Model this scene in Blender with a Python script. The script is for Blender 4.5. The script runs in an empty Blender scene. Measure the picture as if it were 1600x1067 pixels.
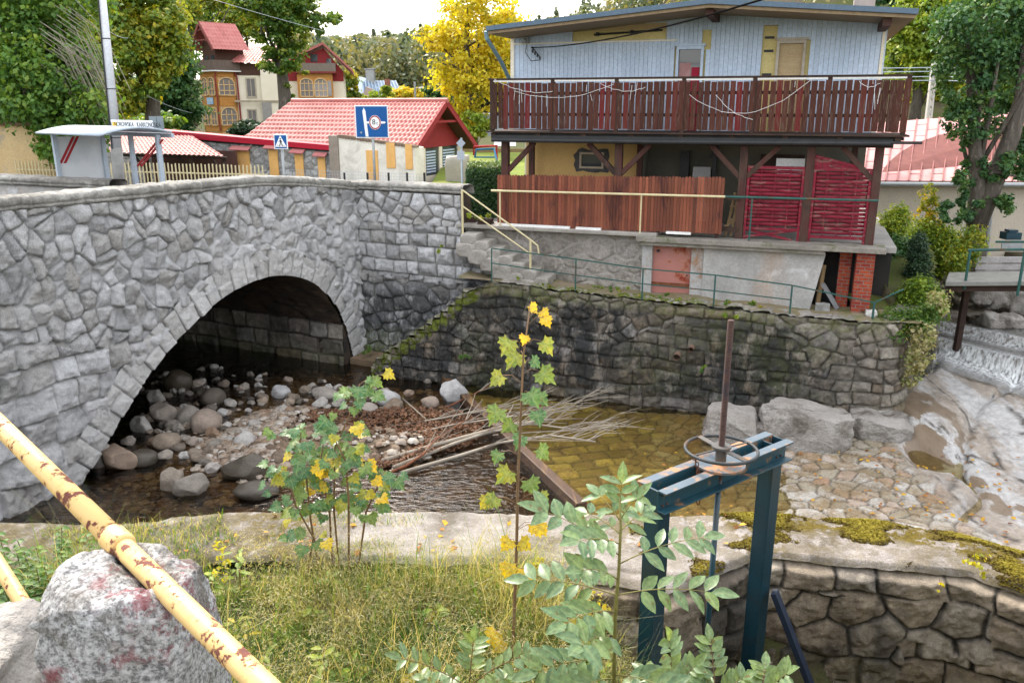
import bpy, math, random
import numpy as np
from mathutils import Vector, Matrix

R = math.radians
SC = bpy.context.scene
COL = SC.collection
# ------------------------------------------------------------------ camera
PITCH = R(16.0)
FOC = 1290.0
cam_d = bpy.data.cameras.new('camera')
cam_d.lens = FOC / 1600.0 * 36.0
cam_d.sensor_width = 36.0
cam_d.clip_start = 0.05
cam_d.clip_end = 3000.0
cam = bpy.data.objects.new('camera', cam_d)
COL.objects.link(cam)
cam.location = (0, 0, 0)
cam.rotation_euler = (math.pi / 2 - PITCH, 0, 0)
SC.camera = cam
# ------------------------------------------------------------------ light
SUN_EL, SUN_AZ = R(44), R(-30)          # azimuth measured from +Y towards +X
world = bpy.data.worlds.new("World")
SC.world = world
world.use_nodes = True
wn, wl = world.node_tree.nodes, world.node_tree.links
wn.clear()
sky = wn.new('ShaderNodeTexSky')
sky.sky_type = 'NISHITA'
sky.sun_disc = False
sky.sun_elevation = SUN_EL
sky.sun_rotation = SUN_AZ
sky.air_density = 1.0
sky.dust_density = 4.0
sky.ozone_density = 1.0
cloud = wn.new('ShaderNodeMixRGB')       # thin bright overcast in front of the clear sky
cloud.inputs[0].default_value = 0.5
cloud.inputs[2].default_value = (11.4, 11.2, 10.9, 1)
wl.new(sky.outputs[0], cloud.inputs[1])
bg = wn.new('ShaderNodeBackground')
bg.inputs[1].default_value = 0.14
wl.new(cloud.outputs[0], bg.inputs[0])
wo = wn.new('ShaderNodeOutputWorld')
wl.new(bg.outputs[0], wo.inputs[0])
sun_d = bpy.data.lights.new('sun', 'SUN')
sun_d.energy = 2.4
sun_d.angle = R(12)
sun_d.color = (1.0, 0.93, 0.82)
sun = bpy.data.objects.new('sun', sun_d)
COL.objects.link(sun)
sd = Vector((math.sin(SUN_AZ) * math.cos(SUN_EL), math.cos(SUN_AZ) * math.cos(SUN_EL), math.sin(SUN_EL)))
sun.rotation_euler = sd.to_track_quat('Z', 'Y').to_euler()
SC.view_settings.view_transform = 'Standard'
SC.view_settings.look = 'None'
SC.view_settings.exposure = 1.38
SC.view_settings.gamma = 1.0
SC.render.engine = 'CYCLES'
SC.cycles.use_denoising = True
SC.cycles.max_bounces = 7
SC.cycles.diffuse_bounces = 3
SC.cycles.glossy_bounces = 3
SC.cycles.transmission_bounces = 4
SC.cycles.transparent_max_bounces = 12
SC.cycles.caustics_reflective = False
SC.cycles.caustics_refractive = False
SC.cycles.sample_clamp_indirect = 6.0

# ------------------------------------------------------------------ layout helpers
CP, SP = math.cos(PITCH), math.sin(PITCH)
WATER = -6.62


def ray(px, py):
    xc = (px - 800) / FOC
    yc = (533.5 - py) / FOC
    return np.array([xc, CP + yc * SP, -SP + yc * CP])


def aty(px, py, Y):
    d = ray(px, py)
    return d * (Y / d[1])


def atz(px, py, z):
    d = ray(px, py)
    return d * (z / d[2])


HO, HU, HN = np.array([-.48, 20.0]), np.array([.9445, -.3284]), np.array([.3284, .9445])


def hp(u, v, z):
    """a point of the house frame: u along the facade, v into the depth, z up"""
    p = HO + HU * u + HN * v
    return np.array([p[0], p[1], z])


def H(px, py, v):
    """where the sight line of a measured point meets the house plane at depth v: (u, z)"""
    d = ray(px, py)
    a = HO + HN * v
    k = a.dot(HN) / d[:2].dot(HN)
    p = d * k
    return (p[:2] - a).dot(HU), p[2]


# ------------------------------------------------------------------ numpy noise
def _hash(ix, iy, iz=0, k=0):
    ix, iy, iz = np.asarray(ix).astype(np.int64), np.asarray(iy).astype(np.int64), np.asarray(iz).astype(np.int64)
    h = (ix * 73856093) ^ (iy * 19349663) ^ (iz * 83492791) ^ (int(k) * 2654435761)
    h = h & 0xffffffff
    h = ((h ^ (h >> 15)) * 2246822519) & 0xffffffff
    h = ((h ^ (h >> 13)) * 3266489917) & 0xffffffff
    h = h ^ (h >> 16)
    return h / 4294967295.0


def vnoise(P, k=0):
    P = np.asarray(P, float)
    i = np.floor(P)
    f = P - i
    f = f * f * (3 - 2 * f)
    i = i.astype(np.int64)
    out = 0
    for a in (0, 1):
        wx = f[..., 0] if a else 1 - f[..., 0]
        for b in (0, 1):
            wy = f[..., 1] if b else 1 - f[..., 1]
            for c in (0, 1):
                wz = f[..., 2] if c else 1 - f[..., 2]
                out = out + wx * wy * wz * _hash(i[..., 0] + a, i[..., 1] + b, i[..., 2] + c, k)
    return out * 2 - 1


def fbm(P, o=4, k=0):
    P = np.asarray(P, float)
    out, a = 0, 1.0
    for j in range(o):
        out = out + a * vnoise(P * (2.03 ** j), k + j)
        a *= .5
    return out


def fbm2(x, y, o=4, k=0):
    return fbm(np.stack([x, y, np.zeros_like(x) + .37], -1), o, k)


def smooth(x):
    x = np.clip(x, 0, 1)
    return x * x * (3 - 2 * x)


def voro(x, y, k=0, jit=.85, off=0.0):
    """cells of a jittered lattice: distance to the cell edge, cell randoms, offset from the cell's middle"""
    ix, iy = np.floor(x), np.floor(y)

    def site(a, b):
        cx, cy = ix + a, iy + b
        o = (np.mod(cy, 2)) * off
        return cx + .5 + o + jit * (_hash(cx, cy, 1, k) - .5), cy + .5 + jit * (_hash(cx, cy, 2, k) - .5), cx, cy
    best = np.full(x.shape, 1e9)
    bx = np.zeros(x.shape); by = np.zeros(x.shape); ci = np.zeros(x.shape); cj = np.zeros(x.shape)
    for a in range(-2, 3):
        for b in range(-2, 3):
            sx, sy, cx, cy = site(a, b)
            d = (sx - x) ** 2 + (sy - y) ** 2
            m = d < best
            best = np.where(m, d, best)
            bx = np.where(m, sx, bx); by = np.where(m, sy, by); ci = np.where(m, cx, ci); cj = np.where(m, cy, cj)
    edge = np.full(x.shape, 1e9)
    for a in range(-2, 3):
        for b in range(-2, 3):
            sx, sy, cx, cy = site(a, b)
            vx, vy = sx - bx, sy - by
            L = np.sqrt(vx * vx + vy * vy)
            ok = L > 1e-6
            L = np.where(ok, L, 1)
            d = ((sx + bx) / 2 - x) * vx / L + ((sy + by) / 2 - y) * vy / L
            edge = np.where(ok, np.minimum(edge, d), edge)
    return edge, _hash(ci, cj, 3, k), _hash(ci, cj, 4, k), _hash(ci, cj, 5, k), x - bx, y - by


def courses(u, v, rows, wmin, wmax, seed, wob=0.0):
    """coursed blocks: rows = heights of the bed joints from low to high"""
    rng = random.Random(seed)
    v = v + wob * fbm2(u * 1.3, v * 1.3, 2, seed)
    u = u + wob * fbm2(u * 1.7 + 9, v * 1.7, 2, seed + 5)
    rows = np.asarray(rows, float)
    r = np.clip(np.searchsorted(rows, v) - 1, 0, len(rows) - 2)
    edge = np.minimum(v - rows[r], rows[r + 1] - v)
    r1 = np.zeros(u.shape); r2 = np.zeros(u.shape); r3 = np.zeros(u.shape); dx = np.zeros(u.shape); dy = v - (rows[r] + rows[r + 1]) / 2
    u0, u1 = float(u.min()) - 1, float(u.max()) + 1
    for i in range(len(rows) - 1):
        m = r == i
        b = [u0 - rng.random() * wmax]
        while b[-1] < u1:
            b.append(b[-1] + rng.uniform(wmin, wmax))
        b = np.array(b)
        if not m.any():
            continue
        q = np.clip(np.searchsorted(b, u[m]) - 1, 0, len(b) - 2)
        e = np.minimum(u[m] - b[q], b[q + 1] - u[m])
        edge[m] = np.minimum(edge[m], e)
        dx[m] = u[m] - (b[q] + b[q + 1]) / 2
        r1[m] = _hash(q, i, 7, seed); r2[m] = _hash(q, i, 8, seed); r3[m] = _hash(q, i, 9, seed)
    return edge, r1, r2, r3, dx, dy


# ------------------------------------------------------------------ objects
def tag(o, label=None, cat=None, group=None, kind=None):
    if label: o['label'] = label
    if cat: o['category'] = cat
    if group: o['group'] = group
    if kind: o['kind'] = kind
    return o


def link(name, data, parent=None):
    o = bpy.data.objects.new(name, data)
    COL.objects.link(o)
    if parent is not None:
        o.parent = parent
        o.matrix_parent_inverse = Matrix.Translation(-parent.location)
    return o


def thing(name, label, cat, loc=(0, 0, 0), group=None):
    o = link(name, None)
    o.empty_display_size = .2
    o.location = tuple(float(c) for c in loc)
    return tag(o, label, cat, group)


def mesh_np(name, V, F, mat, parent=None, fattr=None, vattr=None, smooth_=False):
    V = np.ascontiguousarray(np.asarray(V, np.float32).reshape(-1, 3))
    F = np.ascontiguousarray(np.asarray(F, np.int32))
    me = bpy.data.meshes.new(name)
    me.vertices.add(len(V))
    me.vertices.foreach_set('co', V.ravel())
    k = F.shape[1]
    me.loops.add(F.size)
    me.loops.foreach_set('vertex_index', F.ravel())
    me.polygons.add(len(F))
    me.polygons.foreach_set('loop_start', np.arange(0, F.size, k, dtype=np.int32))
    try:
        me.polygons.foreach_set('loop_total', np.full(len(F), k, np.int32))
    except Exception:
        pass
    if smooth_:
        me.polygons.foreach_set('use_smooth', np.ones(len(F), bool))
    for n, a in (fattr or {}).items():
        at = me.attributes.new(n, 'FLOAT', 'FACE')
        at.data.foreach_set('value', np.ascontiguousarray(a, np.float32).ravel())
    for n, a in (vattr or {}).items():
        at = me.attributes.new(n, 'FLOAT', 'POINT')
        at.data.foreach_set('value', np.ascontiguousarray(a, np.float32).ravel())
    me.materials.append(mat)
    me.update(calc_edges=True)
    return link(name, me, parent)


def grid_faces(m, n):
    i = np.arange(m * n).reshape(m, n)
    return np.stack([i[:-1, :-1], i[1:, :-1], i[1:, 1:], i[:-1, 1:]], -1).reshape(-1, 4)


class MB:
    """collects simple shapes and links them as ONE mesh object"""

    def __init__(s):
        s.v, s.f, s.t = [], [], []

    def add(s, v, f, t=None):
        n = len(s.v)
        s.v += [tuple(float(c) for c in p) for p in v]
        s.f += [tuple(i + n for i in q) for q in f]
        s.t += [random.random() if t is None else t] * len(f)
        return s

    def hexa(s, p, t=None):
        return s.add(p, [(3, 2, 1, 0), (4, 5, 6, 7), (0, 1, 5, 4), (1, 2, 6, 5), (2, 3, 7, 6), (3, 0, 4, 7)], t)

    def box(s, c, size, ax=None, t=None):
        c = np.asarray(c, float)
        A = np.eye(3) if ax is None else np.asarray(ax, float)
        h = np.asarray(size, float) / 2
        p = [c + A[0] * h[0] * a + A[1] * h[1] * b + A[2] * h[2] * d for d in (-1, 1) for a, b in ((-1, -1), (1, -1), (1, 1), (-1, 1))]
        return s.hexa(p, t)

    def hbox(s, u0, u1, v0, v1, z0, z1, t=None):
        """box in the house frame"""
        return s.hexa([hp(u0, v0, z0), hp(u1, v0, z0), hp(u1, v1, z0), hp(u0, v1, z0), hp(u0, v0, z1), hp(u1, v0, z1), hp(u1, v1, z1), hp(u0, v1, z1)], t)

    def bar(s, p, q, w, h, up=(0, 0, 1), t=None):
        p, q, up = np.asarray(p, float), np.asarray(q, float), np.asarray(up, float)
        d = q - p
        L = np.linalg.norm(d)
        d = d / L
        a = np.cross(d, up)
        if np.linalg.norm(a) < 1e-4:
            a = np.cross(d, (0, 1, 0))
        a /= np.linalg.norm(a)
        b = np.cross(a, d)
        return s.box((p + q) / 2, (L, w, h), (d, a, b), t)

    def tube(s, pts, r, n=8, caps=True, t=None):
        pts = [np.asarray(p, float) for p in pts]
        rs = [r] * len(pts) if np.isscalar(r) else list(r)
        vs, fs = [], []
        ref = None
        for i, p in enumerate(pts):
            d = (pts[min(i + 1, len(pts) - 1)] - pts[max(i - 1, 0)])
            d = d / (np.linalg.norm(d) + 1e-9)
            if ref is None:
                ref = np.cross(d, (0, 0, 1)) if abs(d[2]) < .9 else np.cross(d, (0, 1, 0))
            a = ref - d * ref.dot(d)
            a /= np.linalg.norm(a) + 1e-9
            ref = a
            b = np.cross(d, a)
            for j in range(n):
                g = 2 * math.pi * j / n
                vs.append(p + (a * math.cos(g) + b * math.sin(g)) * rs[i])
        for i in range(len(pts) - 1):
            for j in range(n):
                k = (j + 1) % n
                fs.append((i * n + j, i * n + k, (i + 1) * n + k, (i + 1) * n + j))
        if caps:
            fs.append(tuple(range(n - 1, -1, -1)))
            fs.append(tuple((len(pts) - 1) * n + j for j in range(n)))
        return s.add(vs, fs, t)

    def prism(s, poly, ext, t=None):
        a = [np.asarray(p, float) for p in poly]
        b = [p + np.asarray(ext, float) for p in a]
        n = len(a)
        f = [tuple(range(n - 1, -1, -1)), tuple(range(n, 2 * n))] + [(i, (i + 1) % n, n + (i + 1) % n, n + i) for i in range(n)]
        return s.add(a + b, f, t)

    def build(s, name, mat, parent=None, smooth_=False, bevel=0):
        me = bpy.data.meshes.new(name)
        me.from_pydata(s.v, [], s.f)
        at = me.attributes.new('tint', 'FLOAT', 'FACE')
        at.data.foreach_set('value', np.asarray(s.t, np.float32))
        if smooth_:
            me.polygons.foreach_set('use_smooth', np.ones(len(s.f), bool))
        me.materials.append(mat)
        me.update()
        o = link(name, me, parent)
        if bevel:
            b = o.modifiers.new('bevel', 'BEVEL')
            b.width = bevel
            b.segments = 2
            b.limit_method = 'ANGLE'
        return o


def text(name, s, size, loc, xdir, zdir, mat, parent, ext=.004):
    """flat lettering: xdir = writing direction, zdir = letters' up"""
    cu = bpy.data.curves.new(name, 'FONT')
    cu.body = s
    cu.size = size
    cu.extrude = ext
    cu.align_x = 'CENTER'
    cu.align_y = 'CENTER'
    tmp = bpy.data.objects.new(name, cu)
    COL.objects.link(tmp)
    me = bpy.data.meshes.new_from_object(tmp.evaluated_get(bpy.context.evaluated_depsgraph_get()))
    bpy.data.objects.remove(tmp)
    me.materials.clear()
    me.materials.append(mat)
    o = link(name, me, parent)
    x = Vector(xdir).normalized()
    z = Vector(zdir).normalized()
    n = x.cross(z)
    o.matrix_parent_inverse = Matrix.Identity(4)
    m = Matrix((x, z, n)).transposed().to_4x4()
    loc = Vector(tuple(loc))
    if parent is not None:
        loc -= parent.location
    m.translation = loc
    o.matrix_basis = m
    return o


# ------------------------------------------------------------------ materials
class NT:
    def __init__(s, name):
        s.m = bpy.data.materials.new(name)
        s.m.use_nodes = True
        s.t = s.m.node_tree
        s.t.nodes.clear()
        s.out = s.n('ShaderNodeOutputMaterial')
        s.co = s.n('ShaderNodeTexCoord').outputs['Object']

    def n(s, typ, **kw):
        x = s.t.nodes.new(typ)
        for k, v in kw.items():
            setattr(x, k, v)
        return x

    def put(s, sock, v):
        if v is None:
            return
        if isinstance(v, bpy.types.NodeSocket):
            s.t.links.new(v, sock)
        elif isinstance(v, (tuple, list)):
            sock.default_value = tuple(v) + ((1,) if len(v) == 3 and len(sock.default_value) == 4 else ())
        else:
            sock.default_value = v

    def noise(s, scale, detail=4, rough=.55, co=None, dist=0.0, col=False):
        x = s.n('ShaderNodeTexNoise')
        s.put(x.inputs['Vector'], co or s.co)
        x.inputs['Scale'].default_value = scale
        x.inputs['Detail'].default_value = detail
        x.inputs['Roughness'].default_value = rough
        x.inputs['Distortion'].default_value = dist
        return x.outputs['Color' if col else 'Fac']

    def scaled(s, sc, rot=(0, 0, 0)):
        x = s.n('ShaderNodeMapping')
        s.put(x.inputs['Vector'], s.co)
        x.inputs['Scale'].default_value = sc
        x.inputs['Rotation'].default_value = rot
        return x.outputs[0]

    def attr(s, name):
        return s.n('ShaderNodeAttribute', attribute_name=name).outputs['Fac']

    def island(s):
        return s.n('ShaderNodeNewGeometry').outputs['Random Per Island']

    def objrand(s):
        return s.n('ShaderNodeObjectInfo').outputs['Random']

    def ramp(s, fac, stops):
        x = s.n('ShaderNodeValToRGB')
        s.put(x.inputs[0], fac)
        el = x.color_ramp.elements
        while len(el) < len(stops):
            el.new(.5)
        for e, (p, c) in zip(el, stops):
            e.position = p
            e.color = tuple(c) + (1,) if not np.isscalar(c) else (c, c, c, 1)
        return x.outputs[0]

    def mix(s, f, a, b, mode='MIX'):
        x = s.n('ShaderNodeMixRGB', blend_type=mode)
        s.put(x.inputs[0], f)
        s.put(x.inputs[1], a)
        s.put(x.inputs[2], b)
        return x.outputs[0]

    def math(s, op, a, b=0.0):
        x = s.n('ShaderNodeMath', operation=op)
        s.put(x.inputs[0], a)
        s.put(x.inputs[1], b)
        return x.outputs[0]

    def step(s, f, lo, hi):
        return s.ramp(f, [(lo, 0.0), (hi, 1.0)])

    def bump(s, h, strength, dist=.02, nrm=None):
        x = s.n('ShaderNodeBump')
        x.inputs['Strength'].default_value = strength
        x.inputs['Distance'].default_value = dist
        s.put(x.inputs['Height'], h)
        s.put(x.inputs['Normal'], nrm)
        return x.outputs[0]

    def pbr(s, col, rough=.8, metal=0.0, nrm=None, spec=.3):
        x = s.n('ShaderNodeBsdfPrincipled')
        s.put(x.inputs['Base Color'], col)
        s.put(x.inputs['Roughness'], rough)
        s.put(x.inputs['Metallic'], metal)
        s.put(x.inputs['Normal'], nrm)
        x.inputs['Specular IOR Level'].default_value = spec
        s.t.links.new(x.outputs[0], s.out.inputs[0])
        return x

    def done(s):
        return s.m


def mat(name, c1, c2=None, c3=None, scale=4.0, rough=.8, bump=.25, bscale=40.0, metal=0.0, island=0.0, stretch=None, spec=.3, dist=.01, stain=None):
    """general weathered surface: c1..c2 by soft noise, c3 in patches; island = how much loose pieces differ"""
    t = NT(name)
    c2 = c2 or tuple(x * .7 for x in c1)
    co = t.scaled(stretch) if stretch else t.co
    col = t.mix(t.ramp(t.noise(scale, 6, .6, co), [(.32, 0.0), (.68, 1.0)]), c1, c2)
    if c3:
        col = t.mix(t.step(t.noise(scale * .6, 7, .65, co, .6), .54, .66), col, c3)
    if island:
        v = t.ramp(t.island(), [(0, 1 - island), (1, 1 + island * .6)])
        col = t.mix(1.0, col, v, 'MULTIPLY')
    if stain:
        col = t.mix(t.math('MULTIPLY', t.step(t.noise(1.2, 8, .7, t.scaled((1, 1, .25))), .5, .7), .8), col, stain)
    col = t.mix(.35, col, t.ramp(t.noise(bscale * 1.6, 3), [(.3, .55), (.7, 1.25)]), 'MULTIPLY')
    t.pbr(col, rough, metal, t.bump(t.noise(bscale, 5, .6, co), bump, dist), spec)
    return t.done()


def stone_mat(name, stones, joint, bscale=28.0, stain=None, stain_f=.7, rough=.9, moss=None, speck=.5, jrough=.5, sscale=2.2, mott=.7):
    """masonry: 'cell' picks the stone's own colour, 'joint' is the mortar between, 'stain' how far an old stain has spread"""
    t = NT(name)
    n = len(stones)
    col = t.ramp(t.attr('cell'), [(i / max(1, n - 1), c) for i, c in enumerate(stones)])
    col = t.mix(mott, col, t.ramp(t.noise(7, 8, .7), [(.32, .4), (.68, 1.45)]), 'MULTIPLY')
    col = t.mix(speck, col, t.ramp(t.noise(bscale * 4, 4, .7), [(.36, .3), (.52, 1.0), (.68, 1.5)]), 'MULTIPLY')
    jm = t.math('MULTIPLY', t.attr('joint'), t.ramp(t.noise(9, 3), [(.3, jrough), (.6, 1.0)]))
    col = t.mix(jm, col, joint)
    if stain:
        sm = t.math('MULTIPLY', t.attr('stain'), t.ramp(t.noise(sscale, 9, .74, t.scaled((1, 1, .55))), [(.37, 0.0), (.52, 1.0)]))
        col = t.mix(t.math('MULTIPLY', sm, stain_f), col, stain)
    if moss:
        mm = t.math('MULTIPLY', t.attr('moss'), t.math('MAXIMUM', t.ramp(t.noise(6, 8, .72), [(.44, 0.0), (.50, 1.0)]), t.ramp(t.noise(19, 6, .7), [(.57, 0.0), (.61, .9)])))
        col = t.mix(mm, col, t.ramp(t.noise(30, 3), [(.3, moss), (.7, tuple(c * 2.1 for c in moss))]))
    b = t.bump(t.noise(bscale, 8, .78), 1.0, .045)
    t.pbr(col, rough, 0, b, .25)
    return t.done()


def leaf_mat(name, stops, trans=.4, rough=.5, attr='tint', fine=22):
    t = NT(name)
    n = len(stops)
    col = t.ramp(t.attr(attr), [(i / max(1, n - 1), c) for i, c in enumerate(stops)])
    col = t.mix(.5 if fine == 22 else .8, col, t.ramp(t.noise(fine, 3, .6), [(.35, .6), (.65, 1.3)]), 'MULTIPLY')
    if fine != 22:
        col = t.mix(t.math('MULTIPLY', t.math('POWER', t.attr('vein'), 5.0), .45), col, (.34, .42, .20))
        col = t.mix(t.math('MULTIPLY', t.step(t.noise(34, 4, .6), .62, .66), .7), col, (.16, .09, .03))
    p = t.pbr(col, rough, 0, None, .35)
    tr = t.n('ShaderNodeBsdfTranslucent')
    tc = t.mix(1.0, col, (1.7, 1.5, .6), 'MULTIPLY')
    t.t.links.new(tc, tr.inputs[0])
    mx = t.n('ShaderNodeMixShader')
    mx.inputs[0].default_value = trans
    t.t.links.new(p.outputs[0], mx.inputs[1])
    t.t.links.new(tr.outputs[0], mx.inputs[2])
    t.t.links.new(mx.outputs[0], t.out.inputs[0])
    return t.done()


def water_mat(name, tint, wave=9.0, strength=.12, foam=None, ior=1.38):
    t = NT(name)
    gl = t.n('ShaderNodeBsdfGlossy')
    gl.inputs['Roughness'].default_value = .12
    gl.inputs['Color'].default_value = (1, 1, 1, 1)
    tr = t.n('ShaderNodeBsdfTransparent')
    tr.inputs[0].default_value = tuple(tint) + (1,)
    w = t.n('ShaderNodeTexNoise')
    t.put(w.inputs['Vector'], t.scaled((1.0, 2.4, 1), (0, 0, R(-25))))
    w.inputs['Scale'].default_value = wave
    w.inputs['Detail'].default_value = 2
    w.inputs['Distortion'].default_value = .5
    b = t.bump(w.outputs['Fac'], strength, .2)
    t.put(gl.inputs['Normal'], b)
    fr = t.n('ShaderNodeFresnel')
    fr.inputs['IOR'].default_value = ior
    t.put(fr.inputs['Normal'], b)
    mx = t.n('ShaderNodeMixShader')
    t.put(mx.inputs[0], fr.outputs[0])
    t.t.links.new(tr.outputs[0], mx.inputs[1])
    t.t.links.new(gl.outputs[0], mx.inputs[2])
    last = mx.outputs[0]
    if foam:
        d = t.n('ShaderNodeBsdfDiffuse')
        d.inputs[0].default_value = (.85, .88, .9, 1)
        f = t.math('MULTIPLY', t.attr('foam'), t.ramp(t.noise(foam, 7, .7, t.scaled((1, 1, .14))), [(.34, 0.0), (.62, 1.0)]))
        m2 = t.n('ShaderNodeMixShader')
        t.put(m2.inputs[0], f)
        t.t.links.new(last, m2.inputs[1])
        t.t.links.new(d.outputs[0], m2.inputs[2])
        last = m2.outputs[0]
    t.t.links.new(last, t.out.inputs[0])
    return t.done()


def glass_mat(name, tint=(.03, .035, .04)):
    t = NT(name)
    t.pbr(t.mix(t.noise(1.5, 2), tint, tuple(c * 2.2 for c in tint)), .06, 0, None, .8)
    return t.done()


GRANITE = [(.33, .33, .335), (.47, .475, .485), (.58, .585, .60), (.39, .375, .355), (.63, .64, .66), (.44, .435, .43)]
M_bridge = stone_mat('bridge_granite', GRANITE, (.20, .20, .20), 30, stain=(.66, .66, .67), stain_f=.85, speck=.85, jrough=.5, mott=.4)
M_ring = stone_mat('ring_granite', [(.54, .535, .525), (.66, .66, .66), (.58, .57, .555)], (.15, .145, .14), 30, stain=(.64, .64, .65), stain_f=.4, speck=.6, jrough=.8, mott=.3)
M_abut = stone_mat('abutment_granite', GRANITE, (.17, .16, .15), 30, stain=(.035, .04, .042), stain_f=.85, speck=.8, moss=(.06, .08, .012), jrough=.6, mott=.4)
M_coping = stone_mat('coping_granite', [(.36, .35, .325), (.43, .42, .39), (.33, .32, .30)], (.55, .54, .52), 26, stain=(.10, .09, .075), stain_f=.7, speck=.7)
M_wall = stone_mat('old_wall_stone', [(.16, .15, .13), (.28, .245, .205), (.38, .345, .30), (.22, .175, .13), (.32, .305, .29)], (.06, .052, .045), 30, stain=(.018, .022, .024), stain_f=.9, moss=(.07, .085, .012))
M_base = stone_mat('house_base_stone', [(.28, .25, .22), (.34, .31, .28), (.40, .36, .32), (.30, .28, .27)], (.38, .36, .33), 16, stain=(.12, .11, .10), moss=(.07, .085, .012))
M_fore = stone_mat('foreground_stone', [(.33, .265, .20), (.46, .38, .29), (.38, .335, .28), (.52, .45, .365)], (.035, .032, .028), 60, stain=(.04, .04, .038), moss=(.13, .105, .01), jrough=.5, speck=.7)
M_crest = stone_mat('crest_concrete', [(.42, .38, .355), (.47, .43, .405), (.40, .365, .345)], (.15, .135, .115), 40, stain=(.115, .095, .065), stain_f=.8, sscale=5.0, mott=.35, moss=(.085, .062, .007), speck=.85)
M_village = stone_mat('village_wall_stone', [(.32, .325, .335), (.42, .42, .43), (.50, .50, .51), (.38, .365, .35)], (.22, .215, .21), 14)
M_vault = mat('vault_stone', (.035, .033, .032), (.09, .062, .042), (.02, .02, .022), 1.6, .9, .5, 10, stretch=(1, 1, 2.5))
M_wood_red = mat('red_brown_wood', (.15, .035, .03), (.085, .028, .02), (.10, .065, .045), 3, .75, .4, 25, island=.35, stretch=(4, 4, .6))
M_wood_dark = mat('dark_weathered_wood', (.030, .017, .013), (.065, .038, .028), (.03, .02, .018), 3, .85, .4, 22, island=.35)
M_wood_post = mat('old_red_post_wood', (.085, .024, .022), (.075, .05, .036), (.04, .024, .02), 2.2, .8, .4, 22, island=.2, stretch=(3, 3, .8))
M_fence = mat('brown_stained_fence', (.17, .046, .027), (.22, .070, .035), (.09, .024, .018), 1.6, .6, .2, 18, island=.5, stretch=(2.5, 2.5, .8))
M_wood_pale = mat('pale_timber', (.40, .28, .15), (.30, .2, .1), None, 4, .8, .3, 20)
M_chipboard = mat('chipboard', (.80, .47, .17), (.72, .40, .13), (.62, .38, .16), 6, .85, .2, 60)
M_lattice = mat('crimson_paint', (.22, .01, .028), (.14, .008, .02), (.20, .11, .09), 5, .7, .4, 30, island=.25, stretch=(1, 1, 4))
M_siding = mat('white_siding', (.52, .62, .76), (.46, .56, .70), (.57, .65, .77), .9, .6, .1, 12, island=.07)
M_insul = mat('yellow_insulation', (.66, .56, .25), (.58, .47, .2), None, 3, .9, .2, 20)
M_cream = mat('cream_plaster', (.86, .79, .65), (.80, .73, .58), None, 1.5, .9, .15, 30)
M_white = mat('white_plaster', (.80, .77, .71), (.74, .71, .65), (.58, .55, .50), 1.4, .9, .2, 25)
M_yellow = mat('ochre_plaster', (.60, .40, .16), (.52, .34, .13), None, 1.0, .9, .15, 30)
M_grey_pl = mat('grey_shaded_plaster', (.13, .12, .09), (.085, .085, .075), None, 1.0, .9, .2, 30)  # grey plaster, with the shade under the balcony darkened into its colour
M_patchy = mat('patchy_grey_plaster', (.44, .43, .42), (.30, .295, .285), (.60, .60, .61), 1.9, .9, .35, 12, stain=(.38, .27, .19))
M_roof_sheet = mat('blue_grey_roof_sheet', (.075, .125, .185), (.055, .10, .15), None, 3, .45, .1, 10, spec=.5)
M_roof_pink = mat('faded_red_sheet_roof', (.52, .26, .25), (.60, .35, .33), (.45, .20, .20), .8, .6, .15, 8, island=.14)
M_tile = mat('red_roof_tile', (.37, .105, .095), (.43, .15, .135), (.30, .085, .07), 1.5, .55, .1, 30, island=.1, spec=.35)  # pinkish grey of sky reflections mixed into the tile red
M_tile_red = mat('crimson_metal_coping', (.45, .01, .035), (.38, .01, .03), None, 3, .5, .1, 20)
M_orange = mat('orange_painted_timber', (.52, .25, .06), (.45, .20, .05), None, 5, .6, .2, 20)
M_orange_l = mat('pale_orange_frame', (.76, .55, .30), (.58, .35, .15), None, 5, .6, .2, 20)
M_brown = mat('dark_brown_boards', (.07, .035, .025), (.10, .05, .035), None, 5, .8, .3, 20, stretch=(6, 6, .6))
M_redboard = mat('red_boards', (.30, .025, .03), (.22, .02, .022), None, 4, .7, .3, 20, stretch=(8, 8, .4))
M_teal = mat('dark_teal_paint', (.005, .030, .048), (.008, .042, .064), (.015, .032, .042), 4, .35, .25, 30, spec=.5)
M_green_rail = mat('green_rail_paint', (.02, .075, .07), (.03, .10, .085), (.10, .06, .03), 6, .5, .2, 30)
M_cream_rail = mat('cream_rail_paint', (.62, .55, .34), (.52, .45, .26), None, 5, .5, .2, 30)
M_steel = mat('grey_steel', (.34, .36, .37), (.27, .29, .30), None, 4, .4, .1, 30, metal=.3)
M_pale_steel = mat('pale_grey_paint', (.42, .48, .55), (.36, .42, .49), None, 3, .5, .1, 20)
M_pole = mat('white_lamp_pole', (.60, .62, .66), (.52, .54, .58), None, 3, .5, .1, 20)
M_cable = mat('matt_black_cable', (.012, .012, .012), None, None, 6, 1.0, .1, 30, spec=.0)
M_black = mat('black_metal', (.018, .02, .022), (.03, .03, .032), None, 6, .5, .2, 30)
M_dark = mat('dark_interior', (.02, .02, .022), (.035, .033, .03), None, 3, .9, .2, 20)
M_white_p = mat('white_paint', (.78, .78, .77), (.70, .70, .69), None, 3, .6, .1, 20)
M_sign_blue = mat('sign_blue', (.0, .085, .30), (.0, .075, .27), None, 2, .35, .05, 20)
M_teal_shade = mat('shaded_teal_paint', (.010, .016, .035), (.014, .024, .045), None, 4, .5)  # teal of the brace darkened to navy, its shade put into the colour
M_rod = mat('dark_rusty_rod', (.06, .035, .032), (.09, .05, .04), (.04, .03, .035), 14, .8, .5, 60)
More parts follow.
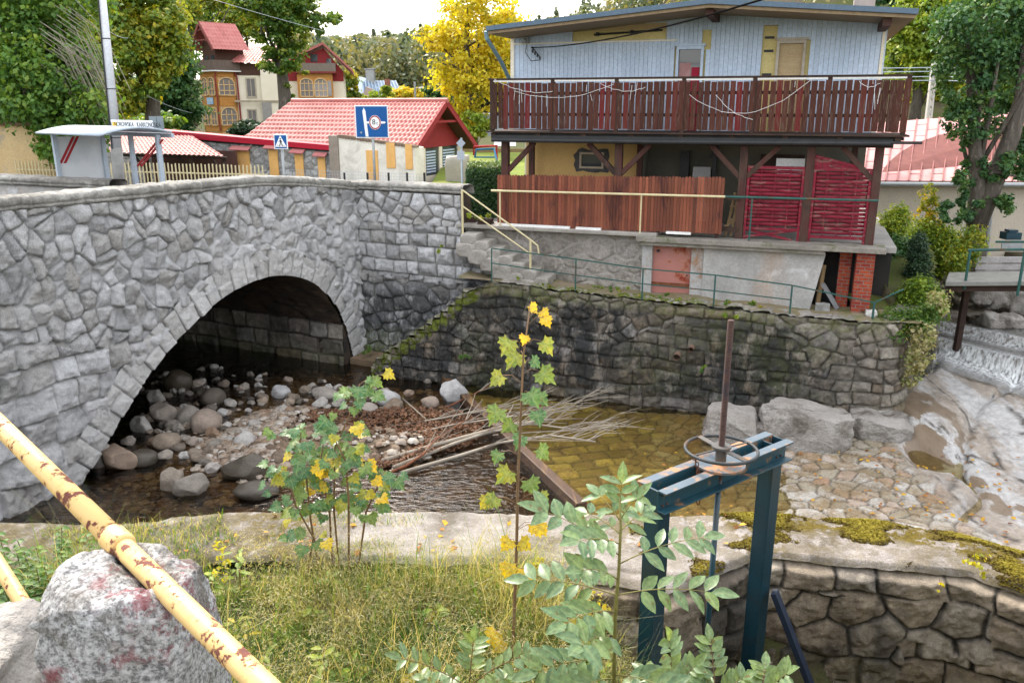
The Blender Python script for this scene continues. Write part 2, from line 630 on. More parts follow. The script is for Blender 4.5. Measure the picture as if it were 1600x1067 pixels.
M_sign_white = mat('sign_white', (.80, .82, .84), (.76, .78, .80), None, 2, .4, .05, 20)
M_sign_red = mat('sign_red', (.36, .008, .015), (.30, .008, .015), None, 2, .4, .05, 20)
M_sign_black = mat('sign_black', (.015, .02, .025), None, None, 2, .4, .05, 20)
M_rust = mat('rust', (.13, .045, .022), (.22, .085, .04), (.06, .025, .02), 14, .9, .5, 60)
M_bark = mat('bark', (.13, .11, .09), (.08, .068, .058), (.2, .18, .15), 5, .9, .8, 18, stretch=(3, 3, .6), dist=.04)
M_stem = mat('sapling_stem', (.22, .13, .07), (.16, .10, .055), None, 9, .7, .2, 40)
M_twig = mat('grey_driftwood', (.36, .32, .26), (.27, .235, .19), (.20, .15, .11), 5, .85, .4, 40, island=.3)
M_brick = None
M_glass = glass_mat('dark_window_glass')
M_glass_l = glass_mat('curtained_glass', (.13, .12, .12))
M_water = water_mat('stream_water', (.68, .56, .37), 4.5, .20, ior=1.6)
M_water2 = water_mat('shallow_water', (.93, .86, .62), 8.0, .10)
M_foamy = water_mat('falling_water', (.8, .8, .78), 10.0, .3, foam=15.0)


def brick_mat():
    t = NT('red_brick')
    x = t.n('ShaderNodeTexBrick')
    cx = t.n('ShaderNodeSeparateXYZ')
    t.put(cx.inputs[0], t.co)
    cb = t.n('ShaderNodeCombineXYZ')
    t.put(cb.inputs[0], t.math('ADD', t.math('MULTIPLY', cx.outputs[0], .9445), t.math('MULTIPLY', cx.outputs[1], -.3284)))
    t.put(cb.inputs[1], cx.outputs[2])
    t.put(x.inputs['Vector'], cb.outputs[0])
    x.inputs['Color1'].default_value = (.36, .07, .03, 1)
    x.inputs['Color2'].default_value = (.22, .03, .025, 1)
    x.inputs['Mortar'].default_value = (.18, .15, .13, 1)
    x.inputs['Scale'].default_value = 1.0
    x.inputs['Mortar Size'].default_value = .008
    x.inputs['Brick Width'].default_value = .2
    x.inputs['Row Height'].default_value = .075
    x.inputs['Bias'].default_value = -.1
    col = t.mix(.5, x.outputs[0], t.ramp(t.noise(14, 5), [(.3, .5), (.7, 1.3)]), 'MULTIPLY')
    t.pbr(col, .85, 0, t.bump(t.math('SUBTRACT', 1.0, x.outputs[1]), .5, .01), .2)
    return t.done()


M_brick = brick_mat()


def rust_paint(name, paint, paint2, lo=.55, hi=.58, scale=16.0, rust1=(.16, .05, .03), rust2=(.09, .03, .025)):
    """old paint flaked off to rust in blotches"""
    t = NT(name)
    base = t.mix(t.noise(6, 4), paint, paint2)
    f = t.step(t.math('ADD', t.math('MULTIPLY', t.noise(scale, 7, .62), .65), t.math('MULTIPLY', t.noise(scale * .28, 2), .35)), lo, hi)
    halo = t.math('MULTIPLY', t.step(t.math('ADD', t.math('MULTIPLY', t.noise(scale, 7, .62), .65), t.math('MULTIPLY', t.noise(scale * .28, 2), .35)), lo - .05, hi), .5)
    base = t.mix(halo, base, (.42, .19, .03))
    col = t.mix(f, base, t.mix(t.noise(60, 4), rust1, rust2))
    t.pbr(col, t.ramp(f, [(0, .42), (1, .9)]), 0, t.bump(t.math('MULTIPLY', f, -1.0), .4, .004, t.bump(t.noise(90, 3), .12, .004)), .45)
    return t.done()


M_pipe = rust_paint('yellow_pipe_paint', (.56, .37, .13), (.60, .43, .19), .55, .58, 26.0)
M_teal_rust = rust_paint('teal_paint_rusting', (.008, .042, .062), (.014, .06, .082), .60, .63, 9.0, (.30, .14, .06), (.20, .08, .04))
M_door_rust = rust_paint('faded_red_rusty_door', (.36, .14, .12), (.42, .19, .165), .53, .62, 5.0, (.30, .035, .02), (.18, .02, .015))
M_beam_top = rust_paint('worn_grey_blue_flange', (.065, .095, .125), (.09, .125, .155), .56, .61, 8.0, (.42, .22, .12), (.30, .13, .06))
# ================================================================== THE GROUND
T1, T2 = np.array([-1.78, 19.7]), np.array([1.18, 12.6])          # the timber sill across the stream
BA, BB = np.array([-7.863, 13.769]), np.array([-4.324, 21.052])   # bridge face: near and far springing
BD = (BB - BA) / np.linalg.norm(BB - BA)
BN = np.array([BD[1], -BD[0]])                                    # outwards, towards the open stream


def bp(s, n, z):
    p = BA + BD * s + BN * n
    return np.array([p[0], p[1], z])


def h2(u, v):
    return HO + HU * u + HN * v


WEIR = np.array([(9.6, 19.5), (10.0, 18.9), (11.2, 17.0), (12.6, 15.2), (14.5, 13.2)])
CHAN = np.array([(-9.6, 7.5), (2.0, 7.45), (2.6, 7.3), (4.9, 7.0), (7, 5.8), (8.5, 2.5), (17, 2.5), (18, 12), (15.5, 18), (14.6, 28), (11.6, 28),
                 (10.2, 21.2), (9.75, 19.0), tuple(h2(9.1, .35)), tuple(h2(8.7, 1.3)), tuple(h2(-.6, 1.3)), tuple(h2(-1.5, 1.3)), (-4.1, 22.0),
                 tuple(bp(8.3, -.4, 0)[:2]), tuple(bp(8.3, -9, 0)[:2]), tuple(bp(-.2, -9, 0)[:2]), tuple(bp(-.2, -.4, 0)[:2]), tuple(bp(-6, -.4, 0)[:2])])


def inside(x, y, poly):
    c = np.zeros(x.shape, bool)
    n = len(poly)
    for i in range(n):
        x0, y0 = poly[i]
        x1, y1 = poly[(i + 1) % n]
        if y0 == y1:
            continue
        m = (y0 > y) != (y1 > y)
        c ^= m & (x < (x1 - x0) * (y - y0) / (y1 - y0) + x0)
    return c


def bank_z(x, y):
    """the near bank: grassy shelf behind the wall crest, then up to the road where the photographer stands"""
    g = -4.42 + .10 * fbm2(x * .6, y * .6, 3, 3) - .06 * np.clip(-x - 3, 0, 4)
    low = smooth((x - .55) / .9) * smooth((7.3 - y) / .5)
    g = g * (1 - low) + (-5.82 + .05 * fbm2(x * 1.5, y * 1.5, 3, 8)) * low
    up = smooth((5.0 - y) / 3.2)
    g = g * (1 - up) + (-1.72) * up
    return g


def ground_z(x, y):
    z = -2.98 + .05 * fbm2(x * .2, y * .2, 3, 1)
    z = z + np.clip(y - 80, 0, 400) * .042
    z = z + np.clip(-29 - x, 0, 60) * .4 * smooth((y - 38) / 20) * smooth((130 - y) / 40)
    z = z + np.clip(y - 33, 0, 80) * .32 * smooth((x - 9) / 10) * smooth((140 - y) / 60)
    z = z + 2 * fbm2(x * .02, y * .02, 3, 2) * smooth((y - 90) / 60)
    rb = smooth((x - 9.3) / .6) * smooth((31 - y) / 4) * smooth((y - 17) / 1)      # land beside the upper stream
    z = z * (1 - rb) + (-4.3) * rb
    hl = (x - HO[0]) * HU[0] + (y - HO[1]) * HU[1]
    hv = (x - HO[0]) * HN[0] + (y - HO[1]) * HN[1]
    side = smooth((hl - 8.75) / .25) * smooth((12 - hl) / 1.5) * smooth((6 - hv) / 2)
    z = z * (1 - side) + (-4.25 + .25 * np.clip(hv, -1, 4)) * side
    near = y < 12
    z = np.where(near, bank_z(x, y), z)
    z = np.where(inside(x, y, CHAN), -7.6, z)
    return z


def axis(lo, hi, a, b, fine, grow):
    g = list(np.arange(a, b + 1e-6, fine))
    s, x = fine, b
    while x < hi:
        s *= grow
        x += s
        g.append(x)
    s, x, pre = fine, a, []
    while x > lo:
        s *= grow
        x -= s
        pre.append(x)
    return np.array(pre[::-1] + g)


def mat_ground():
    t = NT('meadow_and_dirt')
    g = t.mix(t.noise(.8, 6), (.035, .05, .014), (.075, .085, .025))
    d = t.mix(t.noise(3, 5), (.10, .08, .058), (.055, .042, .03))
    col = t.mix(t.step(t.noise(.5, 7, .65), .45, .6), g, d)
    t.pbr(col, .95, 0, t.bump(t.noise(18, 6), .6, .05), .1)
    return t.done()


gx = axis(-420, 420, -13, 17, .25, 1.22)
gy = axis(-60, 520, 0, 34, .25, 1.16)
GX, GY = np.meshgrid(gx, gy, indexing='ij')
GZ = ground_z(GX, GY)
o = mesh_np('ground', np.stack([GX, GY, GZ], -1), grid_faces(*GX.shape), mat_ground(), smooth_=True)
tag(o, kind='structure')


# ---- bed of the stream: gravel on the left of the sill, set stones on its right, bare rock further up
def side_of_sill(x, y):
    d = T2 - T1
    L = np.linalg.norm(d)
    return ((x - T1[0]) * d[1] - (y - T1[1]) * d[0]) / L * 1.0


def weir_side(x, y):
    """positive upstream of the weir line"""
    yw = np.interp(x, WEIR[:, 0], WEIR[:, 1])
    return (y - yw) * .62


def bed_parts(x, y):
    ss = -side_of_sill(x, y)
    n1 = fbm2(x * 1.1, y * 1.1, 4, 11)
    left = -6.93 + .07 * n1
    bar = np.exp(-(((x + 4.6) * .75 + (y - 15.6) * .25) / 1.7) ** 2 - (((y - 15.6) * .8 - (x + 4.6) * .3) / 2.1) ** 2)
    bar2 = np.exp(-((x + 2.3) / .9) ** 2 - ((y - 15.4) / .9) ** 2)
    left = left + .42 * bar + .34 * bar2 + .06 * bar * fbm2(x * 4, y * 4, 3, 5)
    e, r1, r2, r3, dx, dy = voro(x * 3.1 + .5 * fbm2(x, y, 2, 4), y * 3.4 + .45 * fbm2(x, y, 2, 6), 21, .9, .5)
    ca, sa = math.cos(R(12)), math.sin(R(12))
    pu, pv = x * ca + y * sa, -x * sa + y * ca
    g = courses(pu, pv, np.arange(0, 32, .36), .42, .62, 17, .05)
    pav = smooth((2.6 + .5 * fbm2(x, y, 2, 52) - x) / .3)
    e, r1, r2, r3, dx, dy = [np.where(pav > .5, a, b) for a, b in zip((g[0] * 2.4, g[1], g[2], g[3], g[4], g[5]), (e, r1, r2, r3, dx, dy))]
    st = smooth(e / .14)
    rise = smooth((x - 2.2) / 4.5)
    cob = -6.78 + .24 * rise + .03 * n1 + st * (.015 + .03 * r1) + st * .09 * ((r2 - .5) * dx + (r3 - .5) * dy)
    # bedrock: a smooth slab climbing to the weir, split by slanting cracks
    a = (x - 9) * .55 + (y - 16) * .83
    q = (x - 9) * .83 - (y - 16) * .55
    rk = -6.47 + .09 * np.clip(x - 7.6, 0, 9) + .165 * np.clip(y - 14.5, -.1, 9) + .11 * fbm2(q * .7, a * .25, 4, 31) + .02 * fbm2(x * 3, y * 3, 3, 32)
    rk = rk - .13 * np.exp(-((q * .6 + .5 * fbm2(a * .5, q * .2, 2, 33)) % 1.0 - .5) ** 2 / .004)
    rk = rk - .32 * np.exp(-((x - 8.02) / .42) ** 2 - ((y - 14.75) / .75) ** 2)
    up = smooth(weir_side(x, y) / .12)
    up2 = smooth((weir_side(x, y) - 1.05) / .15)
    rku = -5.47 + .20 * up2 + .05 * fbm2(x * 2, y * 2, 3, 35)
    rk = rk * (1 - up) + rku * up
    return ss, left, cob, rk, e, r1, up


def bed_zone(x, y):
    zc = smooth(-(side_of_sill(x, y)) / .1 + .5)           # 1 on the cobbled side
    xb = np.interp(y, [8, 12.3, 14.0, 15.4, 16.2, 22], [7.9, 7.35, 7.45, 7.7, 8.0, 8.3]) + .3 * fbm2(x * .8, y * .8, 3, 41)
    zr = smooth((x - xb) / .5 + .5)
    return zc, zr


def bed_z(x, y):
    ss, left, cob, rk, e, r1, up = bed_parts(x, y)
    zc, zr = bed_zone(x, y)
    left = left + .09 * smooth(e / .16) * (r1 - .3)
    z = left * (1 - zc) + cob * zc
    return z * (1 - zr) + rk * zr


def mat_bed():
    t = NT('stream_bed')
    gravel = t.mix(t.noise(5, 7, .7), (.035, .024, .016), (.16, .095, .05))
    gravel = t.mix(.65, gravel, t.ramp(t.attr('cell'), [(0, (.05, .035, .022)), (.3, (.17, .105, .06)), (.55, (.08, .06, .042)), (.8, (.24, .16, .095)), (1, (.14, .11, .085))]))
    gravel = t.mix(t.math('MULTIPLY', t.attr('joint'), .8), gravel, (.02, .015, .011))
    gravel = t.mix(.7, gravel, t.ramp(t.noise(24, 4, .7), [(.35, .4), (.65, 1.5)]), 'MULTIPLY')
    stones = t.ramp(t.attr('cell'), [(0, (.20, .17, .12)), (.3, (.34, .31, .25)), (.5, (.28, .18, .115)), (.75, (.39, .375, .345)), (1, (.27, .245, .205))])
    algae = t.mix(t.noise(9, 3), (.23, .195, .05), (.34, .285, .085))
    algae = t.mix(.7, algae, t.ramp(t.attr('cell'), [(0, .45), (.6, 1.0), (1, 1.6)]), 'MULTIPLY')
    stones = t.mix(t.attr('algae'), stones, algae)
    stones = t.mix(t.ramp(t.noise(2.4, 9, .75), [(.45, 0.0), (.58, .85)]), stones, (.19, .135, .07))
    stones = t.mix(.6, stones, t.ramp(t.noise(20, 5, .7), [(.33, .5), (.66, 1.3)]), 'MULTIPLY')
    stones = t.mix(t.attr('joint'), stones, (.05, .042, .028))
    co = t.scaled((1.0, .22, 1), (0, 0, R(38)))
    rock = t.mix(t.ramp(t.noise(1.3, 8, .7, co), [(.42, 0.0), (.52, 1.0)]), (.29, .25, .21), (.41, .405, .40))
    rock = t.mix(t.step(t.noise(2.4, 8, .7, co), .60, .66), rock, (.09, .075, .06))
    vo = t.n('ShaderNodeTexVoronoi', feature='DISTANCE_TO_EDGE')
    t.put(vo.inputs['Vector'], t.mix(.12, co, t.noise(1.5, 4, .6, None, 0, True)))
    vo.inputs['Scale'].default_value = .9
    rock = t.mix(t.math('MULTIPLY', t.ramp(vo.outputs['Distance'], [(.0, 1.0), (.035, 0.0)]), t.step(t.noise(1.7, 3), .42, .55)), rock, (.06, .05, .042))
    rock = t.mix(.7, rock, t.ramp(t.noise(7, 9, .75), [(.36, .55), (.64, 1.3)]), 'MULTIPLY')
    rock = t.mix(.4, rock, t.ramp(t.noise(60, 4, .7), [(.35, .55), (.65, 1.25)]), 'MULTIPLY')
    wetm = t.step(t.math('ADD', t.attr('wet'), t.math('MULTIPLY', t.math('SUBTRACT', t.noise(2.6, 8, .7, co), .5), 1.6)), .68, .76)
    rock = t.mix(wetm, rock, t.mix(t.noise(5, 6, .7, co), (.11, .075, .045), (.24, .19, .14)))
    col = t.mix(t.attr('cob'), gravel, stones)
    col = t.mix(t.attr('rock'), col, rock)
    t.pbr(col, t.ramp(t.attr('wet'), [(0, .65), (1, .25)]), 0, t.bump(t.noise(26, 7, .7), .55, .03), .35)
    return t.done()


bx, by = np.arange(-13.5, 15.5, .04), np.arange(6.9, 26, .04)
BX, BY = np.meshgrid(bx, by, indexing='ij')
BZ = bed_z(BX, BY)
ss, _l, _c, _r, e_, r_, up_ = bed_parts(BX, BY)
zc_, zr_ = bed_zone(BX, BY)
keep = (inside(BX, BY, CHAN))
F = grid_faces(*BX.shape)
F = F[keep.ravel()[F].all(1)]
algae_ = (1 - smooth((BX - 1.6) / 3.2 + .25 * fbm2(BX, BY, 3, 51))) * .95
wet_ = smooth(.30 + 1.1 * fbm2(BX * .5 + BY * .3, BY * .35 - BX * .3, 4, 61) - .55 * smooth((BX - 8) / 2))
wet_ = np.maximum(wet_ * zr_, np.exp(-((BX - 8.02) / .45) ** 2 - ((BY - 14.75) / .8) ** 2))
wet_ = np.maximum(wet_, up_)
o = mesh_np('riverbed', np.stack([BX, BY, BZ], -1), F, mat_bed(), smooth_=True,
            vattr=dict(cell=r_, joint=(1 - smooth(e_ / .10)) * .9, algae=algae_, cob=zc_, rock=zr_, wet=wet_))
tag(o, kind='structure')

# ---- the water: still pool under the bridge, a thin higher sheet over the set stones, the upper stream with its falls


def sheet(name, x0, x1, y0, y1, st, zf, keepf, m, attrs=None):
    X, Y = np.meshgrid(np.arange(x0, x1, st), np.arange(y0, y1, st), indexing='ij')
    Z = zf(X, Y)
    k = keepf(X, Y).ravel()
    F = grid_faces(*X.shape)
    F = F[k[F].all(1)]
    va = {n: f(X, Y) for n, f in (attrs or {}).items()}
    o = mesh_np(name, np.stack([X, Y, Z], -1), F, m, vattr=va, smooth_=True)
    return tag(o, kind='structure')


sheet('water', -13.5, 3, 7.4, 25.5, .1, lambda x, y: WATER + 0 * x + .004 * fbm2(x * 3, y * 3, 2, 5),
      lambda x, y: inside(x, y, CHAN) & (side_of_sill(x, y) > -.02), M_water)
sheet('shallow_water', -2.2, 9.4, 7.4, 20, .08, lambda x, y: -6.60 + .004 * fbm2(x * 4, y * 4, 2, 5) + .03 * smooth((x - 5.5) / 3),
      lambda x, y: inside(x, y, CHAN) & (side_of_sill(x, y) < .03), M_water2)


def foam_f(x, y):
    w = weir_side(x, y)
    f = np.exp(-((w + .12) / .34) ** 2) + .75 * np.exp(-((w - .98) / .2) ** 2) + .2 * np.exp(-((w + .6) / .5) ** 2)
    band = np.exp(-(((x - 11.0) * .55 + (y - 14.0) * .83 + .25 * fbm2(x, y, 2, 9)) / .55) ** 2)
    runs = .30 * band * smooth((x - 9.2) / 1.4)
    return np.clip(f + runs, 0, 1)


def fall_z(x, y):
    up = smooth(weir_side(x, y) / .16 + .5)
    up2 = smooth((weir_side(x, y) - 1.0) / .2 + .5)
    low = bed_z(x, y - .0)
    ww = weir_side(x, y)
    low = np.where(ww < .1, np.minimum(low, -5.64), low) + .035
    return low * (1 - up) + (-5.33 + .20 * up2) * up + .02 * fbm2(x * 5, y * 3, 3, 14)


sheet('waterfall', 9.0, 15.2, 12.2, 27, .05, fall_z,
      lambda x, y: inside(x, y, CHAN) & ((weir_side(x, y) > -.9) | (foam_f(x, y) > .3)), M_foamy, dict(foam=foam_f))


# ================================================================== MASONRY
def relief(name, m, parent, P, N, cell, H_=.06, w=.05, tilt=.5, rough=.02, rs=5.0, keep=None, attrs=None, jw=None, boss=0.0, hs=None):
    e, r1, r2, r3, dx, dy = cell
    f = smooth(e / w)
    h = f * (H_ * (.45 + .75 * r1)) + f * tilt * (dx * (r2 - .5) + dy * (r3 - .5)) + rough * (fbm(P * rs, 5, 3) + .35 * np.abs(fbm(P * rs * .6 + 3, 3, 9))) * (.35 + .65 * f)
    h = h + boss * np.clip(e / .13, 0, 1) * (.4 + r2)
    if hs is not None:
        h = h * hs
    V = P + N * h[..., None]
    F = grid_faces(*P.shape[:2])
    if keep is not None:
        F = F[keep.ravel()[F].all(1)]
    va = dict(cell=r1, joint=1 - smooth((e - .2 * w) / ((jw or w) * .6)))
    va.update(attrs or {})
    return mesh_np(name, V, F, m, parent, vattr=va, smooth_=True)


# ---- the stone bridge -------------------------------------------------------
bridge = thing('stone_bridge', 'grey granite arch bridge of rough stones with a stone coping along its parapet', 'bridge', bp(4, 0, -6.6))
ARCH = np.array([(-.15, -7.1), (-.01, -6.57), (.3, -6.32), (.61, -6.05), (1.0, -5.66), (1.45, -5.24), (2.1, -4.76), (2.94, -4.28), (3.89, -3.89), (4.88, -3.73), (5.72, -3.79), (6.6, -4.08),
                 (7.25, -4.55), (7.8, -5.3), (8.12, -6.2), (8.2, -7.1)])


def resample(P, st):
    P = np.asarray(P, float)
    d = np.r_[0, np.cumsum(np.linalg.norm(np.diff(P, axis=0), axis=1))]
    n = max(2, int(d[-1] / st) + 1)
    t = np.linspace(0, d[-1], n)
    return np.stack([np.interp(t, d, P[:, i]) for i in range(P.shape[1])], -1), t


def chaikin(P, k=2):
    P = np.asarray(P, float)
    for _ in range(k):
        Q = np.empty((2 * len(P), P.shape[1]))
        Q[0] = P[0]
        Q[-1] = P[-1]
        Q[1:-1:2] = .75 * P[:-1] + .25 * P[1:]
        Q[2:-1:2] = .25 * P[:-1] + .75 * P[1:]
        P = Q
    return P


AR, AT = resample(chaikin(ARCH, 3), .022)
tg = np.gradient(AR, axis=0)
tg /= np.linalg.norm(tg, axis=1)[:, None]
AN = np.stack([-tg[:, 1], tg[:, 0]], -1)                 # away from the opening
for i in range(3):
    k = np.ones(9) / 9
    AN = np.stack([np.convolve(np.pad(AN[:, j], 4, 'edge'), k, 'valid') for j in (0, 1)], -1)
AN /= np.linalg.norm(AN, axis=1)[:, None]
RING = .60
dd = np.arange(0, RING + .001, .022)
S2 = AR[:, 0][:, None] + AN[:, 0][:, None] * dd
Z2 = AR[:, 1][:, None] + AN[:, 1][:, None] * dd
tt = np.repeat(AT[:, None], len(dd), 1)
DD = np.repeat(dd[None], len(AT), 0)
stp = .37
wv = tt / stp + .12 * np.sin(tt * 5.1)
ci = np.floor(wv)
rnd = _hash(ci, 0, 1)
spl = .22 + .2 * rnd
two = _hash(ci, 0, 2) > .35
lo = two & (DD < spl)
d0 = np.where(lo, 0, np.where(two, spl, 0))
d1 = np.where(lo, spl, RING)
e = np.minimum(np.minimum((wv - ci) * stp, (ci + 1 - wv) * stp), np.minimum(DD - d0 + .02, d1 - DD + .02))
kk = ci * 3 + lo
cell = (e, _hash(kk, 1, 3), _hash(kk, 1, 4), _hash(kk, 1, 5), (wv - ci - .5) * stp, DD - (d0 + d1) / 2)
P = np.stack([BA[0] + BD[0] * S2 + BN[0] * .03, BA[1] + BD[1] * S2 + BN[1] * .03, Z2], -1)
N3 = np.broadcast_to(np.array([BN[0], BN[1], 0]), P.shape)
relief('arch_ring', M_ring, bridge, P, N3, cell, .055, .022, .22, .014, 12, jw=.032, boss=.02, attrs=dict(stain=np.clip(.1 + .8 * fbm2(S2, Z2, 3, 6), 0, .8), moss=0 * Z2))

PT = np.array([(-5, -1.39), (-.6, -1.41), (1.8, -1.47), (5.15, -1.50), (6.86, -1.66), (8.8, -1.93)])


def ptop(s):
    return np.interp(s, PT[:, 0], PT[:, 1])


sg, zg = np.arange(-5.0, 8.83, .024), np.linspace(0, 1, 236)
S, Q = np.meshgrid(sg, zg, indexing='ij')
TOP = ptop(S) - .22
Z = -7.2 + (TOP + 7.2) * Q
e, r1, r2, r3, dx, dy = voro(S * 3.5 + .25 * fbm2(S * 1.5, Z * 1.5, 2, 1), Z * 2.8 + .25 * fbm2(S * 1.5, Z * 1.5, 2, 2), 5, .98, .5)
e, dx, dy = e / 3.1, dx / 3.5, dy / 2.8
ec = courses(S, Z, [-7.3, -6.75, -6.2, -5.7, -5.2, -4.7, -4.25, -3.85, -3.4], .35, .75, 3, .07)
low = ((Z < -4.05 - .25 * np.sin(S * 2)) & (S < 1.3))
cell = tuple(np.where(low, a, b) for a, b in zip(ec, (e, r1, r2, r3, dx, dy)))
# open where the arch is
Pp = np.stack([S, Z], -1).reshape(-1, 2)
ins = inside(Pp[:, 0], Pp[:, 1], [tuple(p) for p in (AR + AN * .30)]).reshape(S.shape)
P = np.stack([BA[0] + BD[0] * S, BA[1] + BD[1] * S, Z], -1)
N3 = np.broadcast_to(np.array([BN[0], BN[1], 0]), P.shape)
relief('spandrel_wall', M_bridge, bridge, P, N3, cell, .055, .026, .70, .030, 9, jw=.030, boss=.055, keep=~ins,
       attrs=dict(stain=np.clip(.42 + .35 * smooth((S - 4.5) / 3) + .7 * fbm2(S * .6, Z * .6, 3, 5) + 1.0 * np.exp(-((Z + 3.05) / .45) ** 2) * smooth((S - 2) / 3) + .45 * smooth((-4.2 - Z) / .6), 0, 1) * (.25 + .75 * np.exp(-(cell[0] / .05) ** 2)) * smooth((-2.35 - Z) / .5 + .8 * smooth((S - 5) / 2)), moss=0 * Z))
# white lime bloom follows the joints only: the joint colour of the material


def coping(name, path, topf, wid, m, parent, inward, seed=3, h=.22, seg=.95):
    """a run of weathered coping stones along a path in plan"""
    pp, t = resample(path, .03)
    prof = [(-.05, -h - .02), (.045, -h), (.085, -h + .045), (.055, -h + .075), (.085, -h + .10), (.09, -.06), (.06, -.008), (0, .01), (-wid * .5, .018), (-wid + .02, .0), (-wid - .04, -.06), (-wid - .05, -h), (-wid + .02, -h - .02)]
    pr, _ = resample(prof, .025)
    d = np.gradient(pp, axis=0)
    d /= np.linalg.norm(d, axis=1)[:, None]
    nn = np.stack([d[:, 1], -d[:, 0]], -1) * (1 if not inward else -1)
    tz = topf(t)
    A = t[:, None] + 0 * pr[:, 0][None]
    ci = np.floor(A / seg + .1 * np.sin(A))
    fr = A / seg + .1 * np.sin(A) - ci
    e = np.minimum(fr, 1 - fr) * seg
    off = (_hash(ci, seed, 2) - .5) * .03
    X = pp[:, 0][:, None] + nn[:, 0][:, None] * pr[:, 0][None]
    Y = pp[:, 1][:, None] + nn[:, 1][:, None] * pr[:, 0][None]
    Zc = tz[:, None] + pr[:, 1][None]
    P = np.stack([X, Y, Zc], -1)
    g = smooth(e / .02)
    nz = fbm(P * 7, 4, 6) * .020 + fbm(P * 2, 2, 8) * .012
    out = np.stack([nn[:, 0][:, None] * np.sign(pr[:, 0] + wid * .5)[None], nn[:, 1][:, None] * np.sign(pr[:, 0] + wid * .5)[None], 0 * X], -1)
    V = P + out * ((nz + off) - .02 * (1 - g))[..., None]
    V[..., 2] += nz * .6 + off * .6 - .018 * (1 - g)
    F = grid_faces(*X.shape)
    return mesh_np(name, V, F, m, parent, smooth_=True,
                   vattr=dict(cell=_hash(ci, seed, 1), joint=(1 - smooth(e / .02)) * .8, stain=np.clip(.25 + .8 * fbm(P * 1.1, 3, 12), 0, 1), moss=0 * X))


coping('coping', [bp(-5, .03, 0)[:2], bp(8.85, .03, 0)[:2]], lambda t: ptop(t - 5), .46, M_coping, bridge, False)
# parapet's inner face, deck, vault and the far abutment inside the vault
m = MB()
for i in range(len(PT) - 1):
    s0, s1 = PT[i][0], PT[i + 1][0]
    m.hexa([bp(s0, -.06, -2.7), bp(s1, -.06, -2.7), bp(s1, -.42, -2.7), bp(s0, -.42, -2.7), bp(s0, -.06, ptop(s0) - .2), bp(s1, -.06, ptop(s1) - .2), bp(s1, -.42, ptop(s1) - .2), bp(s0, -.42, ptop(s0) - .2)])
m.build('parapet_core', M_vault, bridge)
nv = np.arange(0.02, -8.0, -.08)
A2, B2 = np.meshgrid(np.arange(len(AR)), nv, indexing='ij')
sv, zv = AR[:, 0][A2], AR[:, 1][A2]
P = np.stack([BA[0] + BD[0] * sv + BN[0] * B2, BA[1] + BD[1] * sv + BN[1] * B2, zv], -1)
nn = np.stack([BD[0] * AN[:, 0][A2], BD[1] * AN[:, 0][A2], AN[:, 1][A2]], -1)
ec = courses(B2 * 1.0, AT[A2], np.arange(-.5, AT[-1] + 1, .42), .4, .8, 9, .05)
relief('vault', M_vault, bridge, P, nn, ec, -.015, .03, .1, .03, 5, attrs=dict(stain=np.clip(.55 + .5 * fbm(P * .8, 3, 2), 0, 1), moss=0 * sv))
# low stone footing along the far side inside the vault
fs, fz = np.arange(-8.0, .04, .03), np.arange(-7.1, -5.5, .03)
A2, B2 = np.meshgrid(fs, fz, indexing='ij')
P = np.stack([BA[0] + BD[0] * (7.86 + 0 * A2) + BN[0] * A2, BA[1] + BD[1] * (7.86 + 0 * A2) + BN[1] * A2, B2], -1)
N3 = np.broadcast_to(np.array([-BD[0], -BD[1], 0]), P.shape)
relief('footing', M_wall, bridge, P, N3, courses(A2, B2, [-7.4, -6.9, -6.4, -5.95, -5.5, -5.0], .5, .9, 12, .04), .05, .05, .3, .02, 6,
       attrs=dict(stain=np.clip(.25 + .5 * fbm(P * 1.2, 3, 2), 0, 1), moss=.5 * np.clip((-6.0 - B2), 0, 1)))
m = MB()
m.hexa([bp(7.87, .0, -7.1), bp(8.3, .0, -7.1), bp(8.3, -8, -7.1), bp(7.87, -8, -7.1), bp(7.87, .0, -5.53), bp(8.3, .0, -5.53), bp(8.3, -8, -5.53), bp(7.87, -8, -5.53)])
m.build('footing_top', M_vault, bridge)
m = MB()
m.hexa([bp(-5, -.4, -2.75), bp(9, -.4, -2.95), bp(9, -8.2, -2.95), bp(-5, -8.2, -2.75), bp(-5, -.4, -2.45), bp(9, -.4, -2.85), bp(9, -8.2, -2.85), bp(-5, -8.2, -2.45)])
m.build('deck', mat('road_asphalt', (.055, .055, .058), (.075, .075, .075), None, 2, .9, .3, 60), bridge)

# ---- abutment wall facing the stream
abut = thing('abutment_wall', 'frontal stone wall in the corner beside the arch, polygonal stones above squared blocks', 'wall', (-2.6, 20.9, -6.6))
C1, C2, C3 = np.array([-4.06, 21.66]), np.array([-1.2, 20.3]), np.array([.15, 19.62])
AL = np.linalg.norm(C3 - C1)
ad = (C3 - C1) / AL
L12 = (C2 - C1).dot(ad)
an = np.array([ad[1], -ad[0]])
ug, q = np.arange(-.1, AL, .024), np.linspace(0, 1, 200)
U_, Q_ = np.meshgrid(ug, q, indexing='ij')
topz = np.where(U_ < L12, -2.12, np.interp(U_, [L12, L12 + .02, L12 + .35, AL], [-2.12, -2.98, -3.05, -3.55]))
Z = -7.1 + (topz + 7.1) * Q_
cv = voro(U_ * 2.6, Z * 2.9, 8, .8, .5)
cv = (cv[0] / 2.7, cv[1], cv[2], cv[3], cv[4] / 2.6, cv[5] / 2.9)
cc = courses(U_, Z, [-4.6, -4.2, -3.85, -3.45, -3.12, -2.88], .3, .62, 6, .03)
cr = voro(U_ * 2.1 + .2 * fbm2(U_, Z, 2, 3), Z * 2.9, 18, .7, .5)
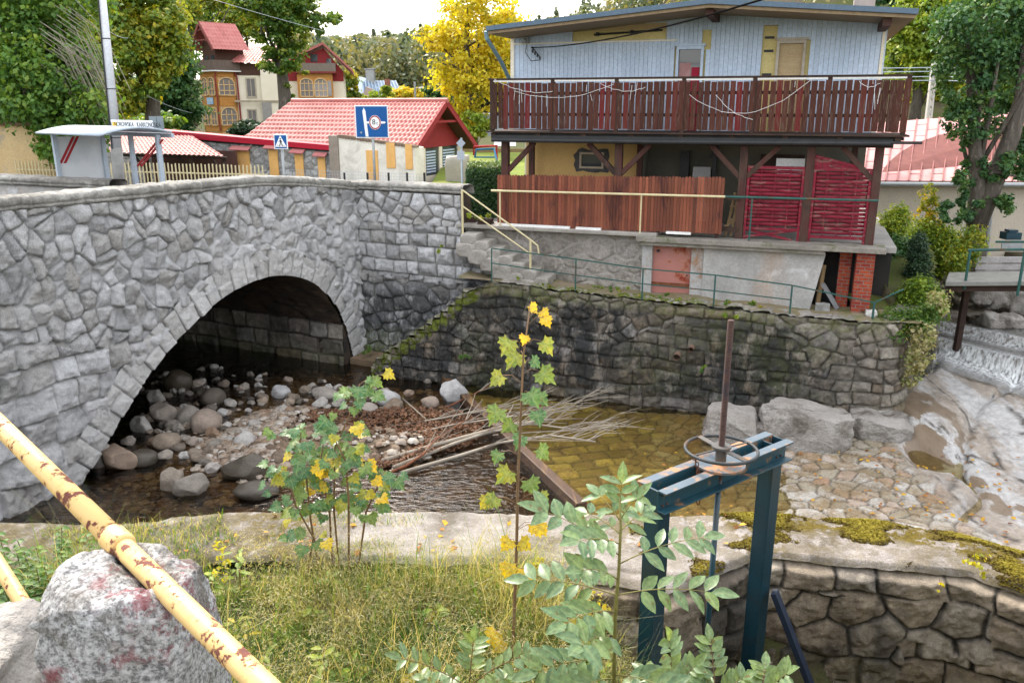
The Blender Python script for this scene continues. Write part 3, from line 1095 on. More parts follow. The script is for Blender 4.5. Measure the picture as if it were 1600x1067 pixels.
cr = (cr[0] / 2.5, cr[1], cr[2], cr[3], cr[4] / 2.1, cr[5] / 2.9)
cell = tuple(np.where(Z > -2.9, a, np.where(Z > -4.3, b, c)) for a, b, c in zip(cv, cc, cr))
P = np.stack([C1[0] + ad[0] * U_, C1[1] + ad[1] * U_, Z], -1)
N3 = np.broadcast_to(np.array([an[0], an[1], 0]), P.shape)
hole = (U_ - (L12 + .2)) ** 2 + (Z + 3.22) ** 2 < .075 ** 2
relief('masonry', M_abut, abut, P, N3, cell, .04, .028, .35, .022, 10, jw=.04, boss=.06, keep=~hole,
       attrs=dict(stain=np.clip((-3.9 - Z) / .8 + .6 * fbm(P * .9, 3, 7), 0, 1.0) + np.exp(-((U_ - L12 - .22) / .12) ** 2) * (Z < -3.3), moss=np.clip((-5.6 - Z) / 1.0, 0, .8)))
coping('coping', [tuple(C1 - ad * .05), tuple(C2 + ad * .05)], lambda t: -1.90 + 0 * t, .45, M_coping, abut, False, 5, .2, 1.3)
m = MB()
pc = C1 + ad * (L12 + .2)
m.tube([np.array([pc[0] + an[0] * .03, pc[1] + an[1] * .03, -3.22]), np.array([pc[0] - an[0] * .5, pc[1] - an[1] * .5, -3.2])], .085, 14, caps=False)
m.build('drain_pipe', M_rust, abut)
m = MB()
q0, q1 = C1 - an * .06, C2 - an * .06
m.hexa([(*q0, -7), (*q1, -7), (*(q1 - an * .36), -7), (*(q0 - an * .36), -7), (*q0, -2.1), (*q1, -2.1), (*(q1 - an * .36), -2.1), (*(q0 - an * .36), -2.1)])
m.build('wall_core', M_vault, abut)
# reddish ledge at its foot
m = MB()
a0, a1 = C1 + ad * .1, C1 + ad * 2.3
m.hexa([(*(a0), -7.2), (*(a0 + an * .75), -7.2), (*(a1 + an * .75), -7.2), (*a1, -7.2), (*a0, -6.42), (*(a0 + an * .75), -6.46), (*(a1 + an * .75), -6.46), (*a1, -6.42)])
m.build('foot_ledge', mat('ledge_slab', (.24, .16, .11), (.15, .12, .07), (.06, .075, .02), 3, .9, .4, 20), abut)

# ---- retaining wall below the house
rwall = thing('retaining_wall', 'dark mossy rubble retaining wall rising out of the stream below the house', 'wall', hp(4, -1, -6.6))
pts = [h2(-2.9, -1.02), h2(8.75, -1.02), h2(9.12, -.95), h2(9.38, -.7), h2(9.62, .1), (10.35, 18.9), (10.75, 21.2), (11.5, 26)]
wp, wt = resample(chaikin(pts[:1] + pts[1:], 2), .026)
wd = np.gradient(wp, axis=0)
wd /= np.linalg.norm(wd, axis=1)[:, None]
wnn = np.stack([wd[:, 1], -wd[:, 0]], -1)
wu = (wp - HO).dot(HU)
LT = wt[np.argmin(np.abs(wu - 8.75))]
tops = np.interp(wt, [0, .85, 1.55, 2.1, 2.6, 3.2, 4.5, 6.7, 8.1, 9.9, LT, LT + 1.0, LT + 4, LT + 10],
                 [-6.35, -5.75, -5.2, -4.75, -4.3, -4.0, -4.09, -4.19, -4.21, -4.29, -4.30, -4.25, -4.15, -4.1])
st = (wt < 2.6)
tops = np.where(st, np.floor(tops / .17) * .17 + .1, tops)
tops = tops + .035 * fbm2(wt * 2.5, wt * 0 + 4, 3, 77)
qv = np.linspace(0, 1, 120)
TT, QQ = np.meshgrid(wt, qv, indexing='ij')
Z = -7.3 + (tops[:, None] + 7.3) * QQ
bat = -.17 * (Z + 6.6) / 2.4
X = wp[:, 0][:, None] + wnn[:, 0][:, None] * bat
Y = wp[:, 1][:, None] + wnn[:, 1][:, None] * bat
P = np.stack([X, Y, Z], -1)
N3 = np.stack([wnn[:, 0][:, None] + 0 * X, wnn[:, 1][:, None] + 0 * X, 0 * X], -1)
wx = .3 * fbm2(TT * 1.2, Z * 1.2, 2, 31)
c1 = voro(TT * 1.8 + wx, Z * 3.0 + wx, 33, .62, .5)
RWS = np.array([-7.4, -7.0, -6.6, -6.32, -6.05, -5.74, -5.5, -5.2, -4.95, -4.68, -4.45, -4.2, -3.9])
ck = courses(TT + .10 * wx, Z + .10 * fbm2(TT * .8, Z * .4, 2, 63), RWS, .24, .66, 29, .075)
c1 = (c1[0] / 3, c1[1], c1[2], c1[3], c1[4] / 1.8, c1[5] / 3.0)
c2 = voro(TT * 2.9 + wx, Z * 4.2 + wx, 37, .85, .5)
c2 = (c2[0] / 4.2, c2[1], c2[2], c2[3], c2[4] / 3.4, c2[5] / 5.2)
big = fbm2(TT * .5, Z * .6, 2, 44) > -.15
cell = tuple(np.where(fbm2(TT * .7, Z * .9, 2, 46) > -.12, k, np.where(big, a, b)) for k, a, b in zip(ck, c1, c2))
stn = np.clip(.78 + .9 * fbm2(TT * .42, Z * .55, 3, 45) - .55 * np.exp(-((TT - 7.0) / 1.3) ** 2 - ((Z + 5.2) / 1.0) ** 2) - .45 * smooth((TT - 10.5) / 1.5) + .55 * np.exp(-((TT - 4.6) / 2.2) ** 2), 0, 1)
stn = stn * (1 - .75 * smooth((Z - tops[:, None] + .35) / .3)) * (1 - .5 * smooth((-6.15 - Z) / .3))
stn = np.maximum(stn, (TT < 4.2) * .95 * smooth((tops[:, None] - Z) / .35))
mss = np.clip(.25 * (Z > tops[:, None] - .25) + .9 * (TT < 2.9) * (Z > tops[:, None] - .3) + .35 * fbm2(TT * .7, Z * .7, 3, 48), 0, 1)
relief('rubble_masonry', M_wall, rwall, P, N3, cell, .035, .030, .4, .026, 10, boss=.035, attrs=dict(stain=stn, moss=mss))
# top course seen from above, back to the earth behind
tv = np.linspace(0, 1, 14)
A2, B2 = np.meshgrid(np.arange(len(wp)), tv, indexing='ij')
dep = np.where(wt < 2.6, .45, .42)
bt = -.17 * (tops + 6.6) / 2.4
X = wp[:, 0][A2] + wnn[:, 0][A2] * (bt[A2] + .03 - dep[A2] * B2)
Y = wp[:, 1][A2] + wnn[:, 1][A2] * (bt[A2] + .03 - dep[A2] * B2)
Zt = tops[A2] + .012
P = np.stack([X, Y, Zt], -1)
c3 = voro(X * 3.0, Y * 3.0, 51, .9)
relief('wall_top', M_base, rwall, P, np.broadcast_to(np.array([0, 0, 1.0]), P.shape), (c3[0] / 3, c3[1], c3[2], c3[3], c3[4] / 3, c3[5] / 3), .03, .04, .2, .018, 6,
       attrs=dict(stain=np.clip(.3 + fbm(P * 1.5, 3, 4), 0, 1), moss=np.clip(.62 + .7 * fbm(P * .8, 3, 9) - .25 * smooth((X - 3) / 3), 0, 1)))
for (px, py, rr) in ((1058, 556, .075), (1080, 544, .06)):
    u, z = H(px, py, -1.1)
    m = MB()
    m.tube([hp(u, -1.17, z - .02), hp(u, -.7, z + .02)], rr, 14, caps=False)
    m.tube([hp(u, -1.0, z - .02), hp(u, -.98, z - .02)], rr * .8, 14)
    m.build('drain_pipe', mat('clay_pipe', (.20, .12, .08), (.12, .08, .06), None, 5), rwall)

# ---- ledge path behind the wall
u_, v_ = np.meshgrid(np.arange(-.6, 9.6, .06), np.arange(-.8, .45, .06), indexing='ij')
zz = np.interp(u_, [-.6, .3, 1.6, 3.8, 5.2, 7, 8.7, 9.6], [-4.0, -4.02, -4.1, -4.2, -4.22, -4.3, -4.3, -4.25]) + .03 * fbm2(u_ * 2, v_ * 2, 4, 3) + .02
X = HO[0] + HU[0] * u_ + HN[0] * v_
Y = HO[1] + HU[1] * u_ + HN[1] * v_
o = mesh_np('path', np.stack([X, Y, zz], -1), grid_faces(*X.shape), mat('ledge_earth', (.24, .19, .14), (.15, .13, .06), (.08, .10, .02), 2.2, .95, .5, 20), smooth_=True)
tag(o, kind='structure')

bgx, bgy = np.meshgrid(np.arange(7.5, 11.4, .08), np.arange(15.5, 24, .08), indexing='ij')
bpoly = [tuple(h2(8.6, -.75))] + [tuple(p - n_ * .25) for p, n_ in zip(wp[::12], wnn[::12]) if (p - HO).dot(HU) > 8.7] + [(9.5, 25), tuple(h2(8.0, 5)), tuple(h2(8.0, .3))]
hvv = (bgx - HO[0]) * HN[0] + (bgy - HO[1]) * HN[1]
kk_ = inside(bgx, bgy, bpoly).ravel()
F = grid_faces(*bgx.shape)
F = F[kk_[F].all(1)]
o = mesh_np('bank', np.stack([bgx, bgy, -4.26 + .25 * np.clip(hvv, 0, 4) * smooth((hvv - .2) / 1.0) + .05 * fbm2(bgx * 2, bgy * 2, 3, 8)], -1), F, mat('mossy_bank', (.10, .12, .02), (.06, .07, .02), (.16, .12, .08), 2, .95, .6, 24), smooth_=True)
tag(o, kind='structure')

# ---- far parapet across the road
fp = thing('parapet_wall', 'low weathered stone parapet across the road left of the bus shelter', 'wall', (-11.5, 20, -2.9))
coping('coping', [(-15.5, 21.1), (-9.25, 19.35)], lambda t: -1.60 - .015 * t, .45, M_coping, fp, False, 9, .2, 1.2)
m = MB()
m.hexa([(-15.5, 21.1, -3), (-9.3, 19.4, -3), (-9.2, 19.75, -3), (-15.4, 21.45, -3), (-15.5, 21.1, -1.78), (-9.3, 19.4, -1.88), (-9.2, 19.75, -1.88), (-15.4, 21.45, -1.78)])
m.build('wall_body', M_patchy, fp)

# ---- crest wall of the near bank (concrete top, stones on the right)
crest = thing('bank_wall', 'pale concrete topped wall along the near bank, mossy on its right end', 'wall', (0, 7.5, -6.6))
FE = np.array([(-11, 8.15), (-3, 8.05), (1.0, 8.0), (3.0, 7.97), (3.8, 7.85), (4.5, 7.55), (5.2, 7.05), (6.3, 5.8), (7.2, 4.0)])       # far edge
NE = np.array([(-11, 7.15), (-3, 7.1), (.2, 7.0), (.8, 6.75), (1.36, 6.5), (2.38, 7.16), (3.4, 6.98), (4.3, 6.85), (5.3, 6.0), (6.3, 4.0)])  # near edge
fe, ft = resample(FE, .03)
tn = np.linspace(0, 1, len(fe))
ne_r, nt = resample(NE, .01)
ne = np.stack([np.interp(tn, np.linspace(0, 1, len(ne_r)), ne_r[:, i]) for i in (0, 1)], -1)
# pair points of both edges by x on the straight run so that the strip does not shear
xs = np.interp(fe[:, 0], [-11, 1.0, 3.0, 4.5, 5.2, 7.2], [-11, .9, 2.75, 3.9, 4.5, 6.3])
ny = np.interp(xs, NE[:, 0], NE[:, 1])
ne = np.stack([xs, ny], -1)
cq = np.linspace(0, 1, 40)
A2, B2 = np.meshgrid(np.arange(len(fe)), cq, indexing='ij')
X = ne[:, 0][A2] * (1 - B2) + fe[:, 0][A2] * B2
Y = ne[:, 1][A2] * (1 - B2) + fe[:, 1][A2] * B2
rag = np.minimum(B2, 1 - B2)
Z = -4.2 + .02 * fbm2(X * 1.2, Y * 1.2, 4, 3) - .05 * (1 - smooth(rag / .06)) + .05 * smooth((X - 3) / 2) * np.sin(B2 * 3.1)
Z = Z - .16 * smooth((-2.6 - X) / 2.0) - .03 * smooth((.12 - B2) / .12) * smooth((fbm2(X * 1.5, Y * 0 + 2, 3, 9)) * 3)
cx = voro(X * .62, Y * .3 + 3, 61, .6)
edgec = np.where(X > 2.0, 9, cx[0] / .62)
P = np.stack([X, Y, Z], -1)
mossr = smooth((X - 1.9) / .9) * np.clip(np.exp(-((B2 - .90) / .22) ** 2) * 1.8 + .95 * np.exp(-((B2 - (1.15 - .28 * np.clip(X - 2.4, 0, 3))) / .16) ** 2) + .30 * smooth((X - 4.1) / .6), 0, 1) + .5 * np.exp(-((X - 2.45) / .2) ** 2) + .35 * smooth((X - .6) / 1.0)
mossl = .30 * smooth((-1.2 - X) / 1.5) + .22 + .5 * fbm2(X * .9, Y * 1.2, 3, 83)
relief('crest_top', M_crest, crest, P, np.broadcast_to(np.array([0, 0, 1.0]), P.shape), (edgec, cx[1], cx[2], cx[3], 0 * X, 0 * X), .012, .03, 0, .014, 7,
       attrs=dict(stain=np.clip(.18 + 1.0 * fbm(P * 1.4, 4, 4) + .75 * smooth((-.6 - X) / 1.5), 0, 1), moss=np.clip(mossr + mossl * (X < 2.0), 0, 1)))
# far face down to the water
qf = np.linspace(0, 1, 60)
A2, B2 = np.meshgrid(np.arange(len(fe)), qf, indexing='ij')
Zf = -7.2 + (Z[:, -1][A2] + 7.2) * B2
P = np.stack([fe[:, 0][A2], fe[:, 1][A2], Zf], -1)
d = np.gradient(fe, axis=0); d /= np.linalg.norm(d, axis=1)[:, None]
nf = np.stack([-d[:, 1], d[:, 0]], -1)
c4 = voro(ft[A2] * 1.8, Zf * 2.4, 71, .8, .5)
relief('stream_face', M_wall, crest, P, np.stack([nf[:, 0][A2], nf[:, 1][A2], 0 * Zf], -1), (c4[0] / 2.2, c4[1], c4[2], c4[3], c4[4] / 2, c4[5] / 2.4), .02, .04, .1, .01, 5,
       attrs=dict(stain=.6 + 0 * Zf, moss=0 * Zf))
# near face: big squared stones right of the sluice
sel = xs > -.2
nep, ntp = resample(ne[sel], .014)
nz = np.interp(nep[:, 0], xs, Z[:, 0])
qn = np.linspace(0, 1, 128)
A2, B2 = np.meshgrid(np.arange(len(nep)), qn, indexing='ij')
Zn = -6.05 + (nz[A2] + 6.05 + .012) * B2
X, Y = nep[:, 0][A2], nep[:, 1][A2]
d = np.gradient(nep, axis=0); d /= np.linalg.norm(d, axis=1)[:, None]
nn = np.stack([d[:, 1], -d[:, 0]], -1)
k9 = np.ones(31) / 31
nn = np.stack([np.convolve(np.pad(nn[:, j], 15, 'edge'), k9, 'valid') for j in (0, 1)], -1)
nn /= np.linalg.norm(nn, axis=1)[:, None]
ua = ntp[A2]
ct = courses(ua, Zn, [-6.2, -5.8, -5.42, -5.12, -4.84, -4.52, -4.20 + .3], .28, .78, 5, .12)
cl = voro(ua * 2.1 + .15 * fbm2(ua * 2, Zn * 2, 2, 4), Zn * 2.7 + .15 * fbm2(ua * 2, Zn * 2, 2, 7), 93, .62, .5)
cl = (cl[0] / 2.3, cl[1], cl[2], cl[3], cl[4] / 2.0, cl[5] / 2.5)
up_row = (Zn > -4.5) | (fbm2(ua * 1.3, Zn * 1.5, 2, 66) > .02)
cell = list(np.where(up_row, a, b) for a, b in zip(ct, cl))
tuck = .05 - .10 * smooth((B2 - .96) / .03)
X, Y = X + nn[:, 0][A2] * tuck, Y + nn[:, 1][A2] * tuck
P = np.stack([X, Y, Zn], -1)
relief('stone_face', M_fore, crest, P, np.stack([nn[:, 0][A2], nn[:, 1][A2], 0 * Zn], -1), tuple(cell), .05, .028, .25, .022, 12, jw=.045, boss=.03, hs=1 - smooth((B2 - .955) / .03),
       attrs=dict(stain=np.clip(.15 + 1.0 * fbm(P * 1.5, 4, 14) + .45 * (X < 2.4) + .4 * smooth((-4.9 - Zn) / .4), 0, 1), moss=np.clip(.15 * (Zn < -5.2), 0, 1)))
# ================================================================== THE HOUSE BY THE STREAM
house = thing('timber_house', 'white boarded house with a long brown balcony standing over an open ground floor', 'house', hp(4.4, 1, -2.9))


# --- terrace slab and basement
m = MB()
m.hbox(-.6, 9.0, .12, 7.5, -3.0, -2.885)
m.build('terrace_floor', mat('terrace_concrete', (.30, .29, .27), (.22, .21, .2), None, 2), house)
m = MB()
m.hbox(3.55, 8.78, -.22, .5, -2.985, -2.872)
m.hbox(3.62, 7.6, -.16, .4, -3.07, -2.99)
m.build('slab', mat('cracked_concrete_slab', (.27, .25, .22), (.17, .155, .135), (.10, .11, .05), 3, .9, .6, 14, dist=.03), house, bevel=.012)
u_, q_ = np.meshgrid(np.arange(-.75, 3.78, .024), np.linspace(0, 1, 62), indexing='ij')
zb = np.interp(u_, [-.75, 3.8], [-4.3, -4.5])
Z = zb + (-2.885 - zb) * q_
P = np.stack([HO[0] + HU[0] * u_ + HN[0] * .14, HO[1] + HU[1] * u_ + HN[1] * .14, Z], -1)
cv = voro(u_ * 2.0 + .2 * fbm2(u_, Z, 2, 3), Z * 2.9 + .2 * fbm2(u_ * 2, Z * 2, 2, 5), 14, .85, .5)
hNv = np.broadcast_to(np.array([-HN[0], -HN[1], 0]), P.shape)
relief('stone_base', M_base, house, P, hNv, (cv[0] / 2.4, cv[1], cv[2], cv[3], cv[4] / 2, cv[5] / 2.9), .025, .05, .25, .02, 7,
       attrs=dict(stain=np.clip(.2 + .8 * fbm(P * .9, 3, 5), 0, 1), moss=np.clip((-4.0 - Z) * 1.2, 0, .7)))
m = MB()
m.hbox(-.9, 4.0, -.12, .6, -2.89, -2.80)
m.build('base_coping', mat('old_coping', (.33, .31, .28), (.23, .21, .19), None, 4, .9, .5, 18), house, bevel=.02)
# red cellar door between grey jambs
m = MB()
m.hbox(3.90, 4.78, .17, .22, -4.44, -3.12)
d_ = m.build('door', M_door_rust, house)
tag(d_, 'faded red sheet metal door streaked with rust')
m = MB()
m.hbox(3.88, 4.80, .12, .166, -4.02, -3.96)
m.build('strap', M_rust, d_)
m = MB()
m.hbox(3.90, 4.78, .145, .168, -4.40, -4.36)
m.build('strap', M_rust, d_)
m = MB()
m.tube([hp(4.02, .12, -3.2), hp(4.02, .10, -3.25)], .03, 8)
m.tube([hp(4.70, .14, -3.75), hp(4.70, .08, -3.75)], .015, 8)
m.build('handle', M_black, d_)
m = MB()
m.hbox(3.66, 3.90, .06, .4, -4.5, -3.075)
m.hbox(4.78, 5.07, .06, .4, -4.55, -3.075)
m.build('door_jamb', mat('whitewashed_jamb', (.42, .42, .42), (.33, .32, .31), (.30, .18, .11), 3, .9, .3, 16), house, bevel=.01)
# grey plastered wall panel, its right edge leaning
m = MB()
m.prism([hp(5.06, .02, -4.62), hp(7.36, .02, -4.62), hp(7.62, .02, -3.075), hp(5.06, .02, -3.075)], np.array([HN[0], HN[1], 0]) * .28)
pw = m.build('plaster_wall', M_patchy, house, bevel=.008)
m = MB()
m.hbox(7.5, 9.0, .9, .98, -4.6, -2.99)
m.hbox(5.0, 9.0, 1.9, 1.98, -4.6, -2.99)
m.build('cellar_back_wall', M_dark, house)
for (u0, u1, v0) in ((7.92, 8.17, .34), (8.24, 8.60, -.02)):
    m = MB()
    m.hbox(u0, u1, v0, v0 + .42, -4.6, -2.99)
    m.build('brick_pillar', M_brick, house, bevel=.006)

# --- posts, braces, beams of the open ground floor
POSTS = [.24, 2.99, 5.76, 7.13, 8.46]
for i, u in enumerate(POSTS):
    m = MB()
    m.hbox(u - .085, u + .085, .22, .39, -2.88, -.80)
    m.build('post', M_wood_post, house, bevel=.008)
for u, s in ((.24, 1), (2.99, -1), (2.99, 1), (5.76, -1), (5.76, 1), (8.46, -1)):
    m = MB()
    m.bar(hp(u + s * .07, .305, -1.52), hp(u + s * .72, .305, -.86), .11, .12, up=tuple(np.append(HN, 0)))
    m.build('brace', M_wood_post, house, bevel=.006)
m = MB()
m.hbox(.05, 8.7, .20, .42, -.86, -.70)
m.build('front_beam', M_wood_dark, house, bevel=.006)
m = MB()
for u in np.linspace(.05, 8.75, 9):
    m.hbox(u - .06, u + .06, -.02, 2.1, -.76, -.635)
m.build('balcony_joists', M_wood_dark, house, bevel=.005)
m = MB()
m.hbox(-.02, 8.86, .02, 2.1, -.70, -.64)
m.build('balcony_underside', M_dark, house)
m = MB()
m.tube([hp(.02, -.04, -.80), hp(4.5, -.04, -.79), hp(8.62, -.04, -.76)], .05, 10)
m.tube([hp(8.6, -.03, -.745), hp(9.2, -.03, -.735)], .03, 10)
m.hbox(.03, 8.66, -.03, -.015, -.80, -.69)
m.build('gutter', M_black, house)
m = MB()
m.hbox(-.10, 8.95, -.07, 1.6, -.628, -.592)
m.build('balcony_floor', M_wood_dark, house)

# --- balcony railing
bal = MB()
rng = random.Random(4)
for i, u in enumerate(np.linspace(.02, 8.82, 7)):
    bal.hbox(u - .045, u + .045, -.035, .055, -.59, .54)
bal.hbox(-.05, 8.88, -.05, .06, .535, .575)
rail = bal.build('balcony_railing', M_wood_dark, house, bevel=.004)
m = MB()
m.hbox(-.02, 8.85, -.03, .03, .495, .533)
m.build('handrail', M_white_p, rail)
m = MB()
for z in (.24, -.22):
    m.hbox(0, 8.82, .02, .05, z - .035, z + .035)
m.build('cross_rail', M_wood_dark, rail)
m = MB()
u = .05
while u < 8.78:
    w = rng.uniform(.106, .118)
    tl = rng.uniform(-.012, .012)
    if u > 8.2:
        w = .125
    z1 = .47 + rng.uniform(-.015, .01)
    z0 = -.54 + rng.uniform(-.02, .015)
    m.hexa([hp(u + tl, -.045, z0), hp(u + w + tl, -.045, z0), hp(u + w + tl, -.022, z0), hp(u + tl, -.022, z0), hp(u, -.045, z1), hp(u + w, -.045, z1), hp(u + w, -.022, z1), hp(u, -.022, z1)])
    u += (.134 if u < 8.1 else .132) + rng.uniform(-.004, .004)


def mat_balcony():
    t = NT('balcony_board_paint')
    isl = t.island()
    col = t.ramp(isl, [(0, (.045, .016, .011)), (.35, (.075, .025, .017)), (.6, (.04, .018, .012)), (.90, (.092, .022, .016)), (.975, (.12, .012, .014)), (1, (.10, .012, .014))])
    worn = t.step(t.noise(5, 7, .7, t.scaled((6, 6, .9))), .52, .66)
    col = t.mix(t.math('MULTIPLY', worn, .75), col, (.12, .085, .065))
    col = t.mix(.5, col, t.ramp(t.noise(30, 4, .7, t.scaled((6, 6, .5))), [(.3, .5), (.7, 1.4)]), 'MULTIPLY')
    t.pbr(col, .8, 0, t.bump(t.noise(20, 5, .6, t.scaled((6, 6, .4))), .4, .01), .2)
    return t.done()


m.build('railing_boards', mat_balcony(), rail)
# strings of fairy lights hanging along the railing
m = MB()
rng = random.Random(9)
for (u0, z0, u1, z1, sag) in ((.1, .56, 1.5, .28, .12), (.6, .30, 2.9, .44, .22), (2.6, .45, 3.6, .36, .12), (5.1, .2, 5.9, -.3, .1), (4.55, .2, 7.0, .5, .52), (7.9, .45, 8.3, .42, .1), (8.2, .3, 8.25, -.1, 0)):
    n = 14
    m.tube([hp(u0 + (u1 - u0) * k / n, -.065, z0 + (z1 - z0) * k / n - sag * 4 * (k / n) * (1 - k / n) + rng.uniform(-.012, .012)) for k in range(n + 1)], .0045, 4)
for k in range(12):
    u = rng.uniform(.2, 8.6)
    z = rng.uniform(.2, .5)
    m.tube([hp(u, -.06, z), hp(u + rng.uniform(-.05, .05), -.062, z - rng.uniform(.1, .35))], .004, 4)
o = m.build('light_string', M_white_p)
tag(o, 'white fairy light strings draped along the brown balcony railing', 'light string')

# --- upper storey wall: vertical white boards
RZ = lambda u: np.interp(u, [-.1, 4.85, 8.8], [1.70, 2.10, 1.77])
OPEN = [(4.0, 4.62, -.6, 1.28), (6.2, 6.82, -.6, 1.36)]          # window openings (u0,u1,z0,z1)
GAPS = [(5.93, 6.13, -.6, 1.68), (4.66, 4.76, 1.20, 1.62), (1.55, 3.66, 1.44, 1.80)]
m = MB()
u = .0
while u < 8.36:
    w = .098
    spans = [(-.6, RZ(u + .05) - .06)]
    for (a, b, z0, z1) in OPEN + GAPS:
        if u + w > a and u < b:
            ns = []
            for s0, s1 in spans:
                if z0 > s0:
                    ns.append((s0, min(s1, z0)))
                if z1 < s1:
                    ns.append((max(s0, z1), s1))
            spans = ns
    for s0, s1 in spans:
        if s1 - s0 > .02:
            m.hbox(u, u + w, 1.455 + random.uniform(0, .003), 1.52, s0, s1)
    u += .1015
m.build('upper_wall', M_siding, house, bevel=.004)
m = MB()
m.hbox(.02, 8.34, 1.53, 1.6, -.6, 1.66)
m.build('insulation_layer', M_insul, house)
for (z) in (.62, 1.12, 1.4):
    m = MB()
    m.hbox(5.93, 6.13, 1.50, 1.528, z, z + .05)
    m.build('exposed_batten', M_black, house)
m = MB()
m.tube([hp(2.05, 1.46, 1.58), hp(3.66, 1.46, 1.64)], .022, 8)
m.hbox(2.1, 2.16, 1.44, 1.53, 1.55, 1.63)
m.hbox(2.92, 2.98, 1.44, 1.53, 1.57, 1.66)
m.build('exposed_rod', M_black, house)
m = MB()
m.hbox(-.03, .06, 1.44, 1.62, -.6, 1.64)
m.hbox(.06, 4.0, 1.435, 1.455, 1.40, 1.43)
m.build('corner_trim', M_cream, house)
m = MB()
m.hbox(8.33, 8.39, 1.44, 1.62, -.6, 1.72)
m.build('corner_trim', M_cream, house)
# upper windows
for (a, b, z0, z1), gl, fr in ((OPEN[0], 'red', M_white_p), (OPEN[1], 'board', M_wood_pale)):
    m = MB()
    m.hbox(a, a + .06, 1.44, 1.53, z0, z1)
    m.hbox(b - .06, b, 1.44, 1.53, z0, z1)
    m.hbox(a + .06, b - .06, 1.44, 1.53, z1 - .07, z1)
    m.hbox(a - .04, b + .04, 1.43, 1.455, z1, z1 + .05)
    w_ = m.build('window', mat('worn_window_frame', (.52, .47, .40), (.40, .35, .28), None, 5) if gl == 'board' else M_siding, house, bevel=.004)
    m = MB()
    m.hbox(a + .06, b - .06, 1.515, 1.522, z0, z1 - .07)
    m.build('pane', M_glass if gl == 'red' else mat('beige_boarding', (.50, .38, .22), (.44, .32, .18), None, 3, .8, .2, 20, stretch=(1, 1, 6)), w_)
    if gl == 'red':
        m = MB()
        m.hbox(a + .08, a + .34, 1.505, 1.512, z0, .92)
        m.build('curtain', mat('pale_red_curtain', (.42, .24, .23), (.34, .17, .17), None, 6), w_)
        m = MB()
        m.hbox(a + .36, b - .08, 1.505, 1.512, z0, .82)
        m.build('curtain', mat('red_curtain', (.36, .015, .04), (.26, .01, .03), None, 6), w_)
# roof
RF, RB = -.12, 7.2
m = MB()
for (u0, u1) in ((-.08, 4.85), (4.85, 8.82)):
    z0, z1 = RZ(u0), RZ(u1)
    m.hexa([hp(u0, RF, z0 - .10), hp(u1, RF, z1 - .10), hp(u1, RB, z1 - .10), hp(u0, RB, z0 - .10), hp(u0, RF, z0), hp(u1, RF, z1), hp(u1, RB, z1), hp(u0, RB, z0)])
m.build('roof', M_roof_sheet, house)
m = MB()
for (u0, u1) in ((-.04, 4.85), (4.85, 8.78)):
    z0, z1 = RZ(u0), RZ(u1)
    m.hexa([hp(u0, RF + .06, z0 - .17), hp(u1, RF + .06, z1 - .17), hp(u1, RB - .1, z1 - .17), hp(u0, RB - .1, z0 - .17), hp(u0, RF + .06, z0 - .104), hp(u1, RF + .06, z1 - .104), hp(u1, RB - .1, z1 - .104), hp(u0, RB - .1, z0 - .104)])
m.build('soffit', mat('beige_soffit_boards', (.30, .225, .14), (.23, .165, .10), None, 4, .8, .3, 20, stretch=(1, 6, 1)), house)
m = MB()
for u in (4.85, 8.30):
    m = MB()
    m.hbox(u - .08, u + .08, .1, 1.6, RZ(u) - .33, RZ(u) - .175)
    m.build('purlin', M_wood_post, house, bevel=.006)
m = MB()
m.tube([hp(-.10, -.05, 1.60), hp(-.10, .0, 1.45), hp(-.04, .75, 1.0), hp(-.05, 1.38, .62), hp(-.05, 1.38, -.55)], .05, 10)
m.build('downpipe', mat('blue_zinc', (.20, .31, .38), (.15, .25, .31), None, 4, .5), house)
m = MB()
m.hbox(7.75, 8.2, 3.0, 3.4, 1.7, 2.45)
m.build('chimney', mat('chimney_render', (.40, .33, .30), (.30, .25, .22), None, 4), house)
m = MB()
m.hbox(.30, .46, 1.30, 1.45, 1.42, 1.56)
m.tube([hp(.38, 1.32, 1.49), hp(.38, 1.22, 1.46)], .05, 10)
m.build('wall_lamp', M_steel, house)
# cable bracket on the upper wall with its insulators, and the cable to the pole behind the viewer
m = MB()
bu, bz = H(832, 75, 1.4)
m.tube([hp(bu, 1.46, bz), hp(bu, 1.33, bz)], .02, 6)
m.bar(hp(bu, 1.36, bz + .02), hp(bu + .2, 1.36, bz - .22), .02, .02)
for k in range(4):
    m.tube([hp(bu + .02 + .06 * k, 1.36, bz - .03 - .06 * k), hp(bu + .02 + .06 * k, 1.36, bz - .12 - .05 * k)], .022, 8)
m.tube([hp(bu - .1, 1.44, bz + .35), hp(bu - .2, 1.44, bz - .1), hp(bu - .05, 1.44, bz - .3), hp(bu + .2, 1.44, bz - .28)], .008, 5)
m.build('cable_bracket', M_black, house)
m = MB()
pa = hp(bu, 1.33, bz)
pb = aty(1330, -45, 9.0)
m.tube([pa + (pb - pa) * t - np.array([0, 0, .5 * 4 * t * (1 - t) * .35]) for t in np.linspace(0, 1, 16)], .013, 6)
o = m.build('power_cable', M_cable)
tag(o, 'black overhead cable rising from the white boarded wall of the balcony house', 'cable')

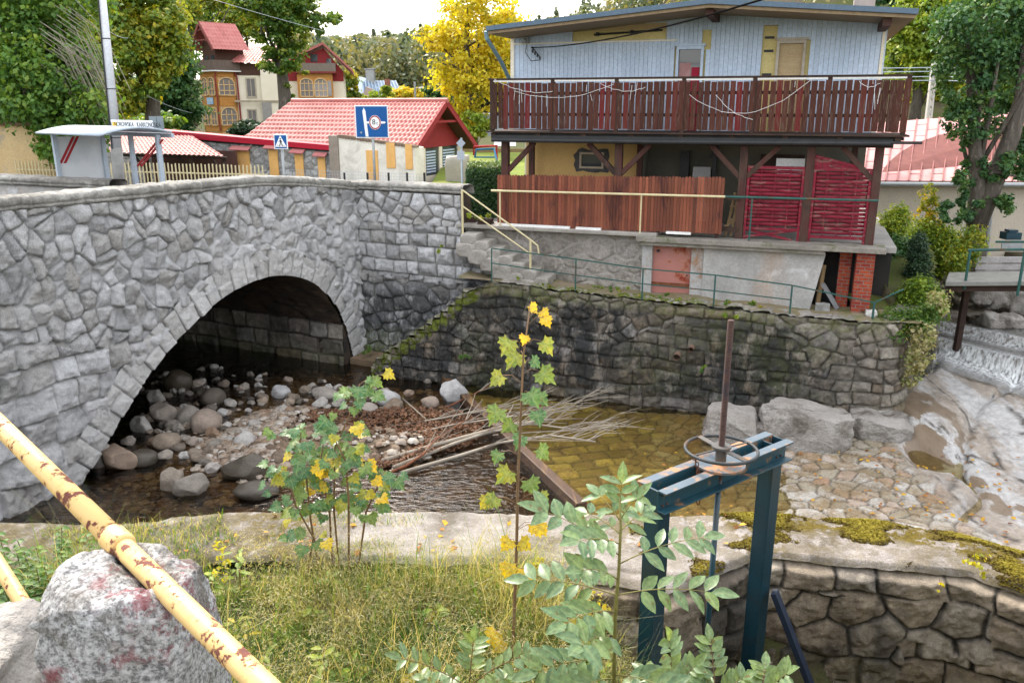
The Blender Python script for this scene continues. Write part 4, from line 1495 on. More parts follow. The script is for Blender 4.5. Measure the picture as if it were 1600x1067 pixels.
# --- back wall of the open ground floor
m = MB()
m.hbox(.12, 3.05, 2.2, 2.4, -2.88, -.72)
m.build('ground_floor_wall', M_yellow, house)
m = MB()
m.hbox(.10, .14, 2.2, 6.5, -2.88, -.72)
m.build('side_wall', M_cream, house)
m = MB()
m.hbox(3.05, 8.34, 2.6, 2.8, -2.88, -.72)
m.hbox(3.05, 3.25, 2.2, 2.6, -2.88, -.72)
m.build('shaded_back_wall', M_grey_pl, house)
m = MB()
for u in (.30, 3.1, 8.0):
    m = MB()
    m.hbox(u, u + .13, 1.9, 2.03, -2.88, -.76)
    m.build('inner_post', M_wood_post, house)
wu0, wz1 = H(906, 238, 2.15)
wu1, wz0 = H(943, 264, 2.15)
m = MB()
rng = random.Random(3)
poly = []
for k in range(22):
    g = 2 * math.pi * k / 22
    rr = 1.0 + rng.uniform(-.12, .12)
    cx = max(-1, min(1, 1.35 * math.cos(g))) * (wu1 - wu0) / 2 * 1.42 * rr
    cz = max(-1, min(1, 1.35 * math.sin(g))) * (wz1 - wz0) / 2 * 1.42 * rr
    poly.append(hp((wu0 + wu1) / 2 + cx, 2.185, (wz0 + wz1) / 2 + cz))
m.prism(poly, np.append(HN, 0) * .02)
m.build('bare_stone_patch', mat('bare_dark_stone', (.10, .10, .10), (.06, .06, .062), None, 6, .9, .8, 10), house)
m = MB()
for (a, b, c, d) in ((wu0, wu1, wz1 - .05, wz1), (wu0, wu1, wz0, wz0 + .05), (wu0, wu0 + .05, wz0 + .05, wz1 - .05), (wu1 - .05, wu1, wz0 + .05, wz1 - .05)):
    m.hbox(a, b, 2.12, 2.2, c, d)
wf = m.build('window', mat('pale_timber_frame', (.48, .40, .30), (.40, .33, .24), None, 5), house)
m = MB()
m.hbox(wu0 + .05, wu1 - .05, 2.16, 2.17, wz0 + .05, wz1 - .05)
m.build('pane', M_glass, wf)
# dark cupboard, white panel, things in the shade of the open floor
u0, _ = H(1052, 243, 2.3)
m = MB()
m.hbox(4.1, 4.32, 2.3, 2.55, -2.88, -1.1)
o = m.build('tall_cupboard', M_black)
tag(o, 'tall black cupboard in the shade of the open ground floor', 'cupboard')
m = MB()
m.hbox(4.42, 4.85, 2.38, 2.44, -2.86, -1.48)
m.hbox(4.50, 4.76, 2.372, 2.38, -1.85, -1.6)
o = m.build('framed_board', mat('grey_white_board', (.5, .5, .5), (.42, .42, .42), None, 3))
tag(o, 'pale framed board leaning in the shaded ground floor beside the black cupboard', 'board')
m = MB()
m.hbox(4.86, 5.02, 2.30, 2.45, -1.2, -.95)
m.hbox(4.90, 4.98, 2.30, 2.56, -2.88, -1.2)
m.hbox(4.80, 5.06, 2.28, 2.47, -1.27, -1.2)
o = m.build('meter_box', M_black)
tag(o, 'small dark meter box on a post in the shaded ground floor', 'meter box')
m = MB()
m.hbox(6.0, 7.0, 2.5, 2.58, -1.75, -1.15)
m.hbox(6.06, 6.94, 2.492, 2.5, -1.7, -1.2)
o = m.build('wall_mirror', M_wood_dark)
tag(o, 'dark framed panel on the back wall above the left woven screen', 'panel')
m = MB()
m.hbox(6.42, 7.02, .75, .8, -1.52, -1.14)
o = m.build('white_board', M_white_p)
tag(o, 'white sheet sticking up behind the left crimson woven screen', 'board')
# leaning wooden chair frame at the gap beside the fence
m = MB()
for (a, b) in ((5.46, 5.58), (5.58, 5.66)):
    m.bar(hp(a, .5, -2.86), hp(b + .02, .62, -1.9), .03, .05)
m.bar(hp(5.50, .53, -2.5), hp(5.62, .56, -2.5), .03, .05)
m.bar(hp(5.52, .55, -2.2), hp(5.66, .58, -2.2), .03, .05)
m.bar(hp(5.40, .52, -2.68), hp(5.72, .58, -2.45), .03, .05)
o = m.build('folding_chair', M_wood_pale)
tag(o, 'folded pale wooden chair leaning in the gap right of the brown picket fence', 'chair')
m = MB()
m.hbox(5.4, 5.75, .2, .28, -2.02, -1.92)
m.build('gap_rail', M_wood_dark, house)
m = MB()
m.hbox(5.4, 5.75, .2, .28, -2.72, -2.62)
m.build('gap_rail', M_wood_dark, house)

m = MB()
m.tube([hp(7.56, .35, -4.4), hp(7.62, .5, -3.4)], .055, 8)
o = m.build('leaning_log', M_wood_pale)
tag(o, 'pale round log leaning in the dark opening left of the brick pillars', 'log')
m = MB()
m.bar(hp(7.62, .2, -3.75), hp(7.98, .15, -4.28), .06, .09)
o = m.build('grey_plank', mat('grey_plank_wood', (.24, .25, .26), (.17, .17, .175), None, 4))
tag(o, 'grey plank slanting across the dark opening beside the leaning log', 'plank')

# --- woven crimson screens
for (a, b, z0, z1, kk) in ((5.86, 7.04, -2.60, -1.30, 0), (7.22, 8.37, -2.72, -1.31, 1)):
    t_ = thing('woven_screen', ['crimson woven slat screen between the open floor posts, broken open along its foot', 'crimson woven slat screen with a slanting board above its top edge'][kk], 'screen', hp((a + b) / 2, .3, -2.88), 'woven screens on the terrace')
    m = MB()
    m.hbox(a, b, .25, .33, z1 - .04, z1 + .02)
    m.hbox(a, b, .25, .33, z0 - .06, z0)
    m.hbox(a, a + .05, .25, .33, z0, z1 - .04)
    m.hbox(b - .05, b, .25, .33, z0, z1 - .04)
    m.hbox(a, a + .05, .25, .33, -2.88, z0 - .06)
    m.hbox(b - .05, b, .25, .33, -2.88, z0 - .06)
    m.build('frame', M_lattice, t_)
    m = MB()
    uprights = np.linspace(a, b, 5)[1:-1]
    for u in uprights:
        m.hbox(u - .012, u + .012, .275, .305, z0, z1 - .04)
    m.build('upright', M_lattice, t_)
    nsl = int((z1 - z0) / .085)
    us = np.linspace(a + .05, b - .05, 25)
    allV, allF = [], []
    for i in range(nsl):
        zc = z0 + .04 + (z1 - z0 - .08) * (i + .3) / nsl
        ph = math.pi * (i % 2)
        wv = -.013 * np.cos((us - a) / (b - a) * 4 * math.pi + ph)
        zs = zc + .004 * np.sin(us * 3 + i)
        P = np.stack([np.stack([hp(u, .29 + w, z - .033) for u, w, z in zip(us, wv, zs)]), np.stack([hp(u, .29 + w, z + .036) for u, w, z in zip(us, wv, zs)])], 1)
        allF.append(grid_faces(25, 2) + 50 * i)
        allV.append(P.reshape(-1, 3))
    o = mesh_np('slats', np.concatenate(allV), np.concatenate(allF), M_lattice, t_, smooth_=True)
    sm = o.modifiers.new('thick', 'SOLIDIFY')
    sm.thickness = .008
    if kk == 1:
        m = MB()
        m.bar(hp(7.1, .27, -1.02), hp(8.16, .29, -1.28), .03, .06)
        m.bar(hp(7.06, .27, -1.30), hp(7.2, .27, -.98), .03, .05)
        for i in range(5):
            uu = 7.2 + .18 * i
            m.hbox(uu, uu + .17, .285, .295, -1.29, -1.06 - .045 * i)
        m.build('slanting_board', M_lattice, t_)
    else:
        m = MB()
        m.bar(hp(5.9, .27, -2.82), hp(6.96, .28, -2.64), .03, .05)
        m.bar(hp(5.9, .30, -2.66), hp(6.9, .29, -2.86), .03, .05)
        m.build('loose_slat', M_lattice, t_)

# --- brown picket fence of the terrace
fence = thing('picket_fence', 'brown stained picket fence with round tops under the balcony', 'fence', hp(2.7, .05, -2.88))
for u in (.2, 1.9, 3.6, 5.3):
    m = MB()
    m.hbox(u - .04, u + .04, .10, .18, -2.86, -1.66)
    m.build('fence_post', M_wood_dark, fence)
m = MB()
for z in (-1.95, -2.55):
    m.hbox(.12, 5.42, .07, .10, z - .04, z + .04)
m.build('cross_rail', M_wood_dark, fence)
m = MB()
rng = random.Random(7)
u = .12
while u < 5.38:
    w = .066
    zt = np.interp(u, [0, 5.4], [-1.60, -1.52]) + rng.uniform(-.012, .012)
    zb = np.interp(u, [0, 5.4], [-2.82, -2.76]) + rng.uniform(-.015, .01)
    v0 = .045 + rng.uniform(-.004, .004)
    pr = [hp(u, v0, zb), hp(u + w, v0, zb), hp(u + w, v0, zt - .03), hp(u + w * .8, v0, zt - .008), hp(u + w * .5, v0, zt), hp(u + w * .2, v0, zt - .008), hp(u, v0, zt - .03)]
    m.prism(pr, np.append(HN, 0) * .02)
    u += .0725
m.build('pickets', M_fence, fence)
m = MB()
for a, b in ((.15, 1.95), (2.1, 2.7), (4.2, 4.75)):
    m = MB()
    m.hbox(a, b, -.06, .02, -2.80, -2.748)
    m.build('plastic_sill', M_white_p, fence)

# --- rails in front
hr = thing('terrace_rail', 'long horizontal pipe rail before the picket fence, cream on the left turning green', 'railing', hp(4, -.12, -2.88))
zr = lambda u: np.interp(u, [.1, 8.5], [-1.97, -1.90])
m = MB()
m.tube([hp(.02, -.1, zr(0)), hp(3.0, -.1, zr(3)), hp(5.45, -.1, zr(5.45))], .026, 10)
m.build('rail_bar', M_cream_rail, hr)
m = MB()
m.tube([hp(5.45, -.1, zr(5.45)), hp(8.52, -.1, zr(8.5))], .0262, 10)
m.build('rail_bar', M_green_rail, hr)
for u, mm in ((.24, M_cream_rail), (3.62, M_cream_rail), (6.02, M_green_rail)):
    m = MB()
    m.tube([hp(u, -.1, -2.86), hp(u, -.1, zr(u) - .01)], .018, 8)
    m.build('rail_post', mm, hr)

gr = thing('path_railing', 'low dark green pipe railing along the top of the rubble wall', 'railing', hp(3.6, -.8, -4.2))
gpts = [(768, 388, 437), (900, 405, 458), (1005, 420, 470), (1118, 430, 482), (1238, 446, 494)]
top = []
mid = []
for (px, py, pb) in gpts:
    u, z = H(px, py, -.8)
    ub, zb_ = H(px, pb, -.8)
    m = MB()
    m.bar(hp(u, -.8, zb_ - .1), hp(u, -.8, z), .03, .03)
    m.build('rail_post', M_green_rail, gr)
    top.append(hp(u, -.8, z))
    mid.append(hp(u, -.8, z - (z - zb_) * .47))
m = MB()
u5, z5 = H(1366, 472, -.55)
top.append(hp(u5, -.6, z5))
u6, z6 = H(1412, 452, -.1)
top.append(hp(u6, -.1, z6))
for a, b in zip(top, top[1:]):
    m.bar(a, b, .022, .026)
for a, b in zip(mid, mid[1:]):
    m.bar(a, b, .02, .022)
m.build('rail_bar', M_green_rail, gr)
m = MB()
m.bar(hp(u5, -.6, -4.3), hp(u5, -.6, z5), .035, .035)
m.build('rail_post', M_green_rail, gr)

cr = thing('stair_railing', 'cream double pipe handrail going down the stone steps', 'railing', hp(.2, -.45, -3.6))
P1, P2 = H(722, 297, -.45), H(829, 375, -.45)
m = MB()
e1, e2 = H(840, 384, -.45), H(842, 397, -.45)
m.tube([hp(P1[0], -.45, P1[1]), hp(P2[0], -.45, P2[1]), hp(e1[0], -.45, e1[1]), hp(e2[0], -.45, e2[1])], .02, 8)
Q1, Q2 = H(722, 322, -.45), H(829, 397, -.45)
m.tube([hp(Q1[0], -.45, Q1[1]), hp(Q2[0], -.45, Q2[1])], .018, 8)
m.build('rail_bar', M_cream_rail, cr)
for px, p0, p1 in ((722, 297, 368), (829, 375, 438)):
    a, b = H(px, p0, -.45), H(px, p1, -.45)
    m = MB()
    m.tube([hp(a[0], -.45, b[1] - .1), hp(a[0], -.45, a[1])], .027, 8)
    m.build('rail_post', M_cream_rail, cr)

# --- stone steps
steps = thing('stone_steps', 'worn granite steps leading down from the road to the ledge path', 'steps', hp(.4, -.3, -4))


def rough_block(c, size, ax, seed, amp=.03, n=10, cuts=0):
    """a hewn block: a subdivided box pushed about by noise"""
    out_v, out_f = [], []
    idx = {}
    fs = []
    g = np.linspace(-1, 1, n)
    for axis_ in range(3):
        for sgn in (-1, 1):
            ids = np.zeros((n, n), int)
            for i in range(n):
                for j in range(n):
                    p = [0, 0, 0]
                    p[axis_] = sgn
                    p[(axis_ + 1) % 3] = g[i]
                    p[(axis_ + 2) % 3] = g[j]
                    key = tuple(round(x, 5) for x in p)
                    if key not in idx:
                        idx[key] = len(out_v)
                        out_v.append(p)
                    ids[i, j] = idx[key]
            for i in range(n - 1):
                for j in range(n - 1):
                    q = (ids[i, j], ids[i + 1, j], ids[i + 1, j + 1], ids[i, j + 1])
                    fs.append(q if sgn > 0 else q[::-1])
    V = np.array(out_v, float)
    r = np.linalg.norm(V, axis=1)
    V = V * (1 - .10 * smooth((r - 1.25) / .5))[:, None]
    W = V * np.asarray(size, float) / 2
    W = W + fbm(W * 3.2 / max(.2, max(size)) + seed * 3.1, 4, seed)[:, None] * amp * np.sign(V) * np.abs(V)
    A = np.eye(3) if ax is None else np.asarray(ax, float)
    return W @ A + np.asarray(c, float), np.array(fs)


def block_obj(name, c, size, ax, seed, m, parent=None, amp=.03, n=10, sm=True):
    V, F = rough_block(c, size, ax, seed, amp, n)
    return mesh_np(name, V, F, m, parent, smooth_=sm)


HAX = np.array([np.append(HU, 0), np.append(HN, 0), (0, 0, 1)])
M_step = mat('step_granite', (.36, .34, .31), (.27, .25, .225), (.20, .19, .15), 3, .9, .6, 16, dist=.03)
for i in range(7):
    u = -.42 + .30 * i
    z = -2.98 - .155 * i
    block_obj('step', hp(u, -.12, z - .12), (.42, .85, .26), HAX, 20 + i, M_step, steps, .010, 16)
    block_obj('step', hp(u - .05, -.30, z - .38), (.5, .6, .34), HAX, 40 + i, M_step, steps, .018, 16)
o = block_obj('stone_slab', hp(7.66, -.02, -4.32), (.30, .10, .36), HAX, 71, mat('grey_slab_stone', (.30, .30, .29), (.2, .2, .19), None, 5, .9, .6, 20), None, .02, 14)
tag(o, 'grey stone slab standing at the foot of the leaning log', 'stone')
o = block_obj('pale_block', hp(8.62, -.35, -4.22), (.22, .16, .14), HAX, 72, mat('pale_block_stone', (.52, .51, .49), (.42, .41, .39), None, 5), None, .02, 14)
tag(o, 'pale broken stone block lying before the front brick pillar', 'stone')
# planters and pots on the paved corner at the head of the steps
m = MB()
m.hexa([hp(-1.5, .5, -3.2), hp(-.0, .3, -3.2), hp(.0, 3.2, -3.2), hp(-1.9, 3.2, -3.2), hp(-1.5, .5, -2.94), hp(-.0, .3, -2.94), hp(.0, 3.2, -2.93), hp(-1.9, 3.2, -2.93)])


def mat_paver():
    t = NT('pale_paving')
    x = t.n('ShaderNodeTexBrick')
    t.put(x.inputs['Vector'], t.scaled((4, 4, 4), (0, 0, R(38))))
    x.inputs['Color1'].default_value = (.55, .52, .50, 1)
    x.inputs['Color2'].default_value = (.44, .42, .40, 1)
    x.inputs['Mortar'].default_value = (.18, .17, .16, 1)
    x.inputs['Scale'].default_value = 1.0
    col = t.mix(.4, x.outputs[0], t.ramp(t.noise(9, 4), [(.3, .6), (.7, 1.2)]), 'MULTIPLY')
    t.pbr(col, .85)
    return t.done()


o = m.build('pavement', mat_paver())
tag(o, kind='structure')
# ================================================================== THE VILLAGE BEHIND THE BRIDGE
TH = R(22)
VE = np.array([math.cos(TH), -math.sin(TH), 0])      # along the fronts, to the right and nearer
VN = np.array([math.sin(TH), math.cos(TH), 0])       # away
UPV = np.array([0, 0, 1.0])


def frame_at(o, e=VE, n=VN):
    o = np.asarray(o, float)
    return lambda a, b, z: np.array([o[0] + e[0] * a + n[0] * b, o[1] + e[1] * a + n[1] * b, z])


def fbox(m, f, a0, a1, b0, b1, z0, z1, t=None):
    return m.hexa([f(a0, b0, z0), f(a1, b0, z0), f(a1, b1, z0), f(a0, b1, z0), f(a0, b0, z1), f(a1, b0, z1), f(a1, b1, z1), f(a0, b1, z1)], t)


def solve(f, px, py, b=0.0):
    """(a, z) on the front plane of a village frame where a measured sight line meets it"""
    d = ray(px, py)
    p0, p1 = f(0, b, 0), f(1, b, 0)
    e = p1 - p0
    M_ = np.array([[d[0], -e[0]], [d[1], -e[1]]])
    k, a = np.linalg.solve(M_, p0[:2])
    return a, d[2] * k


def tiled_roof(name, c00, c10, c01, c11, m, parent, tw=.18, th=.27, amp=.035, lift=.03):
    """pantiles between eave (c00..c10) and ridge (c01..c11)"""
    c00, c10, c01, c11 = (np.asarray(c, float) for c in (c00, c10, c01, c11))
    L, W = np.linalg.norm(c10 - c00), np.linalg.norm(c01 - c00)
    nu, nv = int(L / tw * 7) + 1, int(W / th * 6) + 1
    a, b = np.meshgrid(np.linspace(0, 1, nu), np.linspace(0, 1, nv), indexing='ij')
    P = (c00 + (c10 - c00) * a[..., None]) * (1 - b[..., None]) + (c01 + (c11 - c01) * a[..., None]) * b[..., None]
    n = np.cross(c10 - c00, c01 - c00)
    n /= np.linalg.norm(n)
    x = a * L / tw
    y = b * W / th
    fy = y - np.floor(y)
    h = amp * (.5 + .5 * np.sin(2 * math.pi * x)) ** .7 + lift * (1 - fy) + .006 * (_hash(np.floor(x), np.floor(y)) - .5)
    return mesh_np(name, P + n * h[..., None], grid_faces(nu, nv), m, parent, smooth_=True)


# ---- red tiled hall behind the bridge
E0 = aty(650, 237, 28.0)
fh = frame_at(E0)
ez = E0[2]
w2, rz = 2.45, .10
ll = -7.6
hall = thing('tiled_hall', 'long low hall with a steep red tiled roof and dark red boarded gable', 'building', (E0[0], E0[1], -3))
m = MB()
fbox(m, fh, ll + .3, -.62, .35, 4.6, -3.4, ez + .02)
m.build('wall', M_cream, hall)
tiled_roof('roof', fh(ll, -.12, ez - .08), fh(-.02, -.12, ez - .08), fh(ll + 1.0, w2, rz), fh(0, w2, rz), M_tile, hall, lift=.05)
tiled_roof('roof', fh(-.02, 2 * w2 + .1, ez - .08), fh(ll, 2 * w2 + .1, ez - .08), fh(0, w2, rz), fh(ll + 1.0, w2, rz), M_tile, hall)
m = MB()
m.tube([fh(ll + 1.0, w2, rz + .03), fh(0, w2, rz + .03)], .09, 8)
m.build('ridge_tiles', M_tile, hall)
m = MB()
m.prism([fh(-.6, .25, ez + .03), fh(-.6, 2 * w2 - .25, ez + .03), fh(-.6, w2, rz - .22)], VE * .1)
m.build('gable_boards', M_redboard, hall)
m = MB()
for (b0, z0, b1, z1) in ((-.15, ez - .13, w2, rz - .04), (w2, rz - .04, 2 * w2 + .15, ez - .13)):
    m.bar(fh(-.04, b0, z0), fh(-.04, b1, z1), .05, .20)
m.bar(fh(-.1, w2 * .55, (ez + rz) / 2 + .12), fh(-.1, w2 * 1.45, (ez + rz) / 2 + .12), .06, .08)
m.build('barge_board', M_redboard, hall)
m = MB()
for (b0, z0, b1, z1) in ((0, ez - .12, w2, rz - .06), (w2, rz - .06, 2 * w2, ez - .12)):
    m.bar(fh(-.33, b0, z0 - .02), fh(-.33, b1, z1 - .02), .56, .03, up=(0, 0, 1))
m.build('eaves_underside', M_brown, hall)
m = MB()
fbox(m, fh, -.62, -.52, .3, 4.6, -3.4, ez - .95)
fbox(m, fh, -.62, -.52, .3, .62, ez - .95, ez + .03)
fbox(m, fh, -.62, -.52, 4.28, 4.6, ez - .95, ez + .03)
for b in (1.42, 2.72):
    fbox(m, fh, -.62, -.52, b, b + .24, ez - .95, ez + .03)
m.build('gable_wall', M_cream, hall)
for b0, b1 in ((.62, 1.42), (1.66, 2.72), (2.96, 4.28)):
    m = MB()
    fbox(m, fh, -.60, -.56, b0, b1, ez - .95, ez + .03)
    w_ = m.build('window', M_glass, hall)
    m = MB()
    for k in range(8):
        fbox(m, fh, -.555, -.545, b0 + .1, b1 - .25, ez - .85 + .1 * k, ez - .80 + .1 * k)
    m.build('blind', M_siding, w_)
m = MB()
m.tube([fh(-.35, -.2, ez - .16), fh(-.35, .05, ez - .35), fh(-.35, .05, -3.3)], .05, 8)
m.tube([fh(ll, -.2, ez - .14), fh(-.02, -.2, ez - .16)], .06, 8)
m.build('gutter', M_black, hall)

# ---- white roofless front with boarded openings
fw = frame_at(E0 + VN * -1.15 + VE * .15)
front = thing('boarded_front', 'white rendered wall with a boarded door and two boarded windows below the red tiled hall', 'building', tuple(fw(-1.8, 0, -3)))
aL, zL = solve(fw, 528, 214)
aR, zR = solve(fw, 648, 231)
m = MB()
m.prism([fw(aL, 0, -3.4), fw(aR, 0, -3.4), fw(aR, 0, zR), fw(aL, 0, zL)], VN * .6)
m.build('wall', M_white, front)
rub = MB()
rng = random.Random(5)
for k in range(26):
    t0 = k / 26
    a = aL + (aR - aL) * t0
    rub.box(fw(a + .05, .12, zL + (zR - zL) * t0 + .02), (.16, .3, rng.uniform(.06, .11)), (VE, VN, UPV))
rub.build('ragged_coping', mat('broken_brick_edge', (.28, .20, .15), (.20, .15, .12), None, 8), front)
m = MB()
a0, a1 = solve(fw, 516, 240)[0], solve(fw, 530, 240)[0]
fbox(m, fw, a0, a1, -.06, .5, -3.4, solve(fw, 522, 212)[1])
m.build('end_pier', mat('brick_render_pier', (.33, .28, .24), (.25, .21, .18), None, 5), front)
for (x0, y0, x1, y1, nm) in ((572, 235, 592, 290, 'boarded_door'), (603, 223, 618, 263, 'boarded_window'), (633, 226, 645, 265, 'boarded_window')):
    b0, zt = solve(fw, x0, y0, -.02)
    b1, zb = solve(fw, x1, y1, -.02)
    m = MB()
    fbox(m, fw, b0, b1, -.035, -.003, max(zb, -3.1), zt)
    m.build(nm, M_chipboard, front)

# ---- stone wall with crimson coping and boarded openings
fs_ = frame_at(fw(aL - .02, .1, 0))
swall = thing('rubble_wall', 'long grey rubble wall under a crimson metal coping with boarded openings', 'wall', tuple(fs_(-5, 0, -3)))
aW, zW = solve(fs_, 160, 196)
aV, zV = solve(fs_, 530, 229)
ug, qg = np.meshgrid(np.arange(aW, aV, .045), np.linspace(0, 1, 60), indexing='ij')
zt_ = np.interp(ug, [aW, aV], [zW - .22, zV - .12])
Z = -3.4 + (zt_ + 3.4) * qg
P = np.stack([fs_(0, 0, 0)[0] + VE[0] * ug, fs_(0, 0, 0)[1] + VE[1] * ug, Z], -1)
cv = voro(ug * 3.2, Z * 4.2, 24, .95, .5)
relief('masonry', M_village, swall, P, np.broadcast_to(-VN, P.shape), (cv[0] / 3.6, cv[1], cv[2], cv[3], cv[4] / 3.2, cv[5] / 4.2), .03, .045, .2, .015, 5, attrs=dict(stain=0 * Z, moss=0 * Z))
m = MB()
m.prism([fs_(aW, -.12, zW - .22), fs_(aV, -.12, zV - .14), fs_(aV, -.12, zV + .02), fs_(aW, -.12, zW + .02)], VN * .6)
m.build('coping', M_tile_red, swall)
m = MB()
m.prism([fs_(aW, -.05, zW - .30), fs_(aV, -.05, zV - .20), fs_(aV, -.05, zV - .142), fs_(aW, -.05, zW - .222)], VN * .5)
m.build('coping_underside', M_black, swall)
m = MB()
m.prism([fs_(aW, .1, -3.4), fs_(aV, .1, -3.4), fs_(aV, .1, zV - .2), fs_(aW, .1, zW - .3)], VN * .3)
m.build('wall_core', M_vault, swall)
for (x0, y0, x1, y1) in ((322, 244, 340, 290), (367, 236, 394, 290), (420, 234, 438, 290), (461, 241, 477, 290), (497, 246, 511, 290)):
    b0, zt = solve(fs_, x0, y0, -.05)
    b1, zb = solve(fs_, x1, y1, -.05)
    m = MB()
    fbox(m, fs_, b0, b1, -.09, -.05, max(zb, -3.2), zt)
    w_ = m.build('boarded_window', M_chipboard, swall)
    if x0 > 330:
        m = MB()
        m.prism([fs_(b0 - .1, -.05, zt + .16), fs_(b1 + .1, -.05, zt + .13), fs_(b1 + .12, -.26, zt + .02), fs_(b0 - .1, -.26, zt + .04)], (0, 0, .03))
        m.build('drip_board', mat('faded_red_board', (.42, .16, .15), (.34, .12, .12), None, 5), w_)

# ---- small tiled lean-to
shed = thing('tiled_shelter', 'small open shelter with a red tiled roof on timber posts against the rubble wall', 'shed', tuple(fs_(-7.6, -1.2, -3)))
fq = frame_at(fs_(0, -2.0, 0))
k0, kz = solve(fq, 208, 246)
k1, kz1 = solve(fq, 350, 246)
r0, rzz = solve(fq, 196, 208, 1.8)
r1, rz1 = solve(fq, 300, 213, 1.8)
tiled_roof('roof', fq(k0 - 1.0, 0, kz1 + .02), fq(k1, 0, kz1), fq(r0 - .9, 1.8, rz1), fq(r1, 1.8, rz1 - .02), M_tile, shed, .2, .3)
for a in (k1 - .25, (k0 + k1) / 2 + .3, k0 + .3):
    m = MB()
    fbox(m, fq, a - .06, a + .06, .2, .32, -3.4, kz1 - .02)
    m.bar(fq(a - .03, .26, kz1 - .6), fq(a - .5, .26, kz1 - .05), .07, .07)
    m.build('post', M_wood_dark, shed)
m = MB()
fbox(m, fq, k0 - .9, k1 - .1, .18, .3, kz1 - .08, kz1 - .0)
m.build('eaves_beam', M_wood_dark, shed)
m = MB()
fbox(m, fq, k0 - .8, k1 - .9, 1.6, 1.7, -3.4, kz1 + .1)
m.build('back_wall', mat('dark_red_brick_wall', (.12, .05, .04), (.07, .04, .035), None, 6), shed)

# ---- cream picket railing in front of it
pf = thing('picket_railing', 'long cream picket railing between the bus shelter and the rubble wall', 'fence', (-8.5, 23.3, -2.95))
pa_, pb_ = np.array([-14.5, 24.6, 0]), np.array([-6.6, 22.6, 0])
n_ = int(np.linalg.norm(pb_ - pa_) / .115)
m = MB()
rng = random.Random(2)
for k in range(n_):
    p = pa_ + (pb_ - pa_) * k / n_
    h = rng.uniform(-.02, .02)
    m.box(p + np.array([0, 0, -2.05 + h]), (.032, .02, .95))
m.build('pickets', M_cream_rail, pf)
m = MB()
for z in (-2.3, -1.82):
    m.bar(pa_ + np.array([0, .02, z]), pb_ + np.array([0, .02, z]), .025, .035)
m.build('cross_rail', M_cream_rail, pf)

# ---- mesh fence with dark posts before the white front
mf = thing('mesh_fence', 'thin wire mesh fence on short dark posts along the road edge', 'fence', (-3.2, 23.3, -2.95))
ff = frame_at(aty(600, 275, 24.0))
for px in (538, 574, 607, 636, 663):
    a, z = solve(ff, px, 270)
    m = MB()
    fbox(m, ff, a - .025, a + .025, -.02, .02, -2.95, z)
    m.build('fence_post', M_black, mf)
m = MB()
a0, a1 = solve(ff, 440, 270)[0], solve(ff, 664, 270)[0]
zf = solve(ff, 600, 270)[1]
for z in np.arange(zf - .55, zf + .02, .09):
    m.bar(ff(a0, 0, z), ff(a1, 0, z), .006, .006)
for a in np.arange(a0, a1, .09):
    m.bar(ff(a, .0, -2.9), ff(a, .0, zf), .005, .005)
m.build('wire_mesh', M_pale_steel, mf)

# ---- bus shelter
bs = thing('bus_shelter', 'pale steel bus shelter with curved roof and a stop name board', 'bus shelter', (-9.3, 20.8, -2.95))
fb = frame_at(aty(165, 260, 21.0), np.array([.80, -.60, 0]), np.array([-.60, -.80, 0]))
pts_ = {}
LP = [(118, 275, 104), (165, 283, 160)]
zt = solve(fb, 165, 211)[1]
a_l, a_r = solve(fb, 163, 240)[0], solve(fb, 249, 240)[0]
a_m = solve(fb, 207, 240)[0]
a_bl = 0.0
for (a, b) in ((a_l, 0), (a_m, 0), (a_r, 0), (a_bl, 1.15)):
    m = MB()
    fbox(m, fb, a - .045, a + .045, b - .05, b + .05, -2.98, zt + .05)
    m.build('post', M_pale_steel, bs, bevel=.006)
# curved roof
ab = np.linspace(0, 1, 12)
za = [zt + .03 + .17 * math.sin(math.pi * (.10 + .85 * t)) for t in ab]
A_, B_ = np.meshgrid(np.array([a_bl - .1, a_r + .35]), ab, indexing='ij')
Pr = np.stack([np.stack([fb(-.15, -.22 + 1.7 * t, z), fb(a_r + .25, -.22 + 1.7 * t, z)]) for t, z in zip(ab, za)], 1)
o = mesh_np('roof', Pr, grid_faces(2, 12), M_pale_steel, bs, smooth_=True)
sm = o.modifiers.new('thick', 'SOLIDIFY')
sm.thickness = .04
m = MB()
fbox(m, fb, -.15, a_r + .25, -.27, -.20, zt - .02, zt + .075)
m.build('fascia', M_pale_steel, bs)
s0, s1 = solve(fb, 176, 212, 0)[0], solve(fb, 240, 212, 0)[0]
m = MB()
fbox(m, fb, s0, s1, -.02, .0, zt + .16, zt + .36)
sb = m.build('name_board', M_sign_white, bs)
text('lettering', 'UL. NOROWSKA - KARKONOSKA', .15, fb((s0 + s1) / 2 + .12, .004, zt + .26), (.80, -.60, 0), (0, 0, 1), M_sign_black, sb, .002)
m = MB()
fbox(m, fb, s0 + .06, s0 + .26, .001, .004, zt + .21, zt + .31)
m.build('badge', mat('amber_badge', (.65, .42, .05), None, None, 3), sb)


